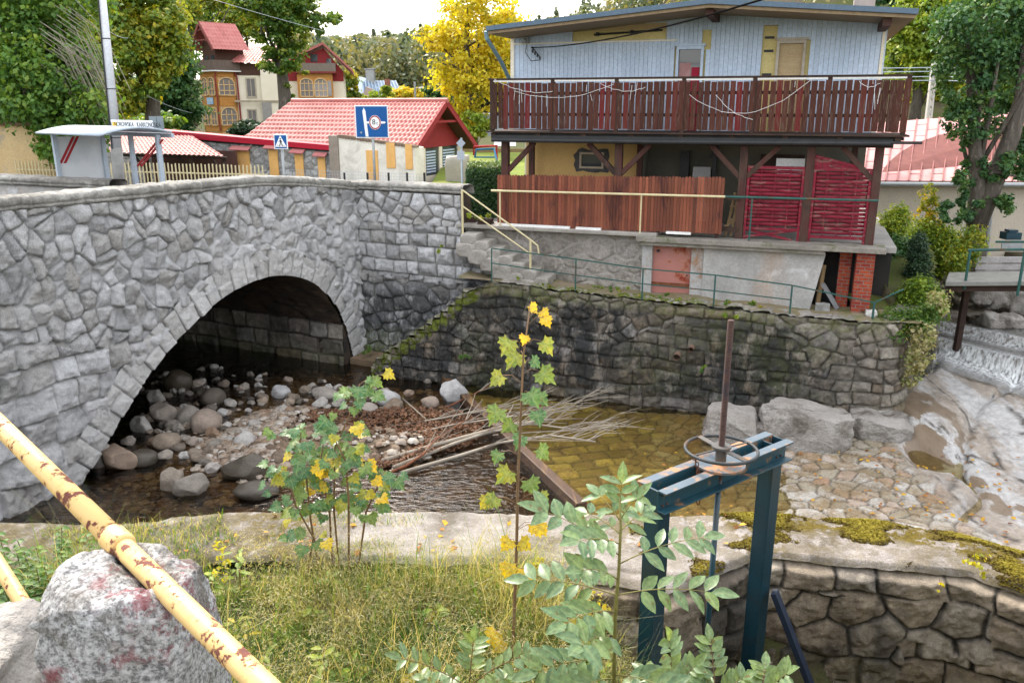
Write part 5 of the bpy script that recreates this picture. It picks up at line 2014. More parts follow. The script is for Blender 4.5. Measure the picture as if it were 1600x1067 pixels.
def stripe_panel(a0, b0, a1, b1, z0, z1, nm):
    p0, p1 = fb(a0, b0, 0), fb(a1, b1, 0)
    m = MB()
    g = [np.array([*p0[:2], z0]), np.array([*p1[:2], z0]), np.array([*p1[:2], z1]), np.array([*p0[:2], z1])]
    nrm = np.cross(g[1] - g[0], UPV)
    nrm /= np.linalg.norm(nrm)
    m.prism(g, nrm * -.02)
    t = NT('poster_glass')
    t.pbr(t.mix(t.step(t.noise(1.4, 3), .45, .6), (.60, .63, .66), (.52, .56, .60)), .25, 0, None, .5)
    pn = m.build(nm, t.done(), bs)
    L = np.linalg.norm((p1 - p0)[:2])
    e = (p1 - p0) / np.linalg.norm(p1 - p0)
    for off in (0, .10):
        w = .07
        s = MB()
        hgt = min(.62, z1 - z0)
        x0, x1 = -.02 + off, .38 + off
        q = [p0 + e * x0, p0 + e * (x0 + w), p0 + e * (x1 + w), p0 + e * x1]
        zz = [z1 - .62, z1 - .62, z1 - .0, z1 - .0]
        s.prism([np.array([*c[:2], z]) + nrm * .008 for c, z in zip(q, zz)], nrm * -.004)
        s.build('stripe', M_sign_red, pn)
    return pn


pn = stripe_panel(a_bl, 1.1, 0, .06, -2.55, zt - .02, 'side_panel')
m = MB()
for off in (0, .16):
    q = [fb(a_m + .08 + off, -.02, zt - .70), fb(a_m + .19 + off, -.02, zt - .70), fb(a_m + 1.25 + off, -.02, zt - .05), fb(a_m + 1.14 + off, -.02, zt - .05)]
    m.prism(q, fb(0, .012, 0) - fb(0, 0, 0))
m.build('stripe', M_sign_red, bs)
m = MB()
fbox(m, fb, .02, .035, .2, .42, -2.45, -2.2)
m.build('notice', M_sign_white, bs)
m = MB()
fbox(m, fb, .5, a_r - .4, .2, .5, -2.50, -2.44)
m.build('bench_seat', M_sign_red, bs)

# ---- ochre plastered ruin left of the shelter
ow = thing('ochre_wall', 'crumbling ochre plastered wall with bare stone at its left, under the creeper tree', 'wall', (-14.5, 24.8, -3))
p0, p1 = aty(-60, 270, 25.2), aty(78, 270, 24.6)
tw0, tw1 = aty(-60, 196, 25.2), aty(78, 197, 24.6)
m = MB()
m.prism([(p0[0], p0[1], -3.2), (p1[0], p1[1], -3.2), (p1[0], p1[1], tw1[2]), (p0[0], p0[1], tw0[2])], (0, .5, 0))
m.build('wall_body', mat('crumbling_ochre', (.55, .42, .24), (.48, .34, .17), (.27, .26, .25), 1.1, .9, .4, 14), ow)
m = MB()
m.prism([(p0[0], p0[1] - .08, tw0[2]), (p1[0], p1[1] - .08, tw1[2]), (p1[0], p1[1] - .08, tw1[2] + .08), (p0[0], p0[1] - .08, tw0[2] + .08)], (0, .66, 0))
m.build('coping', mat('rusty_coping', (.20, .11, .07), (.13, .08, .06), None, 4), ow)

# ---- stop sign seen from behind beside the shelter
ts = thing('back_of_sign', 'grey twin plate road sign seen from behind beside the bus shelter', 'road sign', tuple(aty(246, 275, 20.9)))
pz = aty(246, 200, 20.9)
m = MB()
zb_, zt2 = aty(246, 213, 20.9)[2], aty(246, 182, 20.9)[2]
m.box((pz[0] - .09, 20.9, (zb_ + zt2) / 2), (.17, .03, zt2 - zb_))
m.box((pz[0] + .08, 20.92, (zb_ + zt2) / 2), (.15, .03, zt2 - zb_))
m.build('plate', mat('grey_sign_back', (.20, .24, .26), (.15, .19, .21), None, 4, .5), ts)
m = MB()
m.tube([(pz[0], 20.97, -2.95), (pz[0], 20.97, zt2 - .02)], .03, 8)
m.build('sign_post', M_steel, ts)

# ---- white lamp pole
lp = thing('lamp_pole', 'tall white tapering pole with a black cable strapped on, behind the bus shelter', 'pole', tuple(aty(186, 285, 22.3)))
b_, t_ = aty(183, 285, 22.3), aty(154, -60, 22.3)
b_[2] = -3.0
cpt = aty(182, 232, 22.3)
m = MB()
m.tube([cpt, t_], [.135, .085], 14)
m.build('shaft', M_pole, lp, smooth_=True)
m = MB()
m.tube([b_, cpt + np.array([0, 0, .02])], .145, 14)
m.build('concrete_base', mat('pole_base', (.25, .25, .24), (.18, .18, .17), None, 5), lp, smooth_=True)
m = MB()
m.tube([cpt + np.array([-.05, -.15, 0]), (cpt + t_) / 2 + np.array([-.06, -.125, 0]), t_ + np.array([-.04, -.1, 0])], .02, 6)
for k in (.06, .33, .6, .9):
    q = cpt + (t_ - cpt) * k
    m.tube([q - np.array([0, 0, .012]), q + np.array([0, 0, .012])], .14 - .05 * k, 14)
m.build('cable', M_black, lp)

# ---- road signs
def plate_sign(px, y0, y1, x0, x1, Y, name, label, post_px):
    c = aty((x0 + x1) / 2, (y0 + y1) / 2, Y)
    zt, zb = aty(px, y0, Y)[2], aty(px, y1, Y)[2]
    w = aty(x1, y0, Y)[0] - aty(x0, y0, Y)[0]
    th = thing(name, label, 'road sign', (c[0], c[1] + .06, -2.95))
    m = MB()
    m.tube([(c[0] + .0, c[1] + .07, -2.95), (c[0], c[1] + .07, zt - .05)], .035, 10)
    m.build('sign_post', M_steel, th, smooth_=True)
    m = MB()
    m.box((c[0], c[1], (zt + zb) / 2), (w, .03, zt - zb))
    pl = m.build('sign_plate', M_sign_white, th, bevel=.01)
    m = MB()
    m.box((c[0], c[1] - .017, (zt + zb) / 2), (w - .05, .012, zt - zb - .05))
    m.build('sign_face', M_sign_blue, pl, bevel=.003)
    return th, pl, c[0], c[1] - .027, (zt + zb) / 2, w, zt - zb


th_, pl, cx, cy, cz, w, h = plate_sign(581, 165, 216, 555, 607, 22.5, 'weight_limit_sign', 'large blue square sign with white arrows and a red ringed 8t disc', 583)


def flat(poly, depth, m, name, parent, y):
    s = MB()
    s.prism([(a, y, b) for a, b in poly], (0, depth, 0))
    return s.build(name, m, parent)


flat([(cx - .16 * w - .035, cz - .46 * h), (cx - .16 * w + .04, cz - .46 * h), (cx - .22 * w + .04, cz + .33 * h), (cx - .22 * w + .0, cz + .43 * h), (cx - .22 * w - .04, cz + .33 * h)], .004, M_sign_white, 'arrow', pl, cy - .004)
flat([(cx - .16 * w, cz - .03 * h - .02), (cx + .38 * w, cz - .03 * h - .02), (cx + .43 * w, cz - .03 * h + .008), (cx + .38 * w, cz - .03 * h + .035), (cx - .16 * w, cz - .03 * h + .035)], .004, M_sign_white, 'arrow', pl, cy - .0045)
rx, rz_ = cx + .10 * w, cz - .02 * h
for r_, mm, dy, nm in ((.17, M_sign_white, .007, 'disc_edge'), (.162, M_sign_red, .010, 'disc_ring'), (.132, M_sign_white, .013, 'disc')):
    flat([(rx + r_ * w * 1.05 / .8 * math.cos(g) * .8, rz_ + r_ * w * 1.12 * math.sin(g) * 1.1) for g in np.linspace(0, 2 * math.pi, 33)[:-1]], .003, mm, nm, pl, cy - dy)
text('lettering', '8', .19, (rx - .03, cy - .0165, rz_ + .005), (1, 0, 0), (0, 0, 1), M_sign_black, pl, .002)
text('lettering', 't', .12, (rx + .055, cy - .0165, rz_ - .02), (1, 0, 0), (0, 0, 1), M_sign_black, pl, .002)
m = MB()
m.tube([(cx - .33 * w, cy - .012, cz - .33 * h), (cx - .33 * w, cy + .01, cz - .33 * h)], .025, 10)
m.build('bolt_cap', M_steel, pl)

th_, pl, cx, cy, cz, w, h = plate_sign(438, 210, 233.5, 428, 449.5, 21.4, 'crossing_sign', 'small blue square sign with a walking figure in a white triangle', 440)
flat([(cx - .42 * w, cz - .34 * h), (cx + .42 * w, cz - .34 * h), (cx, cz + .43 * h)], .004, M_sign_white, 'triangle', pl, cy - .004)
g = MB()
def seg(x0, z0, x1, z1, wd):
    g.bar((cx + x0 * w, cy - .006, cz + z0 * h), (cx + x1 * w, cy - .006, cz + z1 * h), wd * w, .004, up=(0, 1, 0))
for a in ((0, .12, .02, -.08, .10), (-.0, .12, -.12, -.02, .035), (.02, .12, .12, -.04, .035), (.0, -.06, -.1, -.30, .05), (.03, -.06, .16, -.30, .05), (-.3, -.24, -.14, -.24, .022), (.2, -.24, .3, -.24, .022), (0, -.24, .08, -.24, .02)):
    seg(*a)
g.tube([(cx, cy - .01, cz + .2 * h), (cx, cy - .003, cz + .2 * h)], .05 * w, 10)
g.build('walking_figure', M_sign_black, pl)

# diamond and square plates seen from behind, by the hedge
Y = 21.5
c = aty(721, 225, Y)
gs = thing('diamond_sign', 'grey diamond and square road plates seen from behind beside the hedge', 'road sign', (c[0], c[1], -2.95))
m = MB()
m.tube([(c[0], c[1] + .03, -2.95), (c[0], c[1] + .03, aty(721, 216, Y)[2])], .028, 8)
m.build('sign_post', M_pale_steel, gs)
s_ = .2
m = MB()
cc = aty(720, 224, Y)
m.prism([(cc[0] - s_ * .6, Y, cc[2]), (cc[0], Y, cc[2] - s_ * .6), (cc[0] + s_ * .6, Y, cc[2]), (cc[0], Y, cc[2] + s_ * .6)], (0, .015, 0))
cc = aty(720, 243, Y)
m.box((cc[0], Y, cc[2]), (.19, .015, .21))
m.build('plate', M_pale_steel, gs)

# ---- stone gate pier beside the hall
block_obj('gate_pier', aty(715, 277, 27.5), (.75, .6, 1.4), None, 3, mat('pale_granite_pier', (.38, .36, .32), (.30, .28, .25), None, 3))
tag(bpy.data.objects['gate_pier'], 'squat pale granite gate pier at the corner of the red tiled hall', 'pier')

# ================================================================== villa on the slope
YV = 70.0
vc = aty(345, 205, YV)
villa = thing('villa', 'tall old villa with orange glazed bays, brown balconies and red roofs among trees', 'villa', (vc[0], vc[1], -2.5))
S_ = YV / FOC * 1.04
ra, la = np.array([.66, .75, 0]), np.array([-.75, .66, 0])
fv = frame_at((vc[0], vc[1], 0), ra, la)


def zat(py):
    return aty(345, py, YV)[2]


tr, tl = 1.72, 2.45     # tower depth along its right and left faces
m = MB()
fbox(m, fv, .08, tr, .08, tl, -4, zat(118))
m.build('tower_core', M_orange_l, villa)
bands = [(zat(206), zat(197)), (zat(166), zat(150)), (zat(120), zat(112))]
m = MB()
for z0, z1 in bands:
    fbox(m, fv, 0, tr + .04, 0, tl + .04, z0, z1)
for a, b in ((0, 0), (tr - .12, 0), (0, tl - .12)):
    fbox(m, fv, a, a + .16, b, b + .16, -4, zat(114))
m.build('tower_frame', M_orange, villa)


def arched_window(p0, dirv, nrm, wd, z0, z1, parent, mull=2):
    """an arched window: glass sheet in a pale frame"""
    dirv, nrm = np.asarray(dirv, float), np.asarray(nrm, float)
    r = wd / 2
    zs = z1 - r * .8
    arc = [p0 + dirv * (r - r * math.cos(g)) + UPV * (zs + r * .8 * math.sin(g)) for g in np.linspace(0, math.pi, 13)]
    base = [p0 + dirv * wd + UPV * z0, p0 + UPV * z0]
    m = MB()
    m.prism([q + nrm * .02 for q in arc + base[:1] + base[1:]], -nrm * .02)
    pane = m.build('window', M_glass_l, parent)
    m = MB()
    loop = [p0 + UPV * z0] + arc + [p0 + dirv * wd + UPV * z0, p0 + UPV * z0]
    for a, b in zip(loop, loop[1:]):
        m.bar(a + nrm * .04, b + nrm * .04, .08, .09, up=nrm)
    for k in range(1, mull + 1):
        q = p0 + dirv * wd * k / (mull + 1)
        m.bar(q + nrm * .04 + UPV * z0, q + nrm * .04 + UPV * (zs + r * .5), .06, .05, up=nrm)
    for zz in (z0 + (zs - z0) * .45, zs):
        m.bar(p0 + nrm * .04 + UPV * zz, p0 + dirv * wd + nrm * .04 + UPV * zz, .06, .05, up=nrm)
    m.build('window_frame', M_orange_l, pane)


for z0, z1 in ((zat(196), zat(168)), (zat(149), zat(121))):
    arched_window(fv(-.02, tl * .10, 0), la, -ra, tl * .36, z0, z1, villa, 1)
    arched_window(fv(-.02, tl * .54, 0), la, -ra, tl * .36, z0, z1, villa, 1)
    arched_window(fv(tr * .08, -.02, 0), ra, -la, tr * .84, z0, z1, villa, 2)
# sign
m = MB()
p = fv(-.06, tl * .46, zat(158))
m.box(p, (.95, .04, .55), (la, ra, UPV))
vs_ = m.build('name_sign', mat('pale_blue_sign', (.36, .52, .70), (.30, .46, .66), None, 3), villa)
text('lettering', 'Szarotka', .2, fv(-.10, tl * .46, zat(158)), tuple(-la), (0, 0, 1), M_sign_white, vs_, .003)
# tower balcony and gabled top
m = MB()
fbox(m, fv, -.35, tr + .4, -.35, tl + .3, zat(112), zat(110))
m.build('balcony_floor', M_white_p, villa)
m = MB()
fbox(m, fv, -.32, -.27, -.32, tl + .25, zat(109.5), zat(94))
fbox(m, fv, -.27, tr + .35, -.32, -.27, zat(109.5), zat(94))
m.build('balcony_railing', mat('grey_brown_boards', (.16, .12, .10), (.11, .085, .07), None, 6, .9, .5, 14, stretch=(3, 3, .3)), villa)
m = MB()
fbox(m, fv, .35, tr + 1.2, .35, tl - .1, zat(110), zat(72))
m.build('upper_room', M_brown, villa)
for b in (.55, 1.5):
    m = MB()
    fbox(m, fv, .30, .36, b, b + .45, zat(108), zat(86))
    m.build('window', M_glass, villa)
ap, ev = zat(33), zat(78)
bc = tl / 2 + .15
hw = 1.85
m = MB()
m.prism([fv(.38, bc - 1.25, zat(73)), fv(.38, bc + 1.15, zat(73)), fv(.38, bc, ap - .5)], ra * .1)
m.build('gable_boards', M_brown, villa)
for sgn in (-1, 1):
    e0, e1 = fv(-.25, bc + sgn * hw, ev), fv(3.0, bc + sgn * hw, ev)
    g0, g1 = fv(-.25, bc, ap), fv(3.0, bc, ap)
    if sgn < 0:
        tiled_roof('roof', e0, e1, g0, g1, M_tile, villa, .3, .4, .04, .03)
    else:
        tiled_roof('roof', e1, e0, g1, g0, M_tile, villa, .3, .4, .04, .03)
m = MB()
for sgn in (-1, 1):
    m.bar(fv(-.28, bc + sgn * hw, ev - .08), fv(-.28, bc, ap - .08), .08, .22)
m.bar(fv(-.2, bc - 1.0, zat(62)), fv(-.2, bc + 1.0, zat(62)), .08, .1)
for sgn in (-1, 1):
    for k in range(6):
        g0 = math.pi / 2 * k / 6
        g1 = math.pi / 2 * (k + 1) / 6
        m.bar(fv(-.2, bc + sgn * .8 * math.cos(g0), zat(66) + 1.0 * math.sin(g0)), fv(-.2, bc + sgn * .8 * math.cos(g1), zat(66) + 1.0 * math.sin(g1)), .08, .1)
m.build('barge_board', mat('red_brown_barge', (.22, .06, .05), (.16, .045, .04), None, 5), villa)
# main body behind: cream walls, brown band, red roofs
YB = YV + 1.3
fm = frame_at(aty(366, 205, YB), np.array([.985, .17, 0]), np.array([-.17, .985, 0]))


def va(px, py, b=0.0):
    return solve(fm, px, py, b)


a0, a1, a2 = va(367, 150)[0], va(418, 150)[0], va(538, 150)[0]
m = MB()
fbox(m, fm, a0, a1 + .02, 0, 9, -4, zat(117))
fbox(m, fm, a1 - .4, a2, -.35, 9, -4, zat(108))
m.build('main_wall', M_cream, villa)
m = MB()
fbox(m, fm, a0, a1 - .4, -.06, 9, zat(117) + .003, zat(98))
m.build('upper_boards', M_brown, villa)
m = MB()
fbox(m, fm, a1 - .45, a1 + .3, -.42, .3, -4, zat(160))
m.build('quoins', mat('grey_quoins', (.36, .34, .32), (.28, .27, .26), None, 3), villa)
m = MB()
fbox(m, fm, a0, a2, -.43, -.36, zat(160), zat(157))
m.build('string_course', mat('sand_string_course', (.45, .38, .28), None, None, 3), villa)
for (px, y0, y1) in ((392, 151, 124), (394, 191, 173)):
    wa, wz = va(px - 4.5, y0)
    wb, wz1 = va(px + 5.5, y1)
    m = MB()
    fbox(m, fm, wa, wb, -.05, .02, wz, wz1)
    w_ = m.build('window', M_glass_l, villa)
    m = MB()
    for q0, q1, s0, s1 in ((wa - .1, wa, wz, wz1), (wb, wb + .1, wz, wz1), (wa - .1, wb + .1, wz1, wz1 + .12), (wa - .1, wb + .1, wz - .12, wz), ((wa + wb) / 2 - .03, (wa + wb) / 2 + .03, wz, wz1)):
        fbox(m, fm, q0, q1, -.09, -.02, s0, s1)
    m.build('window_frame', mat('sand_window_frame', (.55, .48, .38), None, None, 4), w_)
# left lower roof slope and roof over main part
tiled_roof('roof', fm(a0 - .2, -.6, zat(98)), fm(a1 + 1.0, -.6, zat(98)), fm(a0 + 1.2, 2.2, zat(70)), fm(a1 + 1.2, 2.2, zat(66)), M_tile, villa, .3, .4)
m = MB()
m.prism([fm(a0 - 3.4, 2.0, zat(106)), fm(a0 - .9, 2.0, zat(106)), fm(a0 - .9, 4.0, zat(82)), fm(a0 - 2.6, 4.0, zat(82))], (0, 0, .1))
m.build('side_roof', M_tile, villa)
m = MB()
m.tube([fm(a0 + .12, -.1, zat(112)), fm(a0 + .3, -.15, zat(120)), fm(a0 + .35, -.15, zat(205))], .07, 8)
m.tube([fv(-.1, -.1, zat(112)), fv(-.1, -.1, zat(205))], .06, 8)
m.build('downpipe', mat('red_downpipe', (.28, .05, .04), (.22, .04, .03), None, 4), villa)
# right wing: orange glazed bay, balcony, red gable
b0, b1 = va(466, 150, -1.2)[0], va(521, 150, -1.2)[0]
m = MB()
fbox(m, fm, b0, b1, -1.2, -.35, -4, zat(113))
m.build('bay_wall', M_orange, villa)
x0 = b0 + .22
arched_window(fm(x0, -1.22, 0) + fm(0, 0, 0) * 0, np.array([.985, .17, 0]), np.array([.17, -.985, 0]), (b1 - b0) * .36, zat(151), zat(122), villa, 2)
arched_window(fm(x0 + (b1 - b0) * .40, -1.22, 0), np.array([.985, .17, 0]), np.array([.17, -.985, 0]), (b1 - b0) * .36, zat(151), zat(122), villa, 2)
m = MB()
fbox(m, fm, b1 - .42, b1 - .12, -1.24, -1.2, zat(150), zat(126))
m.build('side_light', M_glass_l, villa)
m = MB()
fbox(m, fm, b0 - .1, b1 + .35, -1.5, -.35, zat(114), zat(111))
m.build('balcony_floor', mat('red_floor_edge', (.25, .05, .045), None, None, 4), villa)
m = MB()
fbox(m, fm, b0 - .1, b1 + .3, -1.48, -1.42, zat(111), zat(98))
fbox(m, fm, b1 + .25, b1 + .3, -1.42, -.4, zat(111), zat(98))
m.build('balcony_railing', mat('grey_boards', (.22, .18, .15), (.16, .13, .11), None, 6, .9, .5, 14, stretch=(3, 3, .3)), villa)
gx0, gz0 = va(440, 108, -.4)
gx1, gz1 = va(540, 112, -.4)
gxa, gza = va(505, 74, -.4)
m = MB()
m.prism([fm(b0 - 1.3, -.40, zat(126)), fm(a2 + .02, -.40, zat(126)), fm(a2 + .02, -.40, zat(110)), fm(gxa, -.40, gza - .1), fm(b0 - 1.3, -.40, zat(102))], np.array([-.17, .985, 0]) * .2)
m.build('red_gable', M_redboard, villa)
for px, y0, y1, w_ in ((491, 97, 85, .55), (514, 102, 92, .4)):
    wa, wz = va(px, y0, -.45)
    m = MB()
    fbox(m, fm, wa - w_ / 2, wa + w_ / 2, -.45, -.405, wz, va(px, y1, -.45)[1])
    m.build('window', M_glass, villa)
ridge0, ridge1 = fm(gxa, -1.0, gza + .15), fm(gxa, 9, gza + .15)
m = MB()
rz0 = va(551, 113, -1.0)
m.prism([fm(rz0[0], -1.0, rz0[1]), fm(gxa, -1.0, gza + .15), fm(gxa, -1.0, gza + .35), fm(rz0[0], -1.0, rz0[1] + .2)], np.array([-.17, .985, 0]) * 10)
lz = va(440, 100, -1.0)
m.prism([fm(gxa, -1.0, gza + .15), fm(lz[0], -1.0, lz[1]), fm(lz[0], -1.0, lz[1] + .2), fm(gxa, -1.0, gza + .35)], np.array([-.17, .985, 0]) * 10)
m.build('roof', M_tile, villa)

# ---- far house with a blue sheet roof
YF = 92.0
fc = aty(600, 175, YF)
far = thing('far_house', 'distant house with a steep blue grey ribbed metal roof and brick chimney', 'house', (fc[0], fc[1], 0))


def fpt(px, py, dy=0.0):
    return aty(px, py, YF + dy)


m = MB()
m.prism([fpt(555, 120, 4), fpt(581, 126, 4), fpt(572, 152), fpt(548, 140, 1)], (0, .3, .1))
m.prism([fpt(566, 128, 1.0), fpt(618, 128, 4), fpt(632, 160, .5), fpt(570, 160, -1)], (0, .3, .1))
m.build('roof', mat('blue_ribbed_roof', (.24, .33, .45), (.18, .26, .36), None, 2, .5), far)
m = MB()
for k in range(12):
    x = 566 + 52 * k / 11
    m.bar(fpt(x, 128, 1.0 + 3 * k / 11) + np.array([0, -.12, .1]), fpt(570 + 62 * k / 11, 160, -1 + 1.5 * k / 11) + np.array([0, -.12, .1]), .12, .1)
m.build('roof_rib', mat('pale_roof_rib', (.36, .45, .55), None, None, 2, .5), far)
m = MB()
m.prism([fpt(563, 157, -.6), fpt(585, 157, -.6), fpt(582, 140, -.4), fpt(572, 136, -.4)], (0, 1.0, 0))
m.prism([fpt(563, 190, -.6), fpt(625, 190, -.6), fpt(625, 158, -.6), fpt(563, 158, -.6)], (0, 4.0, 0))
m.build('wall', mat('pink_grey_wall', (.40, .30, .26), (.32, .25, .22), None, 2), far)
m = MB()
c_ = fpt(606, 141, -.5)
m.box(c_, (.55, .55, 2.2))
m.build('chimney', mat('brick_chimney', (.30, .13, .09), (.22, .10, .07), None, 4), far)
m = MB()
c_ = fpt(579, 122, 2)
m.box(c_, (.9, .9, 1.6))
m.box(c_ + np.array([0, 0, .9]), (1.2, 1.0, .12))
m.build('chimney', M_steel, far)
# street light and pole beyond the roof
c_ = fpt(649, 158, -14)
sl = thing('street_lamp', 'small distant street lamp on a grey post beyond the tiled roof', 'street lamp', (c_[0], c_[1], -3))
m = MB()
m.tube([(c_[0], c_[1], -3), fpt(648, 128, -14)], .09, 8)
m.tube([fpt(648, 139, -14), fpt(656, 137, -14.2)], .05, 6)
m.build('post', M_steel, sl)
m = MB()
m.bar(fpt(655, 137.5, -14.2), fpt(661, 136.5, -14.3), .2, .12)
m.build('lamp_head', M_sign_white, sl)

# ---- pale building, garden fence and swing behind the hedge
pb = thing('pale_outbuilding', 'pale blue grey outbuilding half hidden behind the yellow tree', 'building', tuple(aty(760, 200, 40)))
m = MB()
c0, c1 = aty(728, 205, 40), aty(800, 180, 40)
m.box(((c0[0] + c1[0]) / 2, 42, (c0[2] + c1[2]) / 2 - .1), (c1[0] - c0[0], 3, c1[2] - c0[2] + .3))
m.build('wall', mat('pale_blue_wall', (.42, .48, .54), (.36, .42, .48), None, 2), pb)
m = MB()
c0, c1 = aty(772, 228, 33), aty(806, 219, 33)
m.prism([(c0[0], 33, c0[2]), (c1[0], 33, c0[2]), (c1[0], 33.3, c1[2]), (c0[0], 33.3, c1[2])], (0, 1.2, .12))
m.build('low_roof', M_sign_white, pb)
sw = thing('swing_frame', 'blue and red garden swing frame on the lawn behind the hedge', 'swing', tuple(aty(760, 250, 31)))
m = MB()
a, b, c, d = aty(742, 247, 31), aty(744, 234, 31), aty(773, 234, 31), aty(780, 268, 30)
m.tube([a, b, aty(772, 233, 31), d], .04, 6)
m.tube([aty(742, 246, 31), aty(773, 246, 31)], .03, 6)
m.build('blue_frame', mat('swing_blue', (.02, .16, .32), None, None, 4), sw)
m = MB()
m.tube([aty(776, 264, 31.5), aty(776, 228, 31.5), aty(740, 230, 31.5), aty(741, 243, 31.5)], .05, 6)
m.build('red_frame', mat('swing_red', (.42, .03, .03), None, None, 4), sw)
gw = MB()
gw.box(aty(765, 238, 36) + np.array([0, 0, -.6]), (4.6, .3, 1.5))
o = gw.build('garden_wall', mat('autumn_garden_wall', (.26, .17, .09), (.18, .15, .06), (.30, .25, .2), 3))
tag(o, 'low brown stone garden wall beyond the lawn and swing', 'wall')
lx, ly = np.meshgrid(np.linspace(-2.6, 3.2, 40), np.linspace(23.5, 36, 60), indexing='ij')
o = mesh_np('lawn', np.stack([lx, ly, -2.62 + .055 * (ly - 23.5) + .03 * fbm2(lx, ly, 2, 3)], -1), grid_faces(40, 60), mat('bright_lawn', (.16, .20, .025), (.11, .16, .02), (.20, .22, .04), 1.2, .95, .6, 30), smooth_=True)
tag(o, kind='structure')
# light pipe stay left of the house
m = MB()
m.tube([aty(773, 252, 24), aty(786, 285, 24)], .03, 6)
o = m.build('stay_pole', M_pale_steel)
tag(o, 'thin pale slanting stay pole left of the picket fence', 'pole')

# ---- planters at the head of the steps
for (px, py, sz, lab) in ((737, 349, .24, 'small weathered wooden planter box at the head of the stone steps, left one'), (759, 352, .30, 'larger weathered wooden planter box at the head of the stone steps, right one')):
    p = atz(px, py + 6, -2.93)
    t_ = thing('planter_box', lab, 'planter', tuple(p), 'planters by the steps')
    m = MB()
    for k in range(3):
        m.box(p + np.array([0, 0, .05 + .085 * k]), (sz + .03 * (k % 2), sz, .075), HAX)
    m.build('box', M_wood_dark, t_, bevel=.006)
    m = MB()
    m.box(p + np.array([0, 0, .25]), (sz * .85, sz * .85, .03), HAX)
    m.build('soil', M_dark, t_)

# ================================================================== right: low house with faded red roof
YR = 25.0
lh = thing('low_house', 'low cream house under a big faded red sheet metal roof on the far right', 'house', (14, YR, -4.3))
e0, e1 = aty(1330, 284, YR), aty(1690, 286, YR - .6)
g0, g1 = aty(1345, 195, YR + 4.3), aty(1700, 168, YR + 3.6)
m = MB()
fl = e1 - e0
nL = np.linalg.norm(fl)
m.hexa([np.array([e0[0], e0[1] + .35, -5]), np.array([e1[0], e1[1] + .35, -5]), np.array([e1[0], e1[1] + 6, -5]), np.array([e0[0], e0[1] + 6, -5]), np.array([e0[0], e0[1] + .35, e0[2] - .05]), np.array([e1[0], e1[1] + .35, e1[2] - .05]), np.array([e1[0], e1[1] + 6, e1[2]]), np.array([e0[0], e0[1] + 6, e0[2]])])
m.build('wall', mat('cream_low_wall', (.55, .49, .40), (.48, .43, .36), (.42, .38, .33), 1.2, .9, .2, 20), lh)
ncol, nrow = 20, 5
m = MB()
upv = np.array([0, -.02, .03])
for i in range(ncol):
    for j in range(nrow):
        off = (.5 if i % 2 else 0)
        b0_, b1_ = max(0, (j - off) / nrow), min(1, (j + 1 - off) / nrow)
        if j == nrow - 1 and off:
            pass
        for (q0, q1) in ([(b0_, b1_)] + ([(1 - .5 / nrow, 1.0)] if (j == nrow - 1 and off) else [])):
            def rp(a, b):
                return (e0 + (e1 - e0) * a) * (1 - b) + (g0 + (g1 - g0) * a) * b
            ins_ = .0012
            p = [rp(i / ncol + ins_, q0 + .004), rp((i + 1) / ncol - ins_, q0 + .004), rp((i + 1) / ncol - ins_, q1 - .004), rp(i / ncol + ins_, q1 - .004)]
            m.hexa(p + [x + upv for x in p])
m.build('roof', M_roof_pink, lh, bevel=.004)
m = MB()
m.hexa([e0 + np.array([0, .05, -.06]), e1 + np.array([0, .05, -.06]), g1 + np.array([0, .05, -.06]), g0 + np.array([0, .05, -.06])] + [e0 + np.array([0, .03, -.01]), e1 + np.array([0, .03, -.01]), g1 + np.array([0, .03, -.01]), g0 + np.array([0, .03, -.01])])
m.build('roof_base', mat('roof_seam_rust', (.20, .07, .06), None, None, 4), lh)
m = MB()
for i in range(ncol + 1):
    a = i / ncol
    m.bar((e0 + (e1 - e0) * a) + upv * 1.3, (g0 + (g1 - g0) * a) + upv * 1.3, .03, .05)
m.build('roof_seam', mat('dull_red_seam', (.34, .14, .13), None, None, 4), lh)
m = MB()
m.tube([e0 + np.array([0, -.08, -.06]), e1 + np.array([0, -.08, -.06])], .065, 8)
m.build('gutter', M_steel, lh)
for (x0, y0, x1, y1, nm) in ((1468, 325, 1488, 353, 'window'),):
    a, b = aty(x0, y0, YR + .32), aty(x1, y1, YR + .32)
    m = MB()
    m.box(((a[0] + b[0]) / 2, YR + .2, (a[2] + b[2]) / 2), (b[0] - a[0], .06, a[2] - b[2]))
    w_ = m.build('window', M_glass, lh)
    m = MB()
    cxx, czz, ww, hh = (a[0] + b[0]) / 2, (a[2] + b[2]) / 2, b[0] - a[0], a[2] - b[2]
    for q in ((-.5, 0, .06, hh + .1), (.5, 0, .06, hh + .1), (0, 0, .03, hh)):
        m.box((cxx + q[0] * ww, YR + .15, czz + q[1] * hh), (q[2], .06, q[3]))
    for q in (-.5, .5):
        m.box((cxx, YR + .15, czz + q * hh), (ww, .06, .06))
    m.build('window_frame', M_sign_white, w_)
m = MB()
a = aty(1551, 288, YR - .1)
m.tube([a, aty(1549, 322, YR - .1), aty(1541, 395, YR - .1)], .06, 8)
m.build('downpipe', M_steel, lh)
m = MB()
a, b = aty(1494, 338, YR + .2), aty(1500, 360, YR + .2)
m.box(((a[0] + b[0]) / 2, YR + .28, (a[2] + b[2]) / 2), (.06, .05, 1.3))
m.build('wall_bar', M_black, lh)
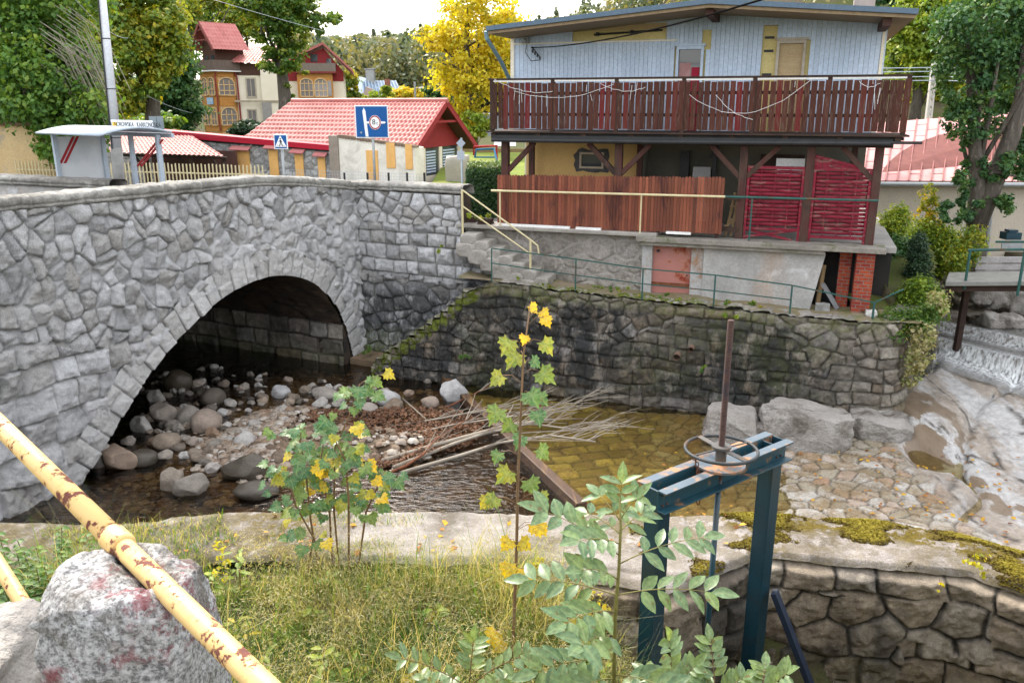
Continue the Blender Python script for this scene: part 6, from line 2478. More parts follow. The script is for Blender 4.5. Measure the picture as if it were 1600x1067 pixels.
# concrete power pole behind that roof
YP = 36
pp_ = thing('power_pole', 'slotted pale concrete power pole standing behind the faded red roof', 'pole', tuple(aty(1452, 200, YP)))
t0, b0 = aty(1460, 103, YP), aty(1449, 200, YP)
b0 = b0 + (b0 - t0) * .6
m = MB()
dirp = (t0 - b0)
for s in (-.1, .1):
    m.bar(b0 + np.array([s, 0, 0]), t0 + np.array([s * .7, 0, 0]), .08, .16, up=(0, 1, 0))
for k in np.linspace(0, 1, 14):
    q = b0 + dirp * k
    m.box(q, (.2, .14, .16))
m.build('shaft', mat('pale_concrete_pole', (.50, .47, .43), (.42, .40, .37), None, 4), pp_)
m = MB()
for py in (106, 112, 120, 126):
    m.tube([aty(1380, py + 1, YP), aty(1461, py, YP - .1), aty(1700, py + 6, YP - 6)], .018, 5)
m.build('wires', M_pale_steel, pp_)

# ---- footbridge over the upper stream
fbr = thing('footbridge', 'small grey timber footbridge with steel railing over the little waterfall', 'footbridge', (11.5, 18.4, -4.2))
YK = 18.5
d0, d1 = aty(1480, 436, YK), aty(1680, 434, YK - 1.2)
dv = (d1 - d0) / np.linalg.norm(d1 - d0)
m = MB()
m.bar(d0, d1, 1.3, .09)
m.build('deck', mat('grey_deck_boards', (.26, .26, .24), (.18, .18, .165), None, 4, .85, .5, 20), fbr, bevel=.008)
m = MB()
for o_ in (-.45, .45):
    q = np.array([-dv[1], dv[0], 0]) * o_
    m.bar(d0 + q - UPV * .12, d1 + q - UPV * .12, .12, .15)
m.build('girder', M_wood_dark, fbr)
m = MB()
pt_ = aty(1512, 442, YK - .1)
m.bar(np.array([pt_[0] - .02, pt_[1], -5.5]), pt_, .13, .13, up=(0, 1, 0))
m.build('trestle_post', M_wood_dark, fbr, bevel=.01)
m = MB()
r0_, r1_ = aty(1513, 391, YK - .6), aty(1680, 389, YK - 1.8)
m.tube([r0_, r1_], .03, 8)
for k in (0.02, .55):
    q = r0_ + (r1_ - r0_) * k
    m.tube([q, np.array([q[0], q[1], d0[2] - .1])], .03, 8)
m.tube([aty(1556, 378, YK - .6), aty(1680, 378, YK - 1.8)], .025, 8)
m.build('railing', M_green_rail, fbr)
m = MB()
for k in range(3):
    p0, p1 = aty(1524, 428 - 11 * k, YK + 1.0), aty(1700, 428 - 11 * k, YK + .2)
    m.bar(p0, p1, .06, .145)
m.build('side_board', mat('weathered_grey_boards', (.40, .38, .38), (.30, .285, .28), None, 4, .9, .5, 14), fbr, bevel=.006)
m = MB()
c_ = aty(1579, 368, YK + 1.3)
m.box(c_, (.36, .3, .17))
m.box(c_ + np.array([0, 0, .12]), (.22, .2, .05))
wb = m.build('dark_bin', M_teal)
tag(wb, 'dark teal box with a pale lid behind the footbridge railing', 'box')
m = MB()
m.box(aty(1581, 385, YK + 1.0), (.5, .03, .18))
m.box(aty(1580, 386, YK + .98), (.10, .02, .05))
m.build('grey_frame', M_steel, fbr)
# far bank wall and stones of the upper stream
fu = thing('stream_wall', 'brown rubble bank wall of the upper stream behind the footbridge', 'wall', (13, 21.5, -5))
wl0, wl1 = aty(1468, 470, 21.8), aty(1720, 480, 20.2)
ug, qg = np.meshgrid(np.arange(0, 1, .008), np.linspace(0, 1, 40), indexing='ij')
P = np.stack([wl0[0] + (wl1[0] - wl0[0]) * ug, wl0[1] + (wl1[1] - wl0[1]) * ug, -5.4 + 1.15 * qg], -1)
Lw = np.linalg.norm((wl1 - wl0)[:2])
cv = voro(ug * Lw * 2.1, P[..., 2] * 2.6, 66, .9, .5)
nw = np.array([(wl1 - wl0)[1], -(wl1 - wl0)[0], 0]); nw /= np.linalg.norm(nw)
relief('masonry', M_base, fu, P, np.broadcast_to(nw, P.shape), (cv[0] / 2.3, cv[1], cv[2], cv[3], cv[4] / 2.1, cv[5] / 2.6), .10, .06, .5, .03, 4, attrs=dict(stain=np.clip(.5 + fbm(P, 3, 1), 0, 1), moss=.2 + 0 * ug))
# ================================================================== PLANTS
L_green = leaf_mat('leaf_mid_green', [(0.051, 0.119, 0.0306), (0.0935, 0.204, 0.0374), (0.17, 0.272, 0.0442), (0.289, 0.34, 0.0476)])
L_dark = leaf_mat('leaf_dark_green', [(0.0238, 0.0765, 0.034), (0.0442, 0.119, 0.0442), (0.0765, 0.17, 0.051), (0.136, 0.221, 0.051)], .3)
L_turn = leaf_mat('leaf_turning', [(0.058, 0.131, 0.0261), (0.131, 0.217, 0.029), (0.29, 0.304, 0.029), (0.58, 0.42, 0.029)])
L_yellow = leaf_mat('leaf_autumn_yellow', [(.24, .27, .03), (.46, .43, .03), (.58, .50, .04), (.58, .42, .03)], .5)
L_bright = leaf_mat('leaf_bright_green', [(0.081, 0.149, 0.0216), (0.162, 0.257, 0.0297), (0.27, 0.351, 0.0351), (0.405, 0.419, 0.0405)])
L_hedge = leaf_mat('leaf_hedge', [(0.018, 0.0525, 0.018), (0.033, 0.0825, 0.024), (0.06, 0.12, 0.027), (0.15, 0.21, 0.03)], .25)
L_far = leaf_mat('leaf_far_wood', [(.085, .125, .08), (.13, .165, .09), (.185, .19, .095), (.26, .215, .09)], .3)  # distance haze put into the leaf colours, greyer than the near trees
L_con = leaf_mat('needle_dark', [(0.0168, 0.042, 0.0224), (0.028, 0.063, 0.028), (0.042, 0.084, 0.0336)], .2)
L_fg = leaf_mat('leaf_young_maple', [(0.0525, 0.147, 0.0788), (0.0945, 0.2, 0.0735), (0.168, 0.242, 0.042), (0.42, 0.357, 0.021), (0.651, 0.42, 0.0158)], .38, .42, fine=45)
L_ash = leaf_mat('leaf_young_ash', [(0.111, 0.196, 0.111), (0.162, 0.246, 0.128), (0.17, 0.246, 0.085), (0.238, 0.281, 0.051)], .38, .33, fine=45)
L_grass = leaf_mat('grass_blades', [(.045, .125, .018), (.085, .20, .028), (.17, .25, .05), (.36, .33, .17), (.52, .46, .31)], .35, .6)
L_litter = leaf_mat('brown_litter', [(.10, .05, .03), (.16, .075, .04), (.22, .11, .06), (.13, .085, .06)], .1, .8)
L_fallen = leaf_mat('fallen_leaf', [(.24, .09, .025), (.34, .16, .03), (.52, .32, .02), (.20, .07, .03)], .15, .7)


def leaf_quads(C, Nn, L, W, rs, fold=.15):
    n = len(C)
    Nn = Nn / (np.linalg.norm(Nn, axis=1)[:, None] + 1e-9)
    r = rs.normal(size=(n, 3))
    t = r - Nn * (r * Nn).sum(1)[:, None]
    t /= np.linalg.norm(t, axis=1)[:, None] + 1e-9
    b = np.cross(Nn, t)
    s = rs.uniform(.65, 1.3, n)[:, None]
    L, W = L * s, W * s
    V = np.stack([C - t * L / 2, C + b * W / 2 + Nn * W * fold, C + t * L / 2, C - b * W / 2 + Nn * W * fold], 1)
    return V.reshape(-1, 3), np.arange(n * 4).reshape(n, 4)


def crown_points(ells, n, seed, clump=.26, per=70, shell=.45, flat=.62):
    rs = np.random.RandomState(seed)
    vol = np.array([e[1][0] * e[1][1] * e[1][2] for e in ells]) ** .75
    vol /= vol.sum()
    K = max(3, n // per)
    cc, cr = [], []
    for (c, r), w in zip(ells, vol):
        k = max(2, int(K * w))
        d = rs.normal(size=(k, 3))
        d /= np.linalg.norm(d, axis=1)[:, None]
        rad = rs.uniform(shell, 1.0, k) ** .6
        cc.append(np.asarray(c) + d * rad[:, None] * np.asarray(r))
        cr.append(np.full(k, clump * np.mean(r)) * rs.uniform(.5, 1.25, k))
    cc, cr = np.concatenate(cc), np.concatenate(cr)
    i = rs.randint(0, len(cc), n)
    off = rs.normal(size=(n, 3)) * .62 * cr[i][:, None] * np.array([1, 1, 1.0 if np.mean(ells[0][1]) < .6 else .62])
    return cc, cc[i] + off, off / (cr[i][:, None] + 1e-6), rs.uniform(0, 1, len(cc))[i], rs


def crown(name, ells, n, leaf, m, parent, seed, bias=0.0, spread=1.0, clump=.26, per=70, shell=.45, aspect=.62):
    cc, C, o, ct, rs = crown_points(ells, n, seed, clump, per, shell)
    nn = o * .7 + rs.normal(size=C.shape) * .55 + np.array([0, 0, .55])
    V, F = leaf_quads(C, nn, leaf, leaf * aspect, rs)
    tint = np.clip(bias + spread * (.55 * ct + .45 * rs.uniform(0, 1, n)), 0, 1)
    mesh_np(name, V, F, m, parent, fattr=dict(tint=tint))
    return cc, rs


def tree(name, label, Y, base, path, r0, ells, n, leaf, m, seed=1, group=None, bias=0., spread=1., bark=None, limbs=10, depth=1.0, per=70, clump=.26, shell=.45, twig=.25):
    """path and ells are measured sight lines put at distance Y; ells: (px, py, rx, rz, dY)"""
    k = Y / FOC * 1.02
    pts = [aty(x, y, Y + (d[0] if d else 0)) for x, y, *d in path]
    b = np.array([pts[0][0], pts[0][1], base])
    th = thing(name, label, 'tree', tuple(b), group)
    full = [b] + pts
    L = np.r_[0, np.cumsum([np.linalg.norm(full[i + 1] - full[i]) for i in range(len(full) - 1)])]
    rr = [r0 * (1 - .8 * x / L[-1]) for x in L]
    E = [(aty(x, y, Y + d), (rx * k, rx * k * depth, rz * k)) for x, y, rx, rz, d in ells]
    cc, rs = crown('crown', E, n, leaf, m, th, seed, bias, spread, clump, per, shell)
    mb = MB()
    mb.tube(full, rr, 9)
    rng = random.Random(seed)
    for q in range(limbs):
        t = cc[rng.randrange(len(cc))]
        i = rng.randrange(max(1, len(full) // 2), len(full)) if len(full) > 2 else 1
        a = full[i - 1] + (full[i] - full[i - 1]) * rng.uniform(.2, 1)
        mid = (a + t) / 2 + np.array([rng.uniform(-.1, .1), rng.uniform(-.1, .1), .12]) * np.linalg.norm(t - a)
        mb.tube([a, mid, t], [rr[i] * twig * 1.6, rr[i] * twig, rr[i] * twig * .35], 6)
    mb.build('trunk', bark or M_bark, th, smooth_=True)
    return th


# --- left: creeper-hung tree over the bridge end, maples and dark trees behind
tree('creeper_tree', 'broad tree smothered in hanging green creeper behind the bus shelter', 26, -3, [(95, 270), (80, 150), (70, 40)], .45,
     [(30, 60, 80, 90, 0), (75, 130, 80, 70, -1), (115, 170, 52, 55, -1.5), (105, 215, 42, 42, -1.5), (130, 120, 32, 50, -.5), (20, 165, 70, 40, 0), (60, -20, 90, 70, 0), (88, 240, 24, 30, -2)], 30000, .17, L_green, 3, bias=-.1, spread=.95, limbs=14, per=45, clump=.30)
m = MB()
rng = random.Random(12)
for k in range(46):
    a = aty(rng.uniform(60, 125), rng.uniform(5, 110), 24.2)
    x = rng.uniform(10, 55)
    L_ = rng.uniform(.8, 2.2)
    m.tube([a, a + np.array([.35 * L_, 0, -.25 * L_]), a + np.array([.62 * L_, 0, -1.0 * L_])], .008, 4)
o = m.build('hanging_vines', M_twig)
tag(o, 'bare pale vine stems trailing down over the creeper tree', 'vine', kind='stuff')
tree('maple', 'tall maple with yellowing crown behind the white lamp pole', 44, -2, [(238, 200), (240, 150), (236, 70)], .5,
     [(205, 30, 70, 60, 0), (235, 70, 48, 55, 0), (190, 95, 50, 55, -1), (240, 15, 46, 45, 1), (175, 150, 40, 40, -1), (220, 120, 40, 30, -1)], 24000, .26, L_turn, 5, bias=-.02, spread=.95)
tree('maple', 'green and gold maple crown filling the sky left of the villa tower', 52, -2, [(300, 190, 28), (298, 120, 28), (300, 40, 28)], .5,
     [(275, 15, 55, 45, 26), (315, -5, 55, 30, 30), (268, 70, 30, 40, 20), (350, -10, 50, 30, 33)], 17000, .30, L_turn, 6, bias=-.12)
tree('dark_tree', 'dark green leafy tree with a visible trunk between the maple and the villa', 56, -2, [(243, 210), (242, 160), (240, 110)], .6,
     [(265, 105, 42, 50, 0), (225, 150, 45, 40, 0), (285, 150, 35, 45, 0), (200, 175, 50, 25, 0), (265, 175, 45, 25, 1)], 20000, .30, L_dark, 7)
for i, (x, y, rx, rz, Y, mm, lab) in enumerate(((30, 90, 110, 110, 60, L_dark, 'deep shaded tree at the far left behind the creeper tree'), (130, 40, 90, 80, 62, L_green, 'green tree behind the creeper tree and left of the maple'),
                                              (170, 165, 60, 40, 50, L_turn, 'low yellow green tree just above the crimson wall coping'), (385, 25, 40, 40, 95, L_turn, 'hazy gold green tree rising behind the villa roof'),
                                              (235, 192, 40, 10, 48, L_green, 'shrubby growth along the crimson wall coping'), (330, 40, 40, 50, 100, L_green, 'pale green tree behind the tower gable'))):
    tree('background_tree', lab, Y, -2, [(x, y + rz * .8), (x, y)], .4, [(x, y, rx * .9, rz * .7, 0), (x - rx * .3, y + rz * .3, rx * .7, rz * .6, -1), (x + rx * .35, y - rz * .3, rx * .7, rz * .6, 0)], 11000, .34, mm, 20 + i, limbs=6, group='trees behind the village')
tree('villa_tree', 'big green tree standing in front of the villa with a forked trunk', 58, -2.5, [(447, 205), (446, 160), (440, 110), (438, 55), (436, 10)], .62,
     [(440, 15, 44, 40, 0), (418, 60, 24, 34, -1), (465, 50, 36, 30, 0), (497, 30, 30, 16, 0), (436, 95, 34, 18, -1), (407, 96, 15, 10, -1), (462, 105, 18, 12, 1), (455, 140, 9, 22, 0), (458, 165, 8, 10, 0), (425, -10, 60, 36, 0)], 17000, .27, L_turn, 9, bias=-.25, spread=.95, limbs=14)
tree('yellow_maple', 'bright yellow autumn maple right of the tiled hall', 40, -2.9, [(738, 240), (737, 190), (731, 110), (728, 60), (726, 10)], .36,
     [(735, 60, 55, 36, 0), (690, 62, 35, 20, 0), (780, 70, 40, 35, 0), (735, 110, 60, 30, 0), (712, 128, 38, 24, 0), (775, 120, 40, 34, 0), (745, 150, 42, 26, 0), (720, 165, 28, 22, 0), (722, 5, 40, 30, 0), (770, 20, 40, 30, 0), (800, 45, 30, 30, 1), (732, 185, 28, 18, 0)], 15000, .20, L_yellow, 11, bias=-.05, limbs=22, per=55, clump=.34, shell=.3)
tree('green_maple', 'green lower tree at the foot of the yellow maple', 38.5, -2.9, [(745, 240), (742, 205)], .2, [(738, 196, 26, 18, 0), (728, 205, 16, 14, 0)], 3600, .2, L_bright, 12, limbs=4)
tree('shrub_tree', 'green and orange tree tucked between the villa and the blue roofed house', 84, -2.5, [(543, 170), (543, 140)], .3, [(543, 140, 18, 24, 0), (548, 120, 12, 14, 0), (555, 160, 12, 14, 0)], 5200, .4, L_turn, 13, limbs=4)
tree('small_maple', 'small orange yellow tree right of the brick chimney', 86, -2.5, [(637, 165), (638, 150)], .2, [(636, 150, 20, 12, 0), (645, 142, 10, 8, 0), (618, 162, 14, 8, 0)], 3600, .36, L_yellow, 14, bias=.1, limbs=4)
tree('small_fir', 'small dark tree beside the distant street lamp', 87, -2.5, [(668, 165), (668, 150)], .2, [(665, 152, 16, 14, 0), (690, 150, 18, 14, 1)], 4200, .36, L_dark, 15, limbs=3)
tree('thin_birch', 'pale green thin tree in front of the blue roofed house', 80, -2.5, [(603, 170), (603, 150)], .15, [(585, 158, 16, 12, 0), (603, 150, 10, 14, 0)], 2400, .34, L_bright, 16, limbs=4)
# conifer at the villa's foot
tree('dark_yew', 'dark evergreen shrub below the villa beside the hall roof', 52, -2.8, [(405, 215), (402, 200)], .2, [(398, 203, 26, 10, 0), (378, 206, 18, 7, 0), (388, 196, 14, 8, 0)], 6500, .2, L_con, 17, limbs=3)
# --- right: double trunk tree and the woods behind it
tree('ivy_tree', 'large double trunked tree with dark leaves standing before the faded red roof', 20.6, -4.4, [(1524, 395), (1526, 340), (1527, 262), (1520, 180), (1512, 60)], .30,
     [(1530, 40, 60, 60, 0), (1505, 120, 42, 52, 0), (1555, 120, 50, 46, .5), (1590, 50, 50, 70, 0), (1520, 190, 40, 34, 0), (1590, 190, 36, 40, .5), (1510, 240, 20, 20, 0), (1580, 262, 36, 18, -.3), (1615, 240, 30, 40, 0)], 19000, .12, L_dark, 31, limbs=16, per=45, bias=.02)
th_ = bpy.data.objects['ivy_tree']
m = MB()
m.tube([aty(1524, 352, 20.6), aty(1552, 285, 20.55), aty(1580, 215, 20.5), aty(1597, 150, 20.4), aty(1606, 40, 20.4)], [.27, .24, .2, .16, .09], 9)
m.build('second_trunk', M_bark, th_, smooth_=True)
crown('ivy_leaves', [(aty(1512, 320, 20.3), (.30, .3, .45)), (aty(1560, 322, 20.3), (.5, .3, .22)), (aty(1490, 330, 20.3), (.30, .3, .35)), (aty(1505, 285, 20.3), (.3, .3, .3)), (aty(1560, 262, 20.2), (.35, .3, .3))], 3600, .11, L_dark, th_, 33)
for i, (ee, Y, n, lf, mm, lab, bi) in enumerate((
        ([(1440, 40, 50, 50, 0), (1425, 95, 40, 36, 0), (1470, 100, 40, 40, 0), (1500, 30, 50, 50, 1), (1410, 60, 22, 30, 0)], 40, 22000, .24, L_bright, 'sunlit bright green tree behind the right end of the balcony house', -.05),
        ([(1430, 160, 42, 30, 0), (1400, 170, 20, 26, 0), (1480, 160, 40, 36, 0), (1535, 150, 40, 40, 0)], 44, 14000, .25, L_turn, 'yellow green tree behind the concrete power pole', 0.0),
        ([(1560, 30, 70, 70, 0), (1600, 120, 50, 60, 0), (1540, 100, 40, 40, 0)], 38, 15000, .25, L_turn, 'green gold tree at the upper right behind the double trunked tree', -.1),
        ([(1395, 120, 26, 60, 0), (1400, 60, 26, 40, 0), (1390, 20, 30, 30, 0)], 52, 9000, .3, L_dark, 'dark tree right behind the balcony house eaves', 0),
        ([(1420, -5, 60, 30, 0), (1350, 5, 60, 22, 0), (1290, 5, 60, 15, 0)], 70, 9000, .4, L_turn, 'olive tree crowns above the chimney of the balcony house', -.1))):
    tree('background_tree', lab, Y, -2.5, [(ee[0][0], ee[0][1] + 60), (ee[0][0], ee[0][1])], .35, ee, n, lf, mm, 40 + i, limbs=7, bias=bi, group='trees on the right slope')
# --- bushes right of the house
tree('garden_shrub', 'light green shrub with airy twigs beside the right corner of the balcony house', 20.5, -4.2, [(1400, 380), (1400, 340)], .06, [(1398, 350, 20, 20, 0), (1405, 335, 12, 14, 0), (1385, 372, 14, 16, 0)], 4200, .075, L_bright, 51, limbs=9, bias=.1, clump=.5, per=22)
tree('garden_shrub', 'dark leafy shrub in the hollow right of the brick pillars', 20.0, -4.3, [(1410, 430), (1408, 400)], .06, [(1395, 400, 24, 26, 0), (1385, 425, 14, 20, 0), (1420, 395, 20, 20, 0)], 6000, .085, L_dark, 52, limbs=6, clump=.5, per=22)
tree('thuja', 'dark conical thuja bush right of the brick pillars', 18.6, -4.3, [(1434, 445), (1434, 400)], .07, [(1434, 415, 19, 30, 0), (1434, 388, 13, 26, 0), (1434, 436, 20, 16, 0)], 9000, .055, L_con, 53, limbs=4, per=40)
tree('garden_shrub', 'wide green shrub with yellow turning tips behind the thuja', 20.8, -4.3, [(1465, 420), (1465, 390)], .07, [(1460, 385, 28, 26, 0), (1480, 405, 26, 26, 0), (1500, 395, 26, 18, 0), (1445, 362, 22, 18, 0), (1478, 370, 18, 14, 0)], 9000, .085, L_bright, 54, bias=-.12, limbs=8, clump=.5, per=22)
tree('garden_shrub', 'tall yellow leaved sapling shrub before the low house wall', 20.9, -4.2, [(1452, 380), (1448, 330)], .04, [(1450, 305, 12, 18, 0), (1445, 335, 14, 16, 0), (1458, 320, 10, 14, 0), (1455, 355, 20, 14, 0)], 1300, .085, L_turn, 55, limbs=9, bias=.2, clump=.5, per=22)
tree('garden_shrub', 'yellow and orange leaved shrub by the footbridge railing', 19.4, -4.3, [(1515, 420), (1515, 390)], .05, [(1518, 375, 20, 14, 0), (1500, 395, 24, 14, 0), (1530, 362, 12, 10, 0), (1495, 415, 20, 14, 0)], 2000, .085, L_turn, 56, limbs=8, bias=-.05, clump=.5, per=22)
tree('sumac_shrub', 'arching pinnate leaved shrub leaning over the wall corner', 17.6, -4.3, [(1440, 480), (1442, 455)], .05, [(1440, 450, 22, 14, 0), (1425, 462, 20, 12, 0), (1455, 470, 22, 18, 0), (1420, 480, 18, 12, 0)], 4200, .085, L_bright, 57, bias=-.25, limbs=9, clump=.5, per=22)
tree('wall_creeper', 'green creeper spilling over the top of the rubble wall corner', 16.6, -4.3, [(1405, 505), (1405, 495)], .03, [(1400, 500, 22, 14, 0), (1425, 500, 24, 16, 0), (1385, 515, 12, 9, 0), (1448, 492, 20, 18, 0), (1405, 520, 16, 14, -.2)], 4600, .065, L_turn, 58, bias=-.42, limbs=6, clump=.5, per=22)
tree('dry_grass_tuft', 'dry straw coloured growth hanging down the wall corner', 16.2, -4.6, [(1440, 540), (1440, 520)], .02, [(1435, 560, 16, 26, 0), (1440, 525, 18, 18, 0), (1425, 590, 12, 14, 0), (1462, 475, 16, 20, .4)], 1900, .08, L_grass, 59, bias=.45, spread=.5, limbs=8, clump=.5, per=22)
# --- clipped hedge
hd = thing('clipped_hedge', 'dense clipped dark green hedge at the head of the stone steps', 'hedge', tuple(aty(752, 330, 22.4)))
rs = np.random.RandomState(5)
hx0, hx1 = aty(729, 300, 22.2)[0], aty(790, 300, 22.2)[0]
hz0, hz1 = -2.95, aty(750, 264, 22.2)[2]
n = 15000
C = np.stack([rs.uniform(hx0, hx1, n), 22.1 + 1.6 * rs.uniform(0, 1, n), rs.uniform(hz0, hz1, n)], -1)
f = rs.randint(0, 10, n)
nn = rs.normal(size=(n, 3)) * .5
C[f < 6, 1] = 22.1 + .08 * rs.normal(size=(f < 6).sum())
nn[f < 6] += np.array([0, -.9, .2])
C[f >= 7, 2] = hz1 + .05 * rs.normal(size=(f >= 7).sum())
nn[f >= 7] += np.array([0, 0, 1.0])
V, F = leaf_quads(C, nn, .07, .045, rs)
mesh_np('leaves', V, F, L_hedge, hd, fattr=dict(tint=np.clip(rs.uniform(0, .55, n) + .45 * (f >= 7), 0, 1)))
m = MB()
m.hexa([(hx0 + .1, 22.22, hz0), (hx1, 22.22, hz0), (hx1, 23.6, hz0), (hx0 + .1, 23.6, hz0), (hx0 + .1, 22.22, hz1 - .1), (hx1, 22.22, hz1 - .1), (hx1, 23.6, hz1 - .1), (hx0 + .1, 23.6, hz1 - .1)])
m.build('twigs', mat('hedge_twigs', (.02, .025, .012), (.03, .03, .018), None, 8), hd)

# --- the wood on the far hills, read as one mass
rs = np.random.RandomState(77)
Vs, Fs, Ts, off = [], [], [], 0
spots = []
for k in range(760):
    px = rs.uniform(480, 900)
    Y = rs.uniform(125, 290)
    spots.append((px, Y))
for k in range(620):
    spots.append((rs.uniform(800, 1560), rs.uniform(85, 170)))
for k in range(210):
    spots.append((rs.uniform(1040, 2050), rs.uniform(48, 96)))
for px, Y in spots:
    x = (px - 800) / FOC * Y * 1.04
    z = float(ground_z(np.array([x]), np.array([Y]))[0])
    con = rs.uniform() < .22
    h = rs.uniform(8, 13.5) * (1.15 if con else 1)
    lim = np.interp(px, [480, 560, 680, 800, 850, 900, 1500], [.078, .070, .084, .085, .095, .175, .24]) * rs.uniform(.86, 1.08)
    h = min(h, lim * Y - z) if Y > 84 and px < 1570 else h
    if h < 4:
        continue
    rr = h * (rs.uniform(.17, .22) if con else rs.uniform(.26, .36))
    n = 200
    t = rs.uniform(0, 1, n)
    if con:
        zz = z + h * (.12 + .88 * t)
        rad = rr * (1 - t) ** .85 * rs.uniform(.5, 1.05, n)
    else:
        zz = z + h * (.28 + .72 * t)
        rad = rr * np.sqrt(np.clip(1 - (2 * t - 1) ** 2, 0, 1)) * rs.uniform(.55, 1.1, n)
    g = rs.uniform(0, 6.283, n)
    C = np.stack([x + rad * np.cos(g), Y + rad * np.sin(g), zz], -1)
    nn = np.stack([np.cos(g), np.sin(g), .6 + 0 * g], -1) + .4 * rs.normal(size=(n, 3))
    V, F = leaf_quads(C, nn, .0056 * Y, .0042 * Y, rs)
    Vs.append(V); Fs.append(F + off); off += len(V)
    base = rs.uniform(0, .15) if con else rs.uniform(.1, .95)
    Ts.append(np.clip(base + rs.uniform(-.12, .12, n), 0, 1))
o = mesh_np('hillside_woods', np.concatenate(Vs), np.concatenate(Fs), L_far, fattr=dict(tint=np.concatenate(Ts)))
tag(o, 'hazy mixed autumn wood covering the far hillside', 'wood', kind='stuff')
# pot plants on the planters, weeds on ledge and walls
for i, (px, py, rr, mm) in enumerate(((737, 340, .14, L_bright), (757, 341, .14, L_turn))):
    c = atz(px, py, -2.62)
    th = thing('potted_plant', ['bushy green plant in the left planter box', 'pale flowering plant in the right planter box'][i], 'plant', (c[0], c[1], -2.7))
    crown('leaves', [(c, (rr, rr, rr * .9))], 260, .06, mm, th, 60 + i)
rng = random.Random(8)
for i in range(16):
    u = rng.uniform(.1, 6.5)
    v = rng.uniform(-.7, -.05)
    z = np.interp(u, [-.6, .3, 1.6, 3.8, 5.2, 7], [-4.0, -4.02, -4.1, -4.2, -4.22, -4.3]) + .03
    th = thing('weed_tuft', 'small green weed tuft on the ledge path behind the dark green railing', 'weed', tuple(hp(u, v, z)), 'weeds on the ledge path')
    r_ = rng.uniform(.05, .12)
    crown('leaves', [(hp(u, v, z + r_ * .4), (r_ * 1.5, r_ * 1.5, r_ * .7))], 110, .045, [L_green, L_bright, L_turn][i % 3], th, 70 + i)
for i, (px, py, Y, r_, lab) in enumerate(((688, 388, 20.15, .12, 'green fern tuft growing from the abutment wall joints'), (576, 545, 20.9, .2, 'low green weeds on the reddish ledge at the foot of the abutment'), (640, 545, 20.4, .16, 'green moss cushion beside the abutment ledge'),
                                          (1097, 577, 16.9, .12, 'green weed on the retaining wall below the drain pipes'), (1145, 492, 17.0, .14, 'moss tuft on the wall top beside the threaded rod'), (728, 560, 18.4, .15, 'tuft of moss on the sloping wall end'))):
    c = aty(px, py, Y)
    th = thing('wall_weed', lab, 'weed', tuple(c))
    crown('leaves', [(c, (r_ * 1.3, r_ * .6, r_))], 160, .05, L_green if i % 2 else L_bright, th, 90 + i)
# ================================================================== IN THE STREAM
def rock_mesh(seed, ang):
    import bmesh
    bm = bmesh.new()
    bmesh.ops.create_icosphere(bm, subdivisions=5 if ang == 2 else 4 if ang else 3, radius=1)
    V = np.array([v.co[:] for v in bm.verts])
    rs = np.random.RandomState(seed)
    if ang == 2:
        V = V * (1 + .22 * fbm(V * .9 + seed * 2, 2, seed))[:, None]
    for k in range(16 if ang == 2 else 9 if ang else 5):
        d = rs.normal(size=3); d /= np.linalg.norm(d)
        h = rs.uniform(.50, .78) if ang == 2 else rs.uniform(.60, .85) if ang else rs.uniform(.72, .92)
        p = V @ d
        V = V - np.outer(np.maximum(p - h, 0) * (.97 if ang else .75), d)
    nz = fbm(V * 1.1 + seed, 3, seed) * .14 + fbm(V * 5 + seed, 4, seed) * (.045 if ang == 2 else .022)
    V = V * (1 + nz)[:, None]
    for v, c in zip(bm.verts, V):
        v.co = c
    me = bpy.data.meshes.new('river_stone')
    bm.to_mesh(me)
    bm.free()
    me.polygons.foreach_set('use_smooth', np.ones(len(me.polygons), bool))
    return me


def mat_river(name, stops, wet=False):
    t = NT(name)
    col = t.ramp(t.objrand(), [(i / (len(stops) - 1), c) for i, c in enumerate(stops)])
    col = t.mix(.55, col, t.ramp(t.noise(2.2, 5, .65), [(.3, .55), (.7, 1.3)]), 'MULTIPLY')
    col = t.mix(.5, col, t.ramp(t.noise(18, 4, .7), [(.35, .45), (.55, 1.0), (.7, 1.4)]), 'MULTIPLY')
    t.pbr(col, .3 if wet else .75, 0, t.bump(t.noise(9, 6, .7), .35, .06), .4)
    return t.done()


M_river = mat_river('river_stone', [(.17, .125, .085), (.28, .245, .205), (.40, .38, .355), (.24, .16, .105), (.46, .45, .435), (.30, .27, .235), (.13, .11, .09), (.34, .265, .20)])
M_river_wet = mat_river('wet_river_stone', [(.05, .04, .028), (.09, .075, .055), (.07, .06, .05)], True)
M_rock_pale = mat_river('pale_boulder', [(.40, .40, .40), (.44, .43, .42)])
M_rock_bank = mat('bank_boulder', (.36, .345, .325), (.25, .225, .20), (.10, .085, .07), 2.0, .85, 1.0, 22, dist=.05)
ROCKS = [rock_mesh(i, False) for i in range(9)] + [rock_mesh(20 + i, True) for i in range(4)]
for me in ROCKS:
    me.materials.append(M_river)
rng = random.Random(31)
GRP = 'loose stones in the stream bed'


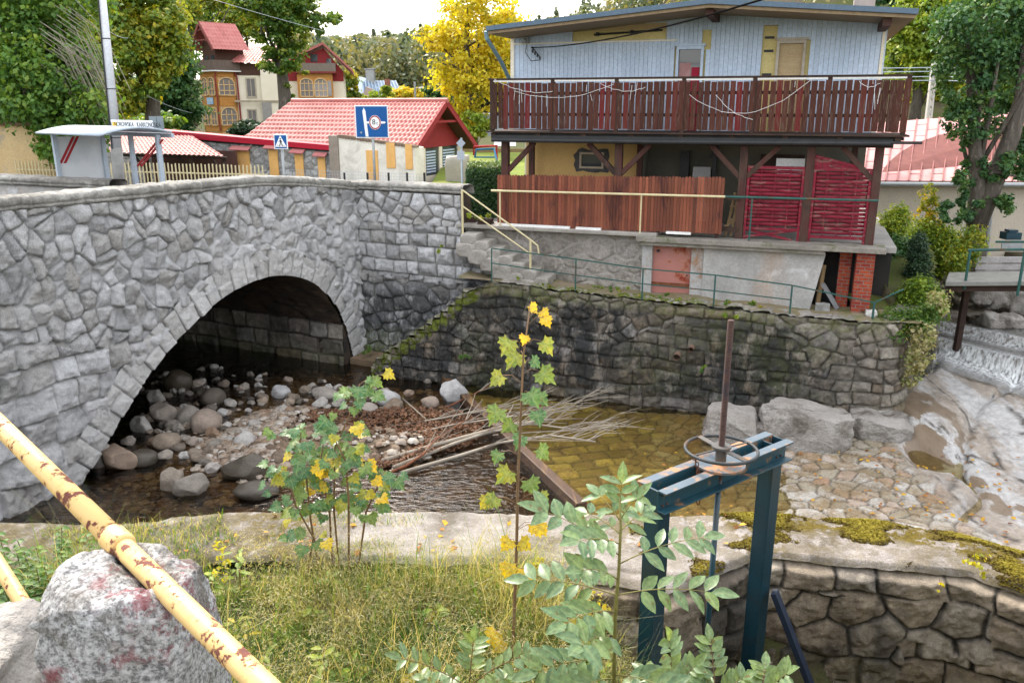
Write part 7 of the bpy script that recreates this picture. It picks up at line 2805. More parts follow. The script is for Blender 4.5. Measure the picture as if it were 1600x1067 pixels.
def stone(px, py, w, h, label=None, proto=None, m=None, yaw=None, tilt=0., dz=0., name='river_stone', grp=GRP):
    """a stone whose foot is seen at (px, py + h/2) on the bed"""
    c = atz(px, py + h * .38, -6.66)
    k = np.linalg.norm(c) / FOC
    sx, sz = w * k / 2, h * k / 2 * 1.1
    me = ROCKS[(rng.randrange(13) if rng.random() < .22 else rng.randrange(9, 13)) if proto is None else proto]
    o = link(name, me)
    o.location = (c[0], c[1] + .1 * sx, -6.66 + sz * .62 + dz)
    o.scale = (sx * 1.06, sx * rng.uniform(.7, 1.0), sz * 1.08)
    o.rotation_euler = (rng.uniform(-.15, .15), tilt + rng.uniform(-.12, .12), yaw if yaw is not None else rng.uniform(-.5, .5))
    tag(o, label or 'rounded grey brown river stone lying among others in the gravel under the bridge', 'stone', grp)
    if m:
        o.material_slots[0].link = 'OBJECT'
        o.material_slots[0].material = m
    return o


NAMED = [
    (710, 612, 46, 38, 'pale angular grey boulder beside the heap of grey branches', 9, M_rock_pale), (607, 624, 38, 26, 'long pale tilted stone left of the angular boulder', 2, M_rock_pale),
    (186, 717, 54, 38, 'large smooth brown stone at the waterline by the near arch foot', 10, None), (158, 712, 30, 46, 'reddish stone leaning on the near foot of the arch', 3, None),
    (272, 752, 42, 36, 'brown grey domed stone standing in the dark water, left of a tilted pair', 9, None), (299, 758, 46, 38, 'tilted slab stone in the dark water beside the domed one', 11, None),
    (278, 598, 38, 32, 'dark round boulder furthest under the arch', 6, M_river_wet), (255, 645, 38, 32, 'brown squarish boulder under the arch near the ring stones', 10, None),
    (297, 652, 34, 30, 'mottled grey boulder in the middle of the gravel bar', 0, None), (323, 660, 46, 32, 'broad flat brown grey boulder in the middle of the gravel bar', 7, None),
    (333, 622, 36, 26, 'rounded dark brown boulder on the back of the gravel bar', 8, None), (383, 732, 68, 42, 'big dark wet rock at the front of the gravel bar', 11, M_river_wet),
    (262, 690, 38, 22, 'flat tan stone on the edge of the dark water', 2, None), (439, 613, 28, 22, 'light grey round stone on the back of the bar', 1, M_rock_pale),
    (506, 615, 38, 18, 'flat grey stone near the maple bush top', 4, None), (384, 690, 32, 28, 'grey boulder at the right side of the gravel bar', 0, None),
    (400, 768, 60, 24, 'dark stone under water before the bank wall', 6, M_river_wet), (222, 718, 38, 24, 'dark wet stone right of the large smooth brown one', 5, M_river_wet),
    (672, 629, 30, 18, 'brown stone below the angular boulder', 3, None), (574, 640, 34, 18, 'flat brown stone behind the driftwood roots', 7, None)]
for (x, y, w, h, lab, pr, mm) in NAMED:
    stone(x, y, w, h, lab, pr, mm, grp='larger single stones of the stream', tilt=.45 if 'tilted' in lab else 0)
REGION = [(235, 575), (330, 570), (470, 590), (560, 600), (640, 605), (640, 640), (560, 640), (470, 650), (430, 700), (420, 735), (330, 735), (250, 700), (205, 670), (215, 610)]
BIG = [(309, 716, 28), (290, 712, 22), (334, 677, 28), (353, 646, 20), (458, 621, 22), (477, 610, 22), (500, 630, 28), (400, 665, 30), (406, 677, 28), (222, 665, 40), (256, 712, 30), (599, 612, 24), (639, 615, 20), (668, 596, 16),
       (613, 635, 40), (360, 630, 22), (420, 690, 26), (415, 655, 22), (372, 700, 24), (350, 700, 22), (245, 620, 30), (310, 600, 24), (350, 600, 20), (300, 690, 22), (270, 665, 24), (440, 640, 22), (480, 640, 24), (530, 625, 22), (395, 712, 26), (330, 640, 22), (200, 690, 26), (380, 605, 22), (410, 620, 20), (545, 610, 18)]
for (x, y, w) in BIG:
    stone(x, y, w * .86, w * rng.uniform(.5, .72))
RA = np.array(REGION, float)
cnt = 0
while cnt < 226:
    x, y = rng.uniform(200, 650), rng.uniform(565, 745)
    if not inside(np.array([x]), np.array([y]), RA)[0]:
        continue
    w = rng.uniform(8, 19) * (.7 + .5 * (y - 565) / 170)
    stone(x, y, w, w * rng.uniform(.55, .85), m=M_river_wet if rng.random() < .16 else None)
    cnt += 1
# gravel between them
rs = np.random.RandomState(4)
pts2 = []
while len(pts2) < 12000:
    x, y = rs.uniform(120, 690), rs.uniform(562, 790)
    if inside(np.array([x]), np.array([y]), RA)[0] or rs.uniform() < .10:
        c = atz(x, y, -6.7)
        pts2.append(c)
C = np.array(pts2)
C[:, 2] = bed_z(C[:, 0], C[:, 1]) + .012
OCT = np.array([(1, 0, 0), (0, 1, 0), (-1, 0, 0), (0, -1, 0), (.5, .5, .55), (-.5, .5, .6), (-.5, -.5, .55), (.5, -.5, .6)])
OF = np.array([(0, 1, 5, 4), (1, 2, 6, 5), (2, 3, 7, 6), (3, 0, 4, 7), (4, 5, 6, 7)])
g = rs.uniform(0, 6.28, len(C))
s = (.03 + .10 * rs.uniform(0, 1, len(C)) ** 2)
ca, sa = np.cos(g), np.sin(g)
Vx = OCT[None, :, :] * s[:, None, None] * rs.uniform(.7, 1.2, (len(C), 1, 3))
V = np.stack([Vx[..., 0] * ca[:, None] - Vx[..., 1] * sa[:, None], Vx[..., 0] * sa[:, None] + Vx[..., 1] * ca[:, None], Vx[..., 2] * .9], -1) + C[:, None, :]
F = (OF[None] + (np.arange(len(C)) * 8)[:, None, None]).reshape(-1, 4)
L_gravel = leaf_mat('gravel_stone', [(.10, .07, .05), (.25, .185, .13), (.38, .34, .29), (.19, .12, .075), (.44, .42, .385)], 0.0, .8)
o = mesh_np('gravel', V.reshape(-1, 3), F, L_gravel, fattr=dict(tint=np.repeat(rs.uniform(0, 1, len(C)), 5)))
tag(o, 'brown and grey gravel between the stones under the bridge', 'gravel', kind='stuff')

# big boulders at the foot of the rubble wall
def boulder(px, py, w, h, dep, z0, seed, label, yaw=-.33, m=M_rock_bank, tilt=0.0):
    c = atz(px, py + h * .5, z0)
    k = np.linalg.norm(c) / FOC
    ax = np.array([(math.cos(yaw), math.sin(yaw), math.sin(tilt)), (-math.sin(yaw), math.cos(yaw), 0), (0, 0, 1)])
    size = np.array([w * k, dep * .95, h * k * .74])
    V, F = rough_block((0, 0, 0), size, None, seed, .05, 44)
    rs = np.random.RandomState(seed)
    for _ in range(9):
        d = rs.normal(size=3) * np.array([1, 1, .8])
        d /= np.linalg.norm(d)
        lim = (np.abs(d) * size / 2).sum() * rs.uniform(.62, .80)
        V = V - np.outer(np.maximum(V @ d - lim, 0) * .95, d)
    V = V + V / (np.linalg.norm(V, axis=1)[:, None] + .05) * (fbm(V * 2.2 + seed, 3, seed) * .05 + fbm(V * 9 + seed, 4, seed) * .022)[:, None]
    V = V @ ax + np.array([c[0], c[1] + dep * .35, z0 + h * k * .30])
    o = mesh_np('boulder', V, F, m, smooth_=True)
    return tag(o, label, 'boulder', 'boulders at the foot of the rubble wall')


boulder(1262, 668, 150, 78, 1.3, -6.62, 3, 'long flat topped granite boulder with a dark mossy right end')
boulder(1155, 662, 90, 66, 1.0, -6.62, 4, 'rough brown boulder left of the long flat topped one', tilt=-.1)
boulder(1240, 690, 130, 36, .8, -6.66, 5, 'low slanting pale rock in front of the long boulder', tilt=-.16)
boulder(1376, 668, 95, 52, .9, -6.6, 6, 'squat grey boulder right of the long one at the wall foot')
boulder(1450, 655, 60, 26, .7, -6.55, 8, 'low brown rock at the wall corner by the little pool')
boulder(1535, 492, 46, 20, .6, -5.2, 11, 'dark wedge shaped rock in the upper stream below the footbridge', m=M_river_wet)
for i, (x, y, w, h, lab) in enumerate(((1565, 512, 50, 34, 'pale creased rock on the far side of the upper stream'), (1590, 530, 60, 26, 'mossy green topped rock at the right edge of the upper stream'), (1535, 455, 36, 26, 'brown boulder under the footbridge, leftmost of the bank row'), (1560, 462, 34, 30, 'brown boulder under the footbridge, middle of the bank row'), (1588, 468, 34, 34, 'brown boulder under the footbridge, rightmost of the bank row'))):
    c = aty(x, y, 19.4 if y > 480 else 20.4)
    k = np.linalg.norm(c) / FOC
    o = block_obj('boulder', (c[0], c[1], c[2]), (w * k, .7, h * k * 1.1), None, 60 + i, [M_rock_bank, mat('mossy_rock', (.13, .15, .03), (.25, .21, .15), (.30, .27, .22), 3, .9, .6, 14)][1 if 'mossy' in lab else 0], None, .07, 14)
    tag(o, lab, 'boulder', 'rocks of the upper stream')

# timber sill
m = MB()
d_ = np.append(T2 - T1, 0); d_ /= np.linalg.norm(d_)
m.bar(np.array([T1[0], T1[1], -6.62]), np.array([T2[0], T2[1], -6.60]), .20, .34)
m.bar(np.array([T1[0], T1[1], -6.95]), np.array([T2[0], T2[1], -6.95]), .16, .34)
o = m.build('timber_sill', mat('wet_brown_timber', (.09, .05, .03), (.05, .03, .022), (.20, .12, .05), 3, .6, .6, 14, stretch=(3, .4, 3)), bevel=.02)
tag(o, 'wet rusty brown timber sill lying across the stream', 'timber')

# washed up branches
def sight(pts, z0, z1):
    n = len(pts)
    return [atz(x, y, z0 + (z1 - z0) * i / (n - 1)) for i, (x, y) in enumerate(pts)]


BR = [([(597, 720), (680, 695), (753, 675), (800, 662), (870, 655)], .050, 'thick greenish grey pole, uppermost of the parallel driftwood poles', 16),
      ([(615, 730), (712, 692), (758, 677), (830, 662), (905, 672)], .042, 'long grey driftwood pole with a spray of twigs at the water', 16),
      ([(629, 738), (724, 710), (779, 692), (860, 680), (930, 690)], .040, 'grey pole lowest on the left, reaching furthest over the cobbles', 18),
      ([(586, 682), (661, 674), (707, 664), (800, 650), (900, 640)], .034, 'slim pale branch across the brown litter', 14),
      ([(609, 665), (664, 658), (760, 640), (830, 628)], .030, 'short grey branch at the back of the litter heap', 12),
      ([(597, 744), (635, 727), (661, 710), (684, 684), (730, 655)], .032, 'dark curved root branch at the front of the heap', 6),
      ([(695, 638), (758, 607), (800, 577)], .022, 'pale twig rising towards the dark wall', 8),
      ([(629, 623), (666, 655)], .024, 'straight peeled stick left of the angular boulder', 0),
      ([(787, 668), (793, 650), (802, 633)], .028, 'white peeled stub sticking up from the branches', 0),
      ([(760, 650), (827, 642), (885, 637), (914, 620)], .018, 'thin pale branch forking at its right end', 12),
      ([(770, 680), (839, 675), (908, 672), (934, 664)], .018, 'thin straight branch over the yellow cobbles', 12)]
for bi, (pts, r_, lab, ntw) in enumerate(BR):
    P_ = sight(pts, -6.56, -6.30)
    th = thing('fallen_branch', lab, 'branch', tuple(P_[0]), 'driftwood branches in the stream')
    m = MB()
    m.tube(P_, [r_ * (1 - .6 * i / (len(P_) - 1)) for i in range(len(P_))], 8)
    m.build('stem', M_twig if 'dark' not in lab else M_rust, th, smooth_=True)
    if ntw:
        m = MB()
        for k in range(ntw):
            t_ = rng.uniform(.35, 1.0) * (len(P_) - 1)
            i = min(int(t_), len(P_) - 2)
            a = P_[i] + (P_[i + 1] - P_[i]) * (t_ - i)
            d1 = (P_[-1] - P_[0]); d1 /= np.linalg.norm(d1)
            L_ = rng.uniform(.5, 1.3)
            sd_ = np.array([-d1[1], d1[0], 0]) * rng.uniform(-.55, .55)
            b1 = a + (d1 + sd_) * L_ * .5 + np.array([0, 0, rng.uniform(-.02, .16)])
            c1 = b1 + (d1 + sd_ * 1.4 + np.array([0, 0, rng.uniform(-.15, .2)])) * L_ * .5
            m.tube([a, b1, c1], [.010, .008, .004], 4)
            if rng.random() < .6:
                m.tube([b1, b1 + (d1 - sd_) * L_ * .35 + np.array([0, 0, .06])], [.006, .003], 4)
        m.build('twigs', M_twig, th)
# brown litter caught behind them
rs = np.random.RandomState(9)
n = 5200
LX = np.array([(585, 640), (700, 640), (760, 655), (740, 690), (640, 720), (585, 730), (560, 690), (470, 650), (480, 640)], float)
C = []
while len(C) < n:
    x, y = rs.uniform(460, 770), rs.uniform(635, 735)
    if inside(np.array([x]), np.array([y]), LX)[0]:
        C.append(atz(x, y, -6.55))
C = np.array(C)
C[:, 2] = -6.62 + .10 * np.clip(fbm2(C[:, 0] * 1.3, C[:, 1] * 1.3, 3, 3) + .6, 0, 2) + .05 * rs.uniform(0, 1, n)
V, F = leaf_quads(C, rs.normal(size=(n, 3)) * .5 + np.array([0, 0, 1]), .085, .05, rs)
o = mesh_np('leaf_litter', V, F, L_litter, fattr=dict(tint=rs.uniform(0, 1, n)))
tag(o, 'reddish brown heap of leaf litter and bark caught by the driftwood', 'litter', kind='stuff')

# ================================================================== FOREGROUND
# --- sluice gate
F0, F1 = atz(1036, 771, -2.80), atz(1236, 689, -2.80)
G0, G1 = atz(998, 755, -2.80), atz(1196, 677, -2.80)
gd = (F1 - F0); gd[2] = 0; Lb = np.linalg.norm(gd); gd /= Lb
gn = np.array([gd[1], -gd[0], 0])                       # towards the viewer, right-hand side
wid = abs((F0 - G0).dot(gn))
gate = thing('sluice_gate', 'dark teal steel sluice gate frame with handwheel and tall threaded rod', 'sluice gate', (F0[0], F0[1], -5.4))


def gpt(a, b, z):
    p = F0 + gd * a - gn * b
    return np.array([p[0], p[1], z])


def channel(m, p, q, h, fl, side, th=.012):
    """a U section lying along p-q; side = which way its flanges point"""
    p, q = np.asarray(p, float), np.asarray(q, float)
    m.bar(p, q, th, h - 2 * th)
    s_ = np.asarray(side, float)
    for z in (h / 2 - th / 2, -h / 2 + th / 2):
        o_ = s_ * (fl / 2 - th / 2) + UPV * z
        m.bar(p + o_, q + o_, fl, th)


BH = .17
for b, sd_, lab in ((.0, gn, 'front'), (wid, -gn, 'rear')):
    m = MB()
    off = -gn * b
    p = F0 + off - gn * .05 * (1 if b == 0 else -1)
    a_, c_ = p + np.array([0, 0, -BH / 2]), p + gd * Lb + np.array([0, 0, -BH / 2])
    channel(m, a_, c_, BH, .085, sd_)
    o = m.build('cross_channel', M_teal_rust, gate, bevel=.003)
    m = MB()
    m.bar(a_ + sd_ * .04 + UPV * (BH / 2 + .0035), c_ + sd_ * .04 + UPV * (BH / 2 + .0035), .082, .004)
    m.build('worn_flange', M_beam_top, o)
m = MB()
for a in (.008, Lb - .008):
    m = MB()
    m.bar(gpt(a, .055, -2.80 - BH / 2), gpt(a, wid - .055, -2.80 - BH / 2), .012, BH - .01)
    m.build('end_plate', M_teal, gate, bevel=.002)


def post(a0, zb_):
    m = MB()
    b0, b1 = .06, wid - .05
    z1 = -2.80 - .012
    fw_ = .13
    A = lambda a, b, z: gpt(a, b, z)
    # web across the frame, flanges along it
    m.hexa([A(a0, b0, zb_), A(a0 + .014, b0, zb_), A(a0 + .014, b1, zb_), A(a0, b1, zb_), A(a0, b0, z1), A(a0 + .014, b0, z1), A(a0 + .014, b1, z1), A(a0, b1, z1)])
    for b in (b0 - .013, b1):
        m.hexa([A(a0 - .0, b, zb_), A(a0 + fw_, b, zb_), A(a0 + fw_, b + .013, zb_), A(a0, b + .013, zb_), A(a0, b, z1 - BH), A(a0 + fw_, b, z1 - BH), A(a0 + fw_, b + .013, z1 - BH), A(a0, b + .013, z1 - BH)])
    return m.build('upright', M_teal, gate, bevel=.003)


post(.02, -5.9)
post(Lb - .16, -5.9)
hub = atz(1127, 702, -2.66)
hx = hub[:2]
rz_top = float(ray(1138, 500)[2] / ray(1138, 500)[1] * hx[1])
m = MB()
rp_ = []
rr_ = []
z = -2.95
while z < rz_top:
    rp_ += [(hx[0], hx[1], z), (hx[0], hx[1], z + .006)]
    rr_ += [.0265, .0215]
    z += .012
m.tube(rp_, rr_, 12)
m.build('threaded_rod', M_rod, gate, smooth_=False)
m = MB()
m.tube([(hx[0], hx[1], -5.7), (hx[0], hx[1], -2.93)], .024, 12)
m.build('lower_rod', M_teal, gate, smooth_=True)
RW = .285
m = MB()
ring = [np.array([hx[0] + RW * math.cos(g), hx[1] + RW * math.sin(g), -2.66]) for g in np.linspace(0, 2 * math.pi, 49)]
m.tube(ring, .0135, 10, caps=False)
wh = m.build('handwheel', mat('dull_grey_wheel', (.022, .03, .036), (.045, .05, .052), (.10, .06, .04), 5, .6, .2, 30), gate, smooth_=True)
m = MB()
m.tube([(hx[0], hx[1], -2.76), (hx[0], hx[1], -2.64)], .045, 18)
m.tube([(hx[0], hx[1], -2.645), (hx[0], hx[1], -2.625)], .078, 20)
for g in (R(115), R(-60), R(28), R(208)):
    e_ = np.array([math.cos(g), math.sin(g), 0])
    c0 = np.array([hx[0], hx[1], -2.655])
    m.bar(c0 + e_ * .05, c0 + e_ * (RW - .005), .05 if g in (R(115), R(-60)) else .012, .012)
m.build('hub_and_spokes', mat('worn_steel_hub', (.10, .10, .10), (.075, .072, .07), (.16, .10, .06), 8, .7, .3, 40), wh, bevel=.002)
m = MB()
m.tube([(hx[0], hx[1], -2.797), (hx[0], hx[1], -2.775)], .20, 32)
m.build('base_disc', M_beam_top, gate, bevel=.003)
m = MB()
cp_ = np.array([hx[0] - RW * .86, hx[1] - RW * .45, -2.67])
for k in range(13):
    c = cp_ + np.array([.05 * math.sin(k * .5) * .4 + .006 * k, .003 * k, -.034 * k])
    g0 = k * math.pi / 2
    ax_ = np.array([math.cos(g0), math.sin(g0), 0])
    m.tube([c + ax_ * .013 * math.cos(t) + UPV * .024 * math.sin(t) for t in np.linspace(0, 2 * math.pi, 11)], .0045, 5, caps=False)
m.build('chain', M_rust, gate)
for a in (.05, .10, Lb - .13, Lb - .07):
    for z in (-2.84, -2.93):
        q = gpt(a, .045, z)
        m = MB()
        m.tube([q, q + gn * .012], .011, 6)
        m.build('bolt', M_rod, gate)
m = MB()
m.hexa([gpt(.10, .10, -5.9), gpt(Lb - .22, .10, -5.9), gpt(Lb - .22, .13, -5.9), gpt(.10, .13, -5.9), gpt(.10, .10, -5.08), gpt(Lb - .22, .10, -5.08), gpt(Lb - .22, .13, -5.08), gpt(.10, .13, -5.08)])
m.build('gate_leaf', M_teal, gate)
m = MB()
q0 = gpt(Lb - .06, -.02, -4.25)
m.bar(q0, q0 + np.array([.55, -.32, -1.35]), .10, .05)
m.build('diagonal_brace', M_teal_shade, gate, bevel=.003)
m = MB()
q0 = gpt(Lb - .22, -.10, -5.9)
m.bar(q0, q0 + np.array([.0, 0, 1.0]), .06, .16, up=tuple(gd))
o = m.build('old_plank', mat('wet_grey_plank', (.16, .13, .10), (.10, .08, .065), None, 4, .9, .5, 16))
tag(o, 'short weathered plank standing beside the right upright of the sluice gate', 'plank')

# --- granite post with the yellow pipe rail
pl0, pl1 = ray(0, 665) * 2.64, ray(400, 1060) * 1.66
pd = pl1 - pl0
pd_u = pd / np.linalg.norm(pd)


def pipe_at(t):
    return pl0 + pd * t


def px_of(p):
    dep = p[1] * CP - p[2] * SP
    up = p[1] * SP + p[2] * CP
    return 800 + FOC * p[0] / dep, 533.5 - FOC * up / dep


t0 = min(np.linspace(0, 1, 200), key=lambda t: abs(px_of(pipe_at(t))[0] - 196))
pc = pipe_at(t0)
rail = thing('pipe_rail', 'yellow painted pipe rail peeling to rust resting across a granite post', 'railing', tuple(pc))
m = MB()
m.tube([pipe_at(-4.5), pipe_at(-2), pipe_at(-.4), pipe_at(0), pipe_at(t0 - .03)], .029, 20)
m.tube([pipe_at(t0 - .03), pipe_at(.7), pipe_at(1.0), pipe_at(1.5)], .0268, 20)
m.build('upper_pipe', M_pipe, rail, smooth_=True)
m = MB()
m.tube([pipe_at(t0 - .055), pipe_at(t0 - .05), pipe_at(t0 - .012), pipe_at(t0 - .006), pipe_at(t0 - .004)], [.030, .0345, .0355, .033, .027], 20)
m.build('collar', M_pipe, rail, smooth_=True)
lo0, lo1 = ray(0, 885) * 2.6, ray(72, 1000) * 2.36
ld = lo1 - lo0
m = MB()
m.tube([lo0 - ld * 16, lo0, lo1, lo1 + ld * .4], .022, 18)
m.build('lower_pipe', M_pipe, rail, smooth_=True)


def mat_granite_post():
    t = NT('speckled_granite')
    col = t.mix(t.ramp(t.noise(5, 6, .6), [(.35, 0.0), (.6, 1.0)]), (.44, .445, .455), (.31, .305, .30))
    col = t.mix(.8, col, t.ramp(t.noise(75, 3, .7), [(.38, .25), (.5, 1.0), (.62, 1.55)]), 'MULTIPLY')
    xyz = t.n('ShaderNodeSeparateXYZ')
    t.put(xyz.inputs[0], t.co)
    dirt = t.step(t.noise(4.2, 9, .78), .50, .60)
    col = t.mix(t.math('MULTIPLY', dirt, .75), col, (.085, .07, .05))
    # old crimson paint spilt round the pipe seat and over the right side
    lichen = t.attr('paint')
    pf_ = t.math('MULTIPLY', lichen, t.step(t.noise(16, 9, .8), .50, .56))
    col = t.mix(t.math('MULTIPLY', pf_, .8), col, (.20, .02, .03))
    rs_ = t.math('MULTIPLY', t.attr('rusty'), t.step(t.noise(11, 8, .75), .52, .58))
    col = t.mix(t.math('MULTIPLY', rs_, .8), col, (.42, .17, .09))
    t.pbr(col, .9, 0, t.bump(t.noise(28, 8, .72), 1.0, .02), .3)
    return t.done()


yaw_p = math.atan2(pd[1], pd[0])
pax = np.array([(math.cos(yaw_p + .75), math.sin(yaw_p + .75), 0), (-math.sin(yaw_p + .75), math.cos(yaw_p + .75), 0), (0, 0, 1)])
top_z = pc[2] - .02
pcen = atz(198, 896, top_z)
V, F = rough_block((pcen[0], pcen[1], top_z - .45), (.325, .30, .92), pax, 5, .018, 70)
V[:, :2] = pcen[:2] + (V[:, :2] - pcen[:2]) * (1 + .14 * np.clip((top_z - V[:, 2]), 0, 1))[:, None]
# groove for the pipe
dl = V - pc
along = dl @ pd_u
perp = np.linalg.norm(dl - along[:, None] * pd_u, axis=1)
V[:, 2] -= np.where(perp < .05, (.05 - perp) * .8, 0)
V += (fbm(V * 26, 4, 2) * .005)[:, None] * (1 + np.abs(fbm(V * 5, 2, 3)))[:, None]
pk = np.clip(1 - np.abs(perp - .06) / .10, 0, 1) * smooth((along - .02) / .08)
pk = np.maximum(pk, np.exp(-(((V[:, 2] - (top_z - .17 + .35 * (along - .1))) / .025) ** 2)) * .9 * smooth((along + .02) / .05))
rsy = smooth((-.02 - along) / .1) * .9
o = mesh_np('granite_post', V, F, mat_granite_post(), smooth_=True, vattr=dict(paint=pk, rusty=rsy))
tag(o, 'rough granite rail post splashed with old crimson paint under the yellow pipe', 'post')
c = ray(-75, 1090) * 2.15
V, F = rough_block((c[0] - .03, c[1] - .05, c[2] - .25), (.40, .5, .75), None, 17, .05, 40)
V += (fbm(V * 18, 4, 2) * .008)[:, None]
o = mesh_np('kerb_stone', V, F, mat('mortar_stone', (.40, .38, .35), (.29, .27, .25), (.20, .18, .16), 6, .95, 1.0, 24, dist=.03), smooth_=True)
tag(o, 'rough mortared stone at the lower left corner beside the granite post', 'stone')

# --- grass of the bank
rs = np.random.RandomState(21)


def blades(n, px_fn, h0, h1, wd, tint_fn, name, label, lean=.5, seed=1):
    rs = np.random.RandomState(seed)
    B = px_fn(n, rs)
    n = len(B)
    h = rs.uniform(h0, h1, n) * (.6 + .7 * rs.uniform(0, 1, n) ** 2) * np.clip(1 + .9 * fbm2(B[:, 0] * 1.3, B[:, 1] * 1.3, 3, 91), .35, 1.6)
    h = h * np.where(B[:, 0] < 1.2, 1 - .45 * smooth((B[:, 1] - 6.3) / .6), 1)
    g = rs.uniform(0, 6.283, n)
    ln = rs.uniform(.15, lean, n) * h
    d = np.stack([np.cos(g), np.sin(g), 0 * g], -1)
    p = np.stack([-np.sin(g), np.cos(g), 0 * g], -1)
    p = p * .8 + np.array([.6, 0, 0])
    w = wd * rs.uniform(.6, 1.3, n)
    lv = []
    for k, t in enumerate((0, .4, .75, 1.0)):
        c = B + d * (ln * t ** 2)[:, None] + np.array([0, 0, 1.0]) * (h * (t - .25 * t * t * (ln / h)))[:, None]
        ww = w * (1, .9, .6, .08)[k]
        lv += [c - p * ww[:, None], c + p * ww[:, None]]
    V = np.stack(lv, 1).reshape(-1, 3)
    b = np.arange(n)[:, None] * 8
    F = np.concatenate([b + np.array([[0, 1, 3, 2]]), b + np.array([[2, 3, 5, 4]]), b + np.array([[4, 5, 7, 6]])], 1).reshape(-1, 4)
    tint = np.repeat(tint_fn(B, rs), 3)
    o = mesh_np(name, V, F, L_grass, fattr=dict(tint=tint))
    return tag(o, label, 'grass', kind='stuff')


def bank_pts(n, rs):
    X = rs.uniform(-5.2, 1.15, n)
    Y = rs.uniform(4.7, 7.12, n)
    thin = smooth((7.15 - Y) / .3) + .25
    k = (rs.uniform(0, 1, n) < thin) & (fbm2(X * 1.6, Y * 1.6, 3, 19) > -.42)
    X, Y = X[k], Y[k]
    return np.stack([X, Y, bank_z(X, Y) - .02], -1)


def dry_pts(n, rs):
    B = bank_pts(n * 2, rs)
    return B[(fbm2(B[:, 0] * .8, B[:, 1] * .8, 3, 37) > -.05) & (B[:, 0] > -2.4)]


def bank_tint(B, rs):
    dry = .10 + 1.1 * fbm2(B[:, 0] * 1.4, B[:, 1] * 1.4, 3, 23) + .25 * smooth((B[:, 1] - 5.4) / 1.0) - .35 * smooth((-2.2 - B[:, 0]) / 1.0)
    return np.clip(.45 * rs.uniform(0, 1, len(B)) + .75 * dry - .12, 0, 1)


blades(26000, bank_pts, .20, .62, .0038, bank_tint, 'grass', 'tangled green and straw coloured grass on the near bank', 1.25, 3)
blades(6500, dry_pts, .45, .95, .0024, lambda B, rs: np.clip(.62 + .40 * rs.uniform(0, 1, len(B)), 0, 1), 'dry_grass', 'tall dry pale grass stalks on the near bank', 1.0, 4)
# seed heads: fine sprays on the dry stalks
B = bank_pts(2200, rs)
B = B[(B[:, 0] > -2.6)]
rep = 16
C = np.repeat(B, rep, 0) + rs.normal(size=(len(B) * rep, 3)) * np.array([.05, .05, .06]) + np.array([0, 0, .46])
C[:, 2] += np.repeat(rs.uniform(-.12, .12, len(B)), rep)
V, F = leaf_quads(C, rs.normal(size=C.shape), .042, .0055, rs)
o = mesh_np('seed_heads', V, F, L_grass, fattr=dict(tint=np.clip(rs.uniform(.62, 1.0, len(C)), 0, 1)))
tag(o, 'feathery pale seed heads of the dry grass', 'grass', kind='stuff')


def right_pts(n, rs):
    X = rs.uniform(1.2, 5.2, n)
    Y = rs.uniform(5.6, 6.9, n)
    return np.stack([X, Y, bank_z(X, Y) - .02], -1)


blades(3600, right_pts, .06, .20, .003, lambda B, rs: rs.uniform(0, .5, len(B)), 'short_grass', 'sparse short grass at the foot of the stone face', .9, 6)


def edge_pts(n, rs):
    X = rs.uniform(-4.6, .7, n)
    Y = rs.uniform(6.55, 7.08, n)
    k = fbm2(X * 1.8, Y * .8, 3, 57) > -.15
    X, Y = X[k], Y[k]
    return np.stack([X, Y, bank_z(X, Y) - .02], -1)


blades(5200, edge_pts, .55, 1.15, .0028, lambda B, rs: np.clip(rs.uniform(.1, 1.0, len(B)), 0, 1), 'edge_grass', 'tall wild grass and dry stalks leaning over the wall crest', 1.1, 12)


def ledge_pts(n, rs):
    X = rs.uniform(-5.5, -.9, n)
    Y = rs.uniform(7.1, 7.95, n)
    k = fbm2(X * 1.5, Y * 1.9, 3, 59) > .02
    X, Y = X[k], Y[k]
    return np.stack([X, Y, -4.22 - .16 * smooth((-2.6 - X) / 2.0)], -1)


blades(9000, ledge_pts, .06, .24, .003, lambda B, rs: rs.uniform(.1, 1.0, len(B)), 'ledge_grass', 'patchy grass and dry weeds on the left part of the concrete crest', 1.0, 13)


def cushion_pts(n, rs):
    X = np.concatenate([rs.uniform(-4.5, .9, n // 2), rs.uniform(2.3, 2.6, n // 2)])
    Y = np.concatenate([rs.uniform(7.1, 7.9, n // 2), rs.uniform(7.0, 7.25, n // 2)])
    k = fbm2(X * 2.3, Y * 2.3, 3, 29) > .35
    X, Y = X[k], Y[k]
    return np.stack([X, Y, -4.22 - .16 * smooth((-2.6 - X) / 2.0)], -1)


blades(3600, cushion_pts, .04, .12, .003, lambda B, rs: rs.uniform(0, .8, len(B)), 'tuft_grass', 'little grass tufts in the cracks of the concrete crest', .9, 8)
# cushions of moss on the right end of the crest
n = 60000
X = rs.uniform(1.2, 5.6, n)
ya, yb = np.interp(X, NE[:, 0], NE[:, 1]), np.interp(X, FE[:, 0], FE[:, 1])
t_ = rs.uniform(0, 1, n)
Y = ya + (yb - ya) * t_
band = 1.1 * np.exp(-((t_ - .93) / .15) ** 2) + .8 * np.exp(-((t_ - (1.25 - .27 * X * .75)) / .13) ** 2) + .25
mk = .9 * fbm2(X * 2.2, Y * 2.2, 5, 87) + .55 * band * smooth((X - 1.6) / 1.2) - .38
k = mk > .0
X, Y, mk = X[k], Y[k], mk[k]
Z = -4.2 + .02 * fbm2(X * 1.2, Y * 1.2, 4, 3) + .05 * smooth((X - 3) / 2) * np.sin(t_[k] * 3.1) - .05 * (1 - smooth(np.minimum(t_[k], 1 - t_[k]) / .06)) + np.clip(mk, 0, .25) * .09 + .006
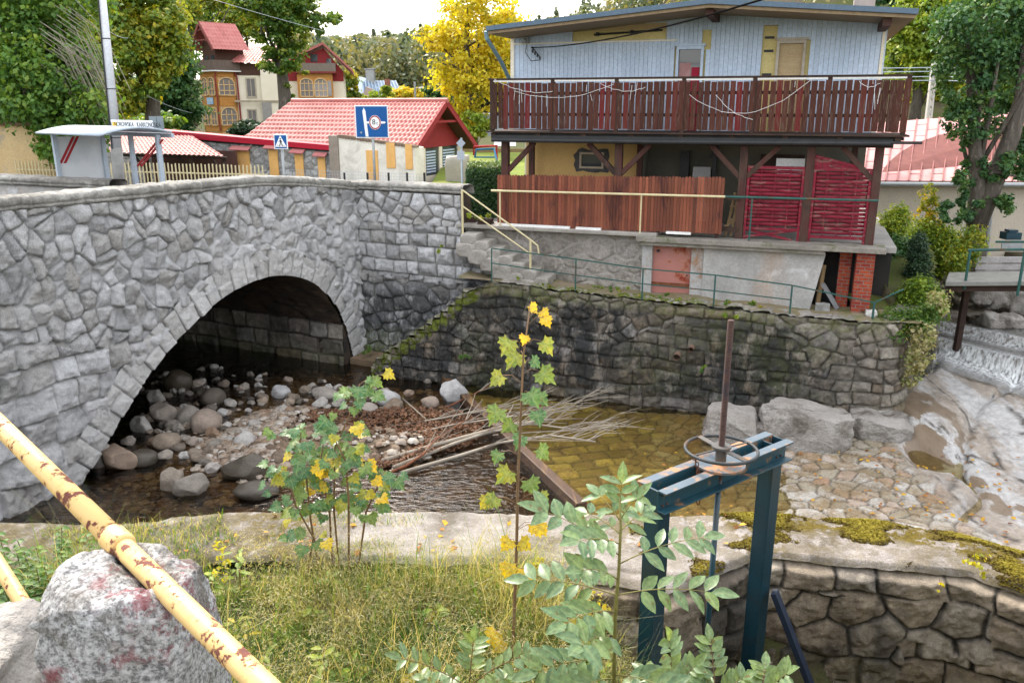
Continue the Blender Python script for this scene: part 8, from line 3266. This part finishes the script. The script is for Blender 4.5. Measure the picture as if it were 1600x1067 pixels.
V, F = leaf_quads(np.stack([X, Y, Z], -1), rs.normal(size=(len(X), 3)) * .5 + np.array([0, 0, 1]), .026, .018, rs)
L_moss = leaf_mat('moss_tufts', [(.05, .03, .008), (.11, .08, .010), (.17, .135, .012), (.23, .19, .02)], .1, .9)
o = mesh_np('moss', V, F, L_moss, fattr=dict(tint=np.clip(.2 + 1.6 * mk + .3 * rs.uniform(-1, 1, len(X)), 0, 1)))
tag(o, 'mustard green moss cushions on the right end of the concrete crest', 'moss', kind='stuff')
# fallen leaves
n = 1350
X = np.concatenate([rs.uniform(1.1, 5, 1300), rs.uniform(-4, 2.5, 50)])
Y = np.concatenate([rs.uniform(5.2, 6.9, 1300), rs.uniform(7.1, 7.9, 50)])
Z = np.concatenate([bank_z(X[:1300], Y[:1300]) + .05, np.full(50, -4.175) - .16 * smooth((-2.6 - X[1300:]) / 2.0)])
V, F = leaf_quads(np.stack([X, Y, Z], -1), rs.normal(size=(n, 3)) * .35 + np.array([0, 0, 1]), .075, .055, rs)
o = mesh_np('fallen_leaves', V, F, L_fallen, fattr=dict(tint=rs.uniform(0, 1, n)))
tag(o, 'scattered brown and yellow fallen leaves', 'fallen leaves', kind='stuff')
n = 420
X, Y = rs.uniform(2.5, 9.5, n), rs.uniform(8.6, 15, n)
V, F = leaf_quads(np.stack([X, Y, np.maximum(bed_z(X, Y) + .03, -6.56)], -1), rs.normal(size=(n, 3)) * .3 + np.array([0, 0, 1]), .085, .06, rs)
o = mesh_np('stream_leaves', V, F, L_fallen, fattr=dict(tint=rs.uniform(0, 1, n)))
tag(o, 'orange and brown leaves stranded on the cobbles', 'fallen leaves', kind='stuff')

# --- broad leaves
class LV(list):
    """leaf vertices with how near each lies to a vein"""
    def __init__(s):
        super().__init__()
        s.vein = []


MAPLE = [(0, 0), (.13, .0), (.40, -.14), (.37, .04), (.63, .20), (.50, .32), (.55, .50), (.31, .50), (.31, .70), (.14, .74), (0, 1.0)]
MAPLE = MAPLE + [(-x, y) for x, y in MAPLE[-2:0:-1]]


TIPS = {(0, 0), (0, 1.0), (.63, .20), (-.63, .20), (.40, -.14), (-.40, -.14), (.55, .50), (-.55, .50)}


def maple_leaf(V, F, T, c, n, up, size, tint, droop=.38):
    """a lobed leaf hung at c: up = direction to its tip"""
    n = np.asarray(n, float); n = n / np.linalg.norm(n)
    up = np.asarray(up, float); up = up - n * up.dot(n); up /= np.linalg.norm(up) + 1e-9
    sd_ = np.cross(up, n)
    i0 = len(V)
    V.append(c + up * size * .28)
    V.vein.append(1.0)
    for x, y in MAPLE:
        V.vein.append(1.0 if (x, y) in TIPS else .0)
        V.append(c + sd_ * x * size + up * y * size - n * size * (droop * (y * y + .9 * x * x) - .30 * abs(x)))
    k = len(MAPLE)
    for i in range(k):
        F.append((i0, i0 + 1 + i, i0 + 1 + (i + 1) % k))
        T.append(min(1, max(0, tint + random.uniform(-.07, .07))))


def leaf_obj(name, V, F, T, m, parent):
    return mesh_np(name, np.array(V), np.array(F), m, parent, fattr=dict(tint=np.array(T)), vattr=dict(vein=np.array(V.vein)), smooth_=True)


rng = random.Random(17)
# tall maple sapling
YS = 5.6
sp_px = [(801, 1035), (804, 940), (807, 860), (809, 760), (814, 640), (818, 554), (828, 482)]
sp_pts = [aty(x, y, YS) for x, y in sp_px]
sap = thing('maple_sapling', 'tall thin maple sapling with yellow top leaves standing on the near bank', 'sapling', tuple(sp_pts[0]))
m = MB()
m.tube([sp_pts[0] + np.array([0, 0, -.25])] + sp_pts, [.015, .014, .013, .012, .011, .009, .007, .004], 8)
SL = [(828, 477, 4), (846, 486, 4), (850, 496, 4), (820, 524, 4), (797, 531, 2), (847, 533, 2.4), (811, 552, 2.4), (830, 562, .6), (843, 580, 2), (785, 586, 2.2), (826, 612, 1.2), (840, 618, .8), (781, 638, 1.8), (838, 642, .6), (802, 660, 2), (817, 680, .5), (841, 700, 1.6), (781, 706, 1.4),
      (797, 735, 2.2), (826, 749, 1.4), (843, 772, 2.1), (764, 779, 3), (776, 776, 2.2), (832, 816, 3.7), (842, 820, 3.6), (797, 842, 3.4), (812, 845, 3), (797, 880, 3.6), (818, 888, 3.8), (786, 1000, 3.8), (775, 985, 3.6)]
V, F, T = LV(), [], []
for (x, y, tn_) in SL:
    yst = y + rng.uniform(4, 16)
    yst = min(max(yst, 484), 1000)
    xs_ = np.interp(yst, [482, 554, 640, 760, 860, 1035], [828, 818, 814, 809, 807, 801])
    a = aty(xs_, yst, YS)
    b = aty(x, y, YS + rng.uniform(-.15, .15))
    m.tube([a, (a + b) / 2 + np.array([0, 0, .03]), b], .0025, 5)
    out = (b - a); out[2] = 0
    up = out / (np.linalg.norm(out) + 1e-6) * .8 + np.array([0, -.35, -.75])
    maple_leaf(V, F, T, b, np.array([rng.uniform(-.5, .5), -.75, .75]), up, rng.uniform(.10, .15) * (.75 if tn_ >= 4 else 1), min(1, tn_ / 4 + rng.uniform(-.06, .06)))
m.build('stem', M_stem, sap, smooth_=True)
leaf_obj('leaves', V, F, T, L_fg, sap)
# maple bush
bush = thing('maple_bush', 'clump of young maple shoots with green and yellow leaves at the wall crest', 'bush', tuple(aty(515, 880, 6.95)))
m = MB()
V, F, T = LV(), [], []
for si, (path, Yb) in enumerate((([(530, 890), (522, 800), (523, 700), (550, 640), (562, 600)], 7.0), ([(500, 900), (485, 810), (478, 740), (470, 690), (468, 665)], 6.9), ([(545, 880), (545, 780), (540, 720), (520, 680)], 6.85), ([(560, 885), (572, 800), (590, 760), (600, 740)], 7.0), ([(478, 905), (490, 840), (462, 790), (450, 740)], 6.8), ([(520, 900), (515, 800), (500, 730), (505, 690)], 7.1))):
    P_ = [aty(x, y, Yb) for x, y in path]
    m.tube([P_[0] - np.array([0, 0, .3])] + P_, [.012, .011, .010, .008, .006, .004][:len(P_) + 1], 7)
    nl = (44, 38, 30, 22, 32, 28)[si]
    for k in range(nl):
        t_ = rng.uniform(.28, 1.0) * (len(P_) - 1)
        i = min(int(t_), len(P_) - 2)
        a = P_[i] + (P_[i + 1] - P_[i]) * (t_ - i)
        g = rng.uniform(0, 6.283)
        rad = rng.uniform(.05, .27) * (1.0 if si != 3 else .7)
        b = a + np.array([math.cos(g) * rad * 1.05, math.sin(g) * rad * .7, rng.uniform(-.02, .10)])
        m.tube([a, b], .002, 4)
        low = (t_ / (len(P_) - 1)) < .72
        tint = rng.uniform(.5, 1.0) if (rng.random() < (.26 if low else .03) * (1.6 if si in (2, 3) else 1)) else rng.uniform(0, .42)
        up = np.array([math.cos(g), math.sin(g) * .6 - .3, -.55])
        maple_leaf(V, F, T, b, np.array([rng.uniform(-.45, .45), -.55 + rng.uniform(-.3, .3), .85]), up, rng.uniform(.075, .135), tint)
m.build('stems', M_stem, bush, smooth_=True)
leaf_obj('leaves', V, F, T, L_fg, bush)


def leaflet(V, F, T, c, d, n, L, W, tint, droop=.18):
    d = d / np.linalg.norm(d)
    n = n - d * n.dot(d); n /= np.linalg.norm(n) + 1e-9
    s_ = np.cross(d, n)
    i0 = len(V)
    prof = [(0, .0), (.18, .62), (.42, 1.0), (.66, .82), (.86, .42), (1.0, 0)]
    for t, w in prof:
        V.append(c + d * L * t - n * L * droop * t * t)
    for t, w in prof[1:-1]:
        V.append(c + d * L * t + s_ * W * w * .5 + n * W * .16 * w - n * L * droop * t * t)
    for t, w in prof[1:-1]:
        V.append(c + d * L * t - s_ * W * w * .5 + n * W * .16 * w - n * L * droop * t * t)
    V.vein += [1.0] * 6 + [.0] * 8
    for o_ in (6, 10):
        F += [(i0, i0 + o_, i0 + 1), (i0 + 4, i0 + o_ + 3, i0 + 5)] if o_ == 6 else [(i0, i0 + 1, i0 + o_), (i0 + 4, i0 + 5, i0 + o_ + 3)]
        T += [tint, tint]
        for j in range(3):
            a, b, c2, d2 = i0 + 1 + j, i0 + 2 + j, i0 + o_ + j + 1, i0 + o_ + j
            tri = [(a, d2, c2), (a, c2, b)]
            if o_ == 10:
                tri = [t_[::-1] for t_ in tri]
            F += tri
            T += [tint, tint]


def pinnate(V, F, T, m, a, b, pairs, L, W, rng, sag=.06, n0=np.array([0, -.45, .9]), tint0=.3):
    """a compound leaf from a to b"""
    d = b - a
    Lt = np.linalg.norm(d)
    pts = [a + d * t + np.array([0, 0, 1]) * sag * 4 * t * (1 - t) * Lt for t in np.linspace(0, 1, 9)]
    m.tube(pts, [.0035 * (1 - .6 * i / 8) for i in range(9)], 5)
    u = d / Lt
    s_ = np.cross(u, n0); s_ /= np.linalg.norm(s_)
    for k in range(pairs):
        t = .28 + .66 * k / max(1, pairs - 1)
        p = a + d * t + np.array([0, 0, 1]) * sag * 4 * t * (1 - t) * Lt
        for q in (-1, 1):
            dv_ = u * rng.uniform(.45, .75) + s_ * q * rng.uniform(.75, 1.0) + np.array([0, 0, rng.uniform(-.25, .12)])
            leaflet(V, F, T, p, dv_, n0 + np.array([rng.uniform(-.45, .45), rng.uniform(-.3, .3), 0]), L * rng.uniform(.8, 1.1), W * rng.uniform(.85, 1.1), min(1, max(0, tint0 + rng.uniform(-.25, .35))))
    leaflet(V, F, T, pts[-1], u + np.array([0, 0, -.1]), n0, L * 1.05, W, tint0)


M_ashstem = mat('green_ash_stem', (.22, .20, .06), (.17, .15, .05), None, 9, .6, .2, 40)
ash = thing('ash_sapling', 'young ash sapling with pale green feathered leaves before the sluice gate', 'sapling', tuple(aty(960, 1067, 3.3)))
st_px = [(958, 1120), (959, 1067), (961, 965), (967, 889), (970, 824), (968, 780)]
stp = [aty(x, y, 3.3) for x, y in st_px]
m = MB()
m.tube([stp[0] - np.array([0, 0, .9])] + stp, [.012, .011, .0105, .009, .0075, .006, .004], 8)
V, F, T = LV(), [], []
ALV = [((965, 905), (905, 890), -.25, 4, .10), ((969, 850), (900, 845), -.2, 4, .095), ((968, 868), (842, 795), -.1, 5, .105), ((969, 880), (1120, 838), .1, 5, .10), ((963, 930), (822, 905), .05, 5, .11), ((962, 930), (1135, 925), -.1, 5, .105), ((962, 955), (880, 975), -.3, 5, .11),
       ((970, 835), (915, 800), .15, 3, .08), ((969, 830), (1010, 800), .1, 3, .085), ((968, 800), (972, 752), .0, 3, .085), ((968, 812), (935, 772), .1, 2, .08), ((969, 812), (1000, 775), .0, 2, .08),
       ((960, 1030), (835, 1050), -.2, 6, .115), ((959, 1060), (880, 1095), -.4, 5, .12), ((960, 1055), (1060, 1080), -.3, 5, .12), ((960, 1000), (905, 1010), -.4, 4, .11), ]
for (pa_, pb_, dy, pr, L_) in ALV:
    pb_ = (pa_[0] + (pb_[0] - pa_[0]) * (.86 if pb_[0] > pa_[0] else .95), pa_[1] + (pb_[1] - pa_[1]) * .95)
    pinnate(V, F, T, m, aty(pa_[0], pa_[1], 3.3), aty(pb_[0], pb_[1], 3.3 + dy), pr, L_ * 1.12, L_ * .54, rng)
m.build('stem', M_ashstem, ash, smooth_=True)
leaf_obj('leaves', V, F, T, L_ash, ash)
for i, (sx, leaves, Yq, lab) in enumerate((
        ((1050, 1100), [((1050, 1080), (1046, 1000)), ((1050, 1085), (1085, 1040)), ((1050, 1085), (1010, 1050))], 3.4, 'small ash shoot right of the ash sapling, foot of the left gate upright'),
        ((1120, 1100), [((1118, 1080), (1110, 1003)), ((1120, 1090), (1160, 1060)), ((1120, 1090), (1085, 1060))], 3.5, 'small ash shoot before the gate leaf'),
        ((1190, 1110), [((1190, 1095), (1230, 1052)), ((1190, 1095), (1150, 1068)), ((1190, 1095), (1195, 1045))], 3.4, 'small ash shoot at the right upright of the gate, bottom edge'),
        ((735, 1100), [((733, 1075), (628, 1028)), ((734, 1065), (740, 1000)), ((735, 1070), (825, 1022)), ((733, 1085), (665, 1060)), ((735, 1085), (790, 1060))], 3.7, 'low bright ash shoot in the grass at the bottom middle'))):
    th = thing('ash_shoot', lab, 'shoot', tuple(aty(sx[0], sx[1], Yq)), 'young ash shoots along the bottom edge')
    m = MB()
    b = aty(sx[0], sx[1], Yq)
    m.tube([b - np.array([0, 0, .8]), b, aty(*leaves[0][0], Yq)], .006, 6)
    V, F, T = LV(), [], []
    for pa_, pb_ in leaves:
        pinnate(V, F, T, m, aty(pa_[0], pa_[1], Yq), aty(pb_[0], pb_[1], Yq + rng.uniform(-.15, .15)), 5, .092, .046, rng, tint0=.4)
    m.build('stem', M_stem, th, smooth_=True)
    leaf_obj('leaves', V, F, T, L_ash, th)
# weeds on the left bank
for i in range(64):
    x, y = rng.uniform(0, 185) if i < 44 else rng.uniform(0, 75), rng.uniform(828, 930) if i < 44 else rng.uniform(900, 1010)
    Yq = float(np.interp(y, [800, 850, 900, 1000], [7.9, 7.2, 6.6, 5.9])) + rng.uniform(-.1, .1)
    b = aty(x, y, Yq)
    zb_ = float(bank_z(np.array([b[0]]), np.array([b[1]]))[0])
    th = thing('nettle', 'green nettle like weed on the bank between the bridge foot and the granite post', 'weed', (b[0], b[1], zb_), 'weeds at the bridge foot')
    m = MB()
    h = rng.uniform(.22, .5)
    top_ = np.array([b[0] + rng.uniform(-.08, .08), b[1] + rng.uniform(-.08, .08), zb_ + h])
    a = np.array([b[0], b[1], zb_ - .03])
    m.tube([a, (a + top_) / 2, top_], .004, 5)
    m.build('stem', M_stem, th)
    V, F, T = LV(), [], []
    for k in range(11):
        t_ = .2 + .8 * k / 10
        p = a + (top_ - a) * t_
        g = k * 1.57 + rng.uniform(-.3, .3)
        for q in (0, math.pi):
            leaflet(V, F, T, p, np.array([math.cos(g + q), math.sin(g + q), rng.uniform(-.3, .25)]), np.array([0, -.2, 1.0]), rng.uniform(.06, .10), rng.uniform(.035, .055), rng.uniform(0, .6))
    leaf_obj('leaves', V, F, T, L_green, th)
for i in range(46):
    x, y = rng.uniform(-3.6, 1.0), rng.uniform(5.0, 6.9)
    zb_ = float(bank_z(np.array([x]), np.array([y]))[0])
    th = thing('broad_weed', 'leafy broad leaved weed among the tall grass of the near bank', 'weed', (x, y, zb_), 'weeds among the bank grass')
    V, F, T = LV(), [], []
    h = rng.uniform(.15, .42)
    dry_ = rng.random() < .3
    for k in range(12):
        g = rng.uniform(0, 6.283)
        p = np.array([x, y, zb_ + h * rng.uniform(.1, 1.0)]) + np.array([math.cos(g), math.sin(g), 0]) * .03
        leaflet(V, F, T, p, np.array([math.cos(g), math.sin(g), rng.uniform(-.2, .5)]), np.array([0, -.2, 1.0]), rng.uniform(.07, .13), rng.uniform(.03, .06), rng.uniform(.6, 1.0) if dry_ else rng.uniform(.2, .8))
    leaf_obj('leaves', V, F, T, L_turn if dry_ else L_bright, th)
    m = MB()
    m.tube([(x, y, zb_ - .03), (x + .02, y, zb_ + h)], .004, 5)
    m.build('stem', M_stem, th)
# yellow goldenrod like sprigs right of the granite post, birch twig on the wall
for i, (x, y, Yq, sz, nn_, lab) in enumerate(((345, 880, 6.6, .16, 60, 'yellow leaved sprig right behind the granite post'), (1522, 885, 6.55, .13, 46, 'yellow birch twig hanging from the mossy wall edge'), (1470, 920, 6.65, .05, 10, 'tiny yellow leaves in the wall joint left of the birch twig'),
                                              (845, 885, 6.6, .10, 34, 'orange yellow dead leaves on a twig beside the sapling stem'), (1395, 810, 9.0, .0, 0, ''), (925, 955, 6.1, .18, 50, 'orange tinted weeds in the shade left of the sluice gate'))):
    if not nn_:
        continue
    c = aty(x, y, Yq)
    th = thing('yellow_sprig', lab, 'sprig', tuple(c), 'small yellow sprigs')
    crown('leaves', [(c, (sz * .7, sz * .6, sz * 1.4))], nn_, .05, L_yellow, th, 300 + i, bias=-.1, per=6)
    m = MB()
    m.tube([c + np.array([0, .05, sz * 1.6 if x > 1400 else -sz * 2.5]), c], .003, 4)
    m.build('stem', M_stem, th)
# ---- dangling wires over the village
m = MB()
for (x0, y0, Y0, x1, y1, Y1) in ((300, -10, 30, 620, 70, 95), (230, 150, 40, 330, 178, 66), (100, -20, 20, 200, 60, 40)):
    a, b = aty(x0, y0, Y0), aty(x1, y1, Y1)
    m.tube([a + (b - a) * t - UPV * 1.2 * t * (1 - t) for t in np.linspace(0, 1, 10)], .010, 5)
o = m.build('overhead_wires', M_pale_steel)
tag(o, 'thin overhead wires crossing in front of the village trees', 'wires')
# one thing per name: nothing is left to tidy
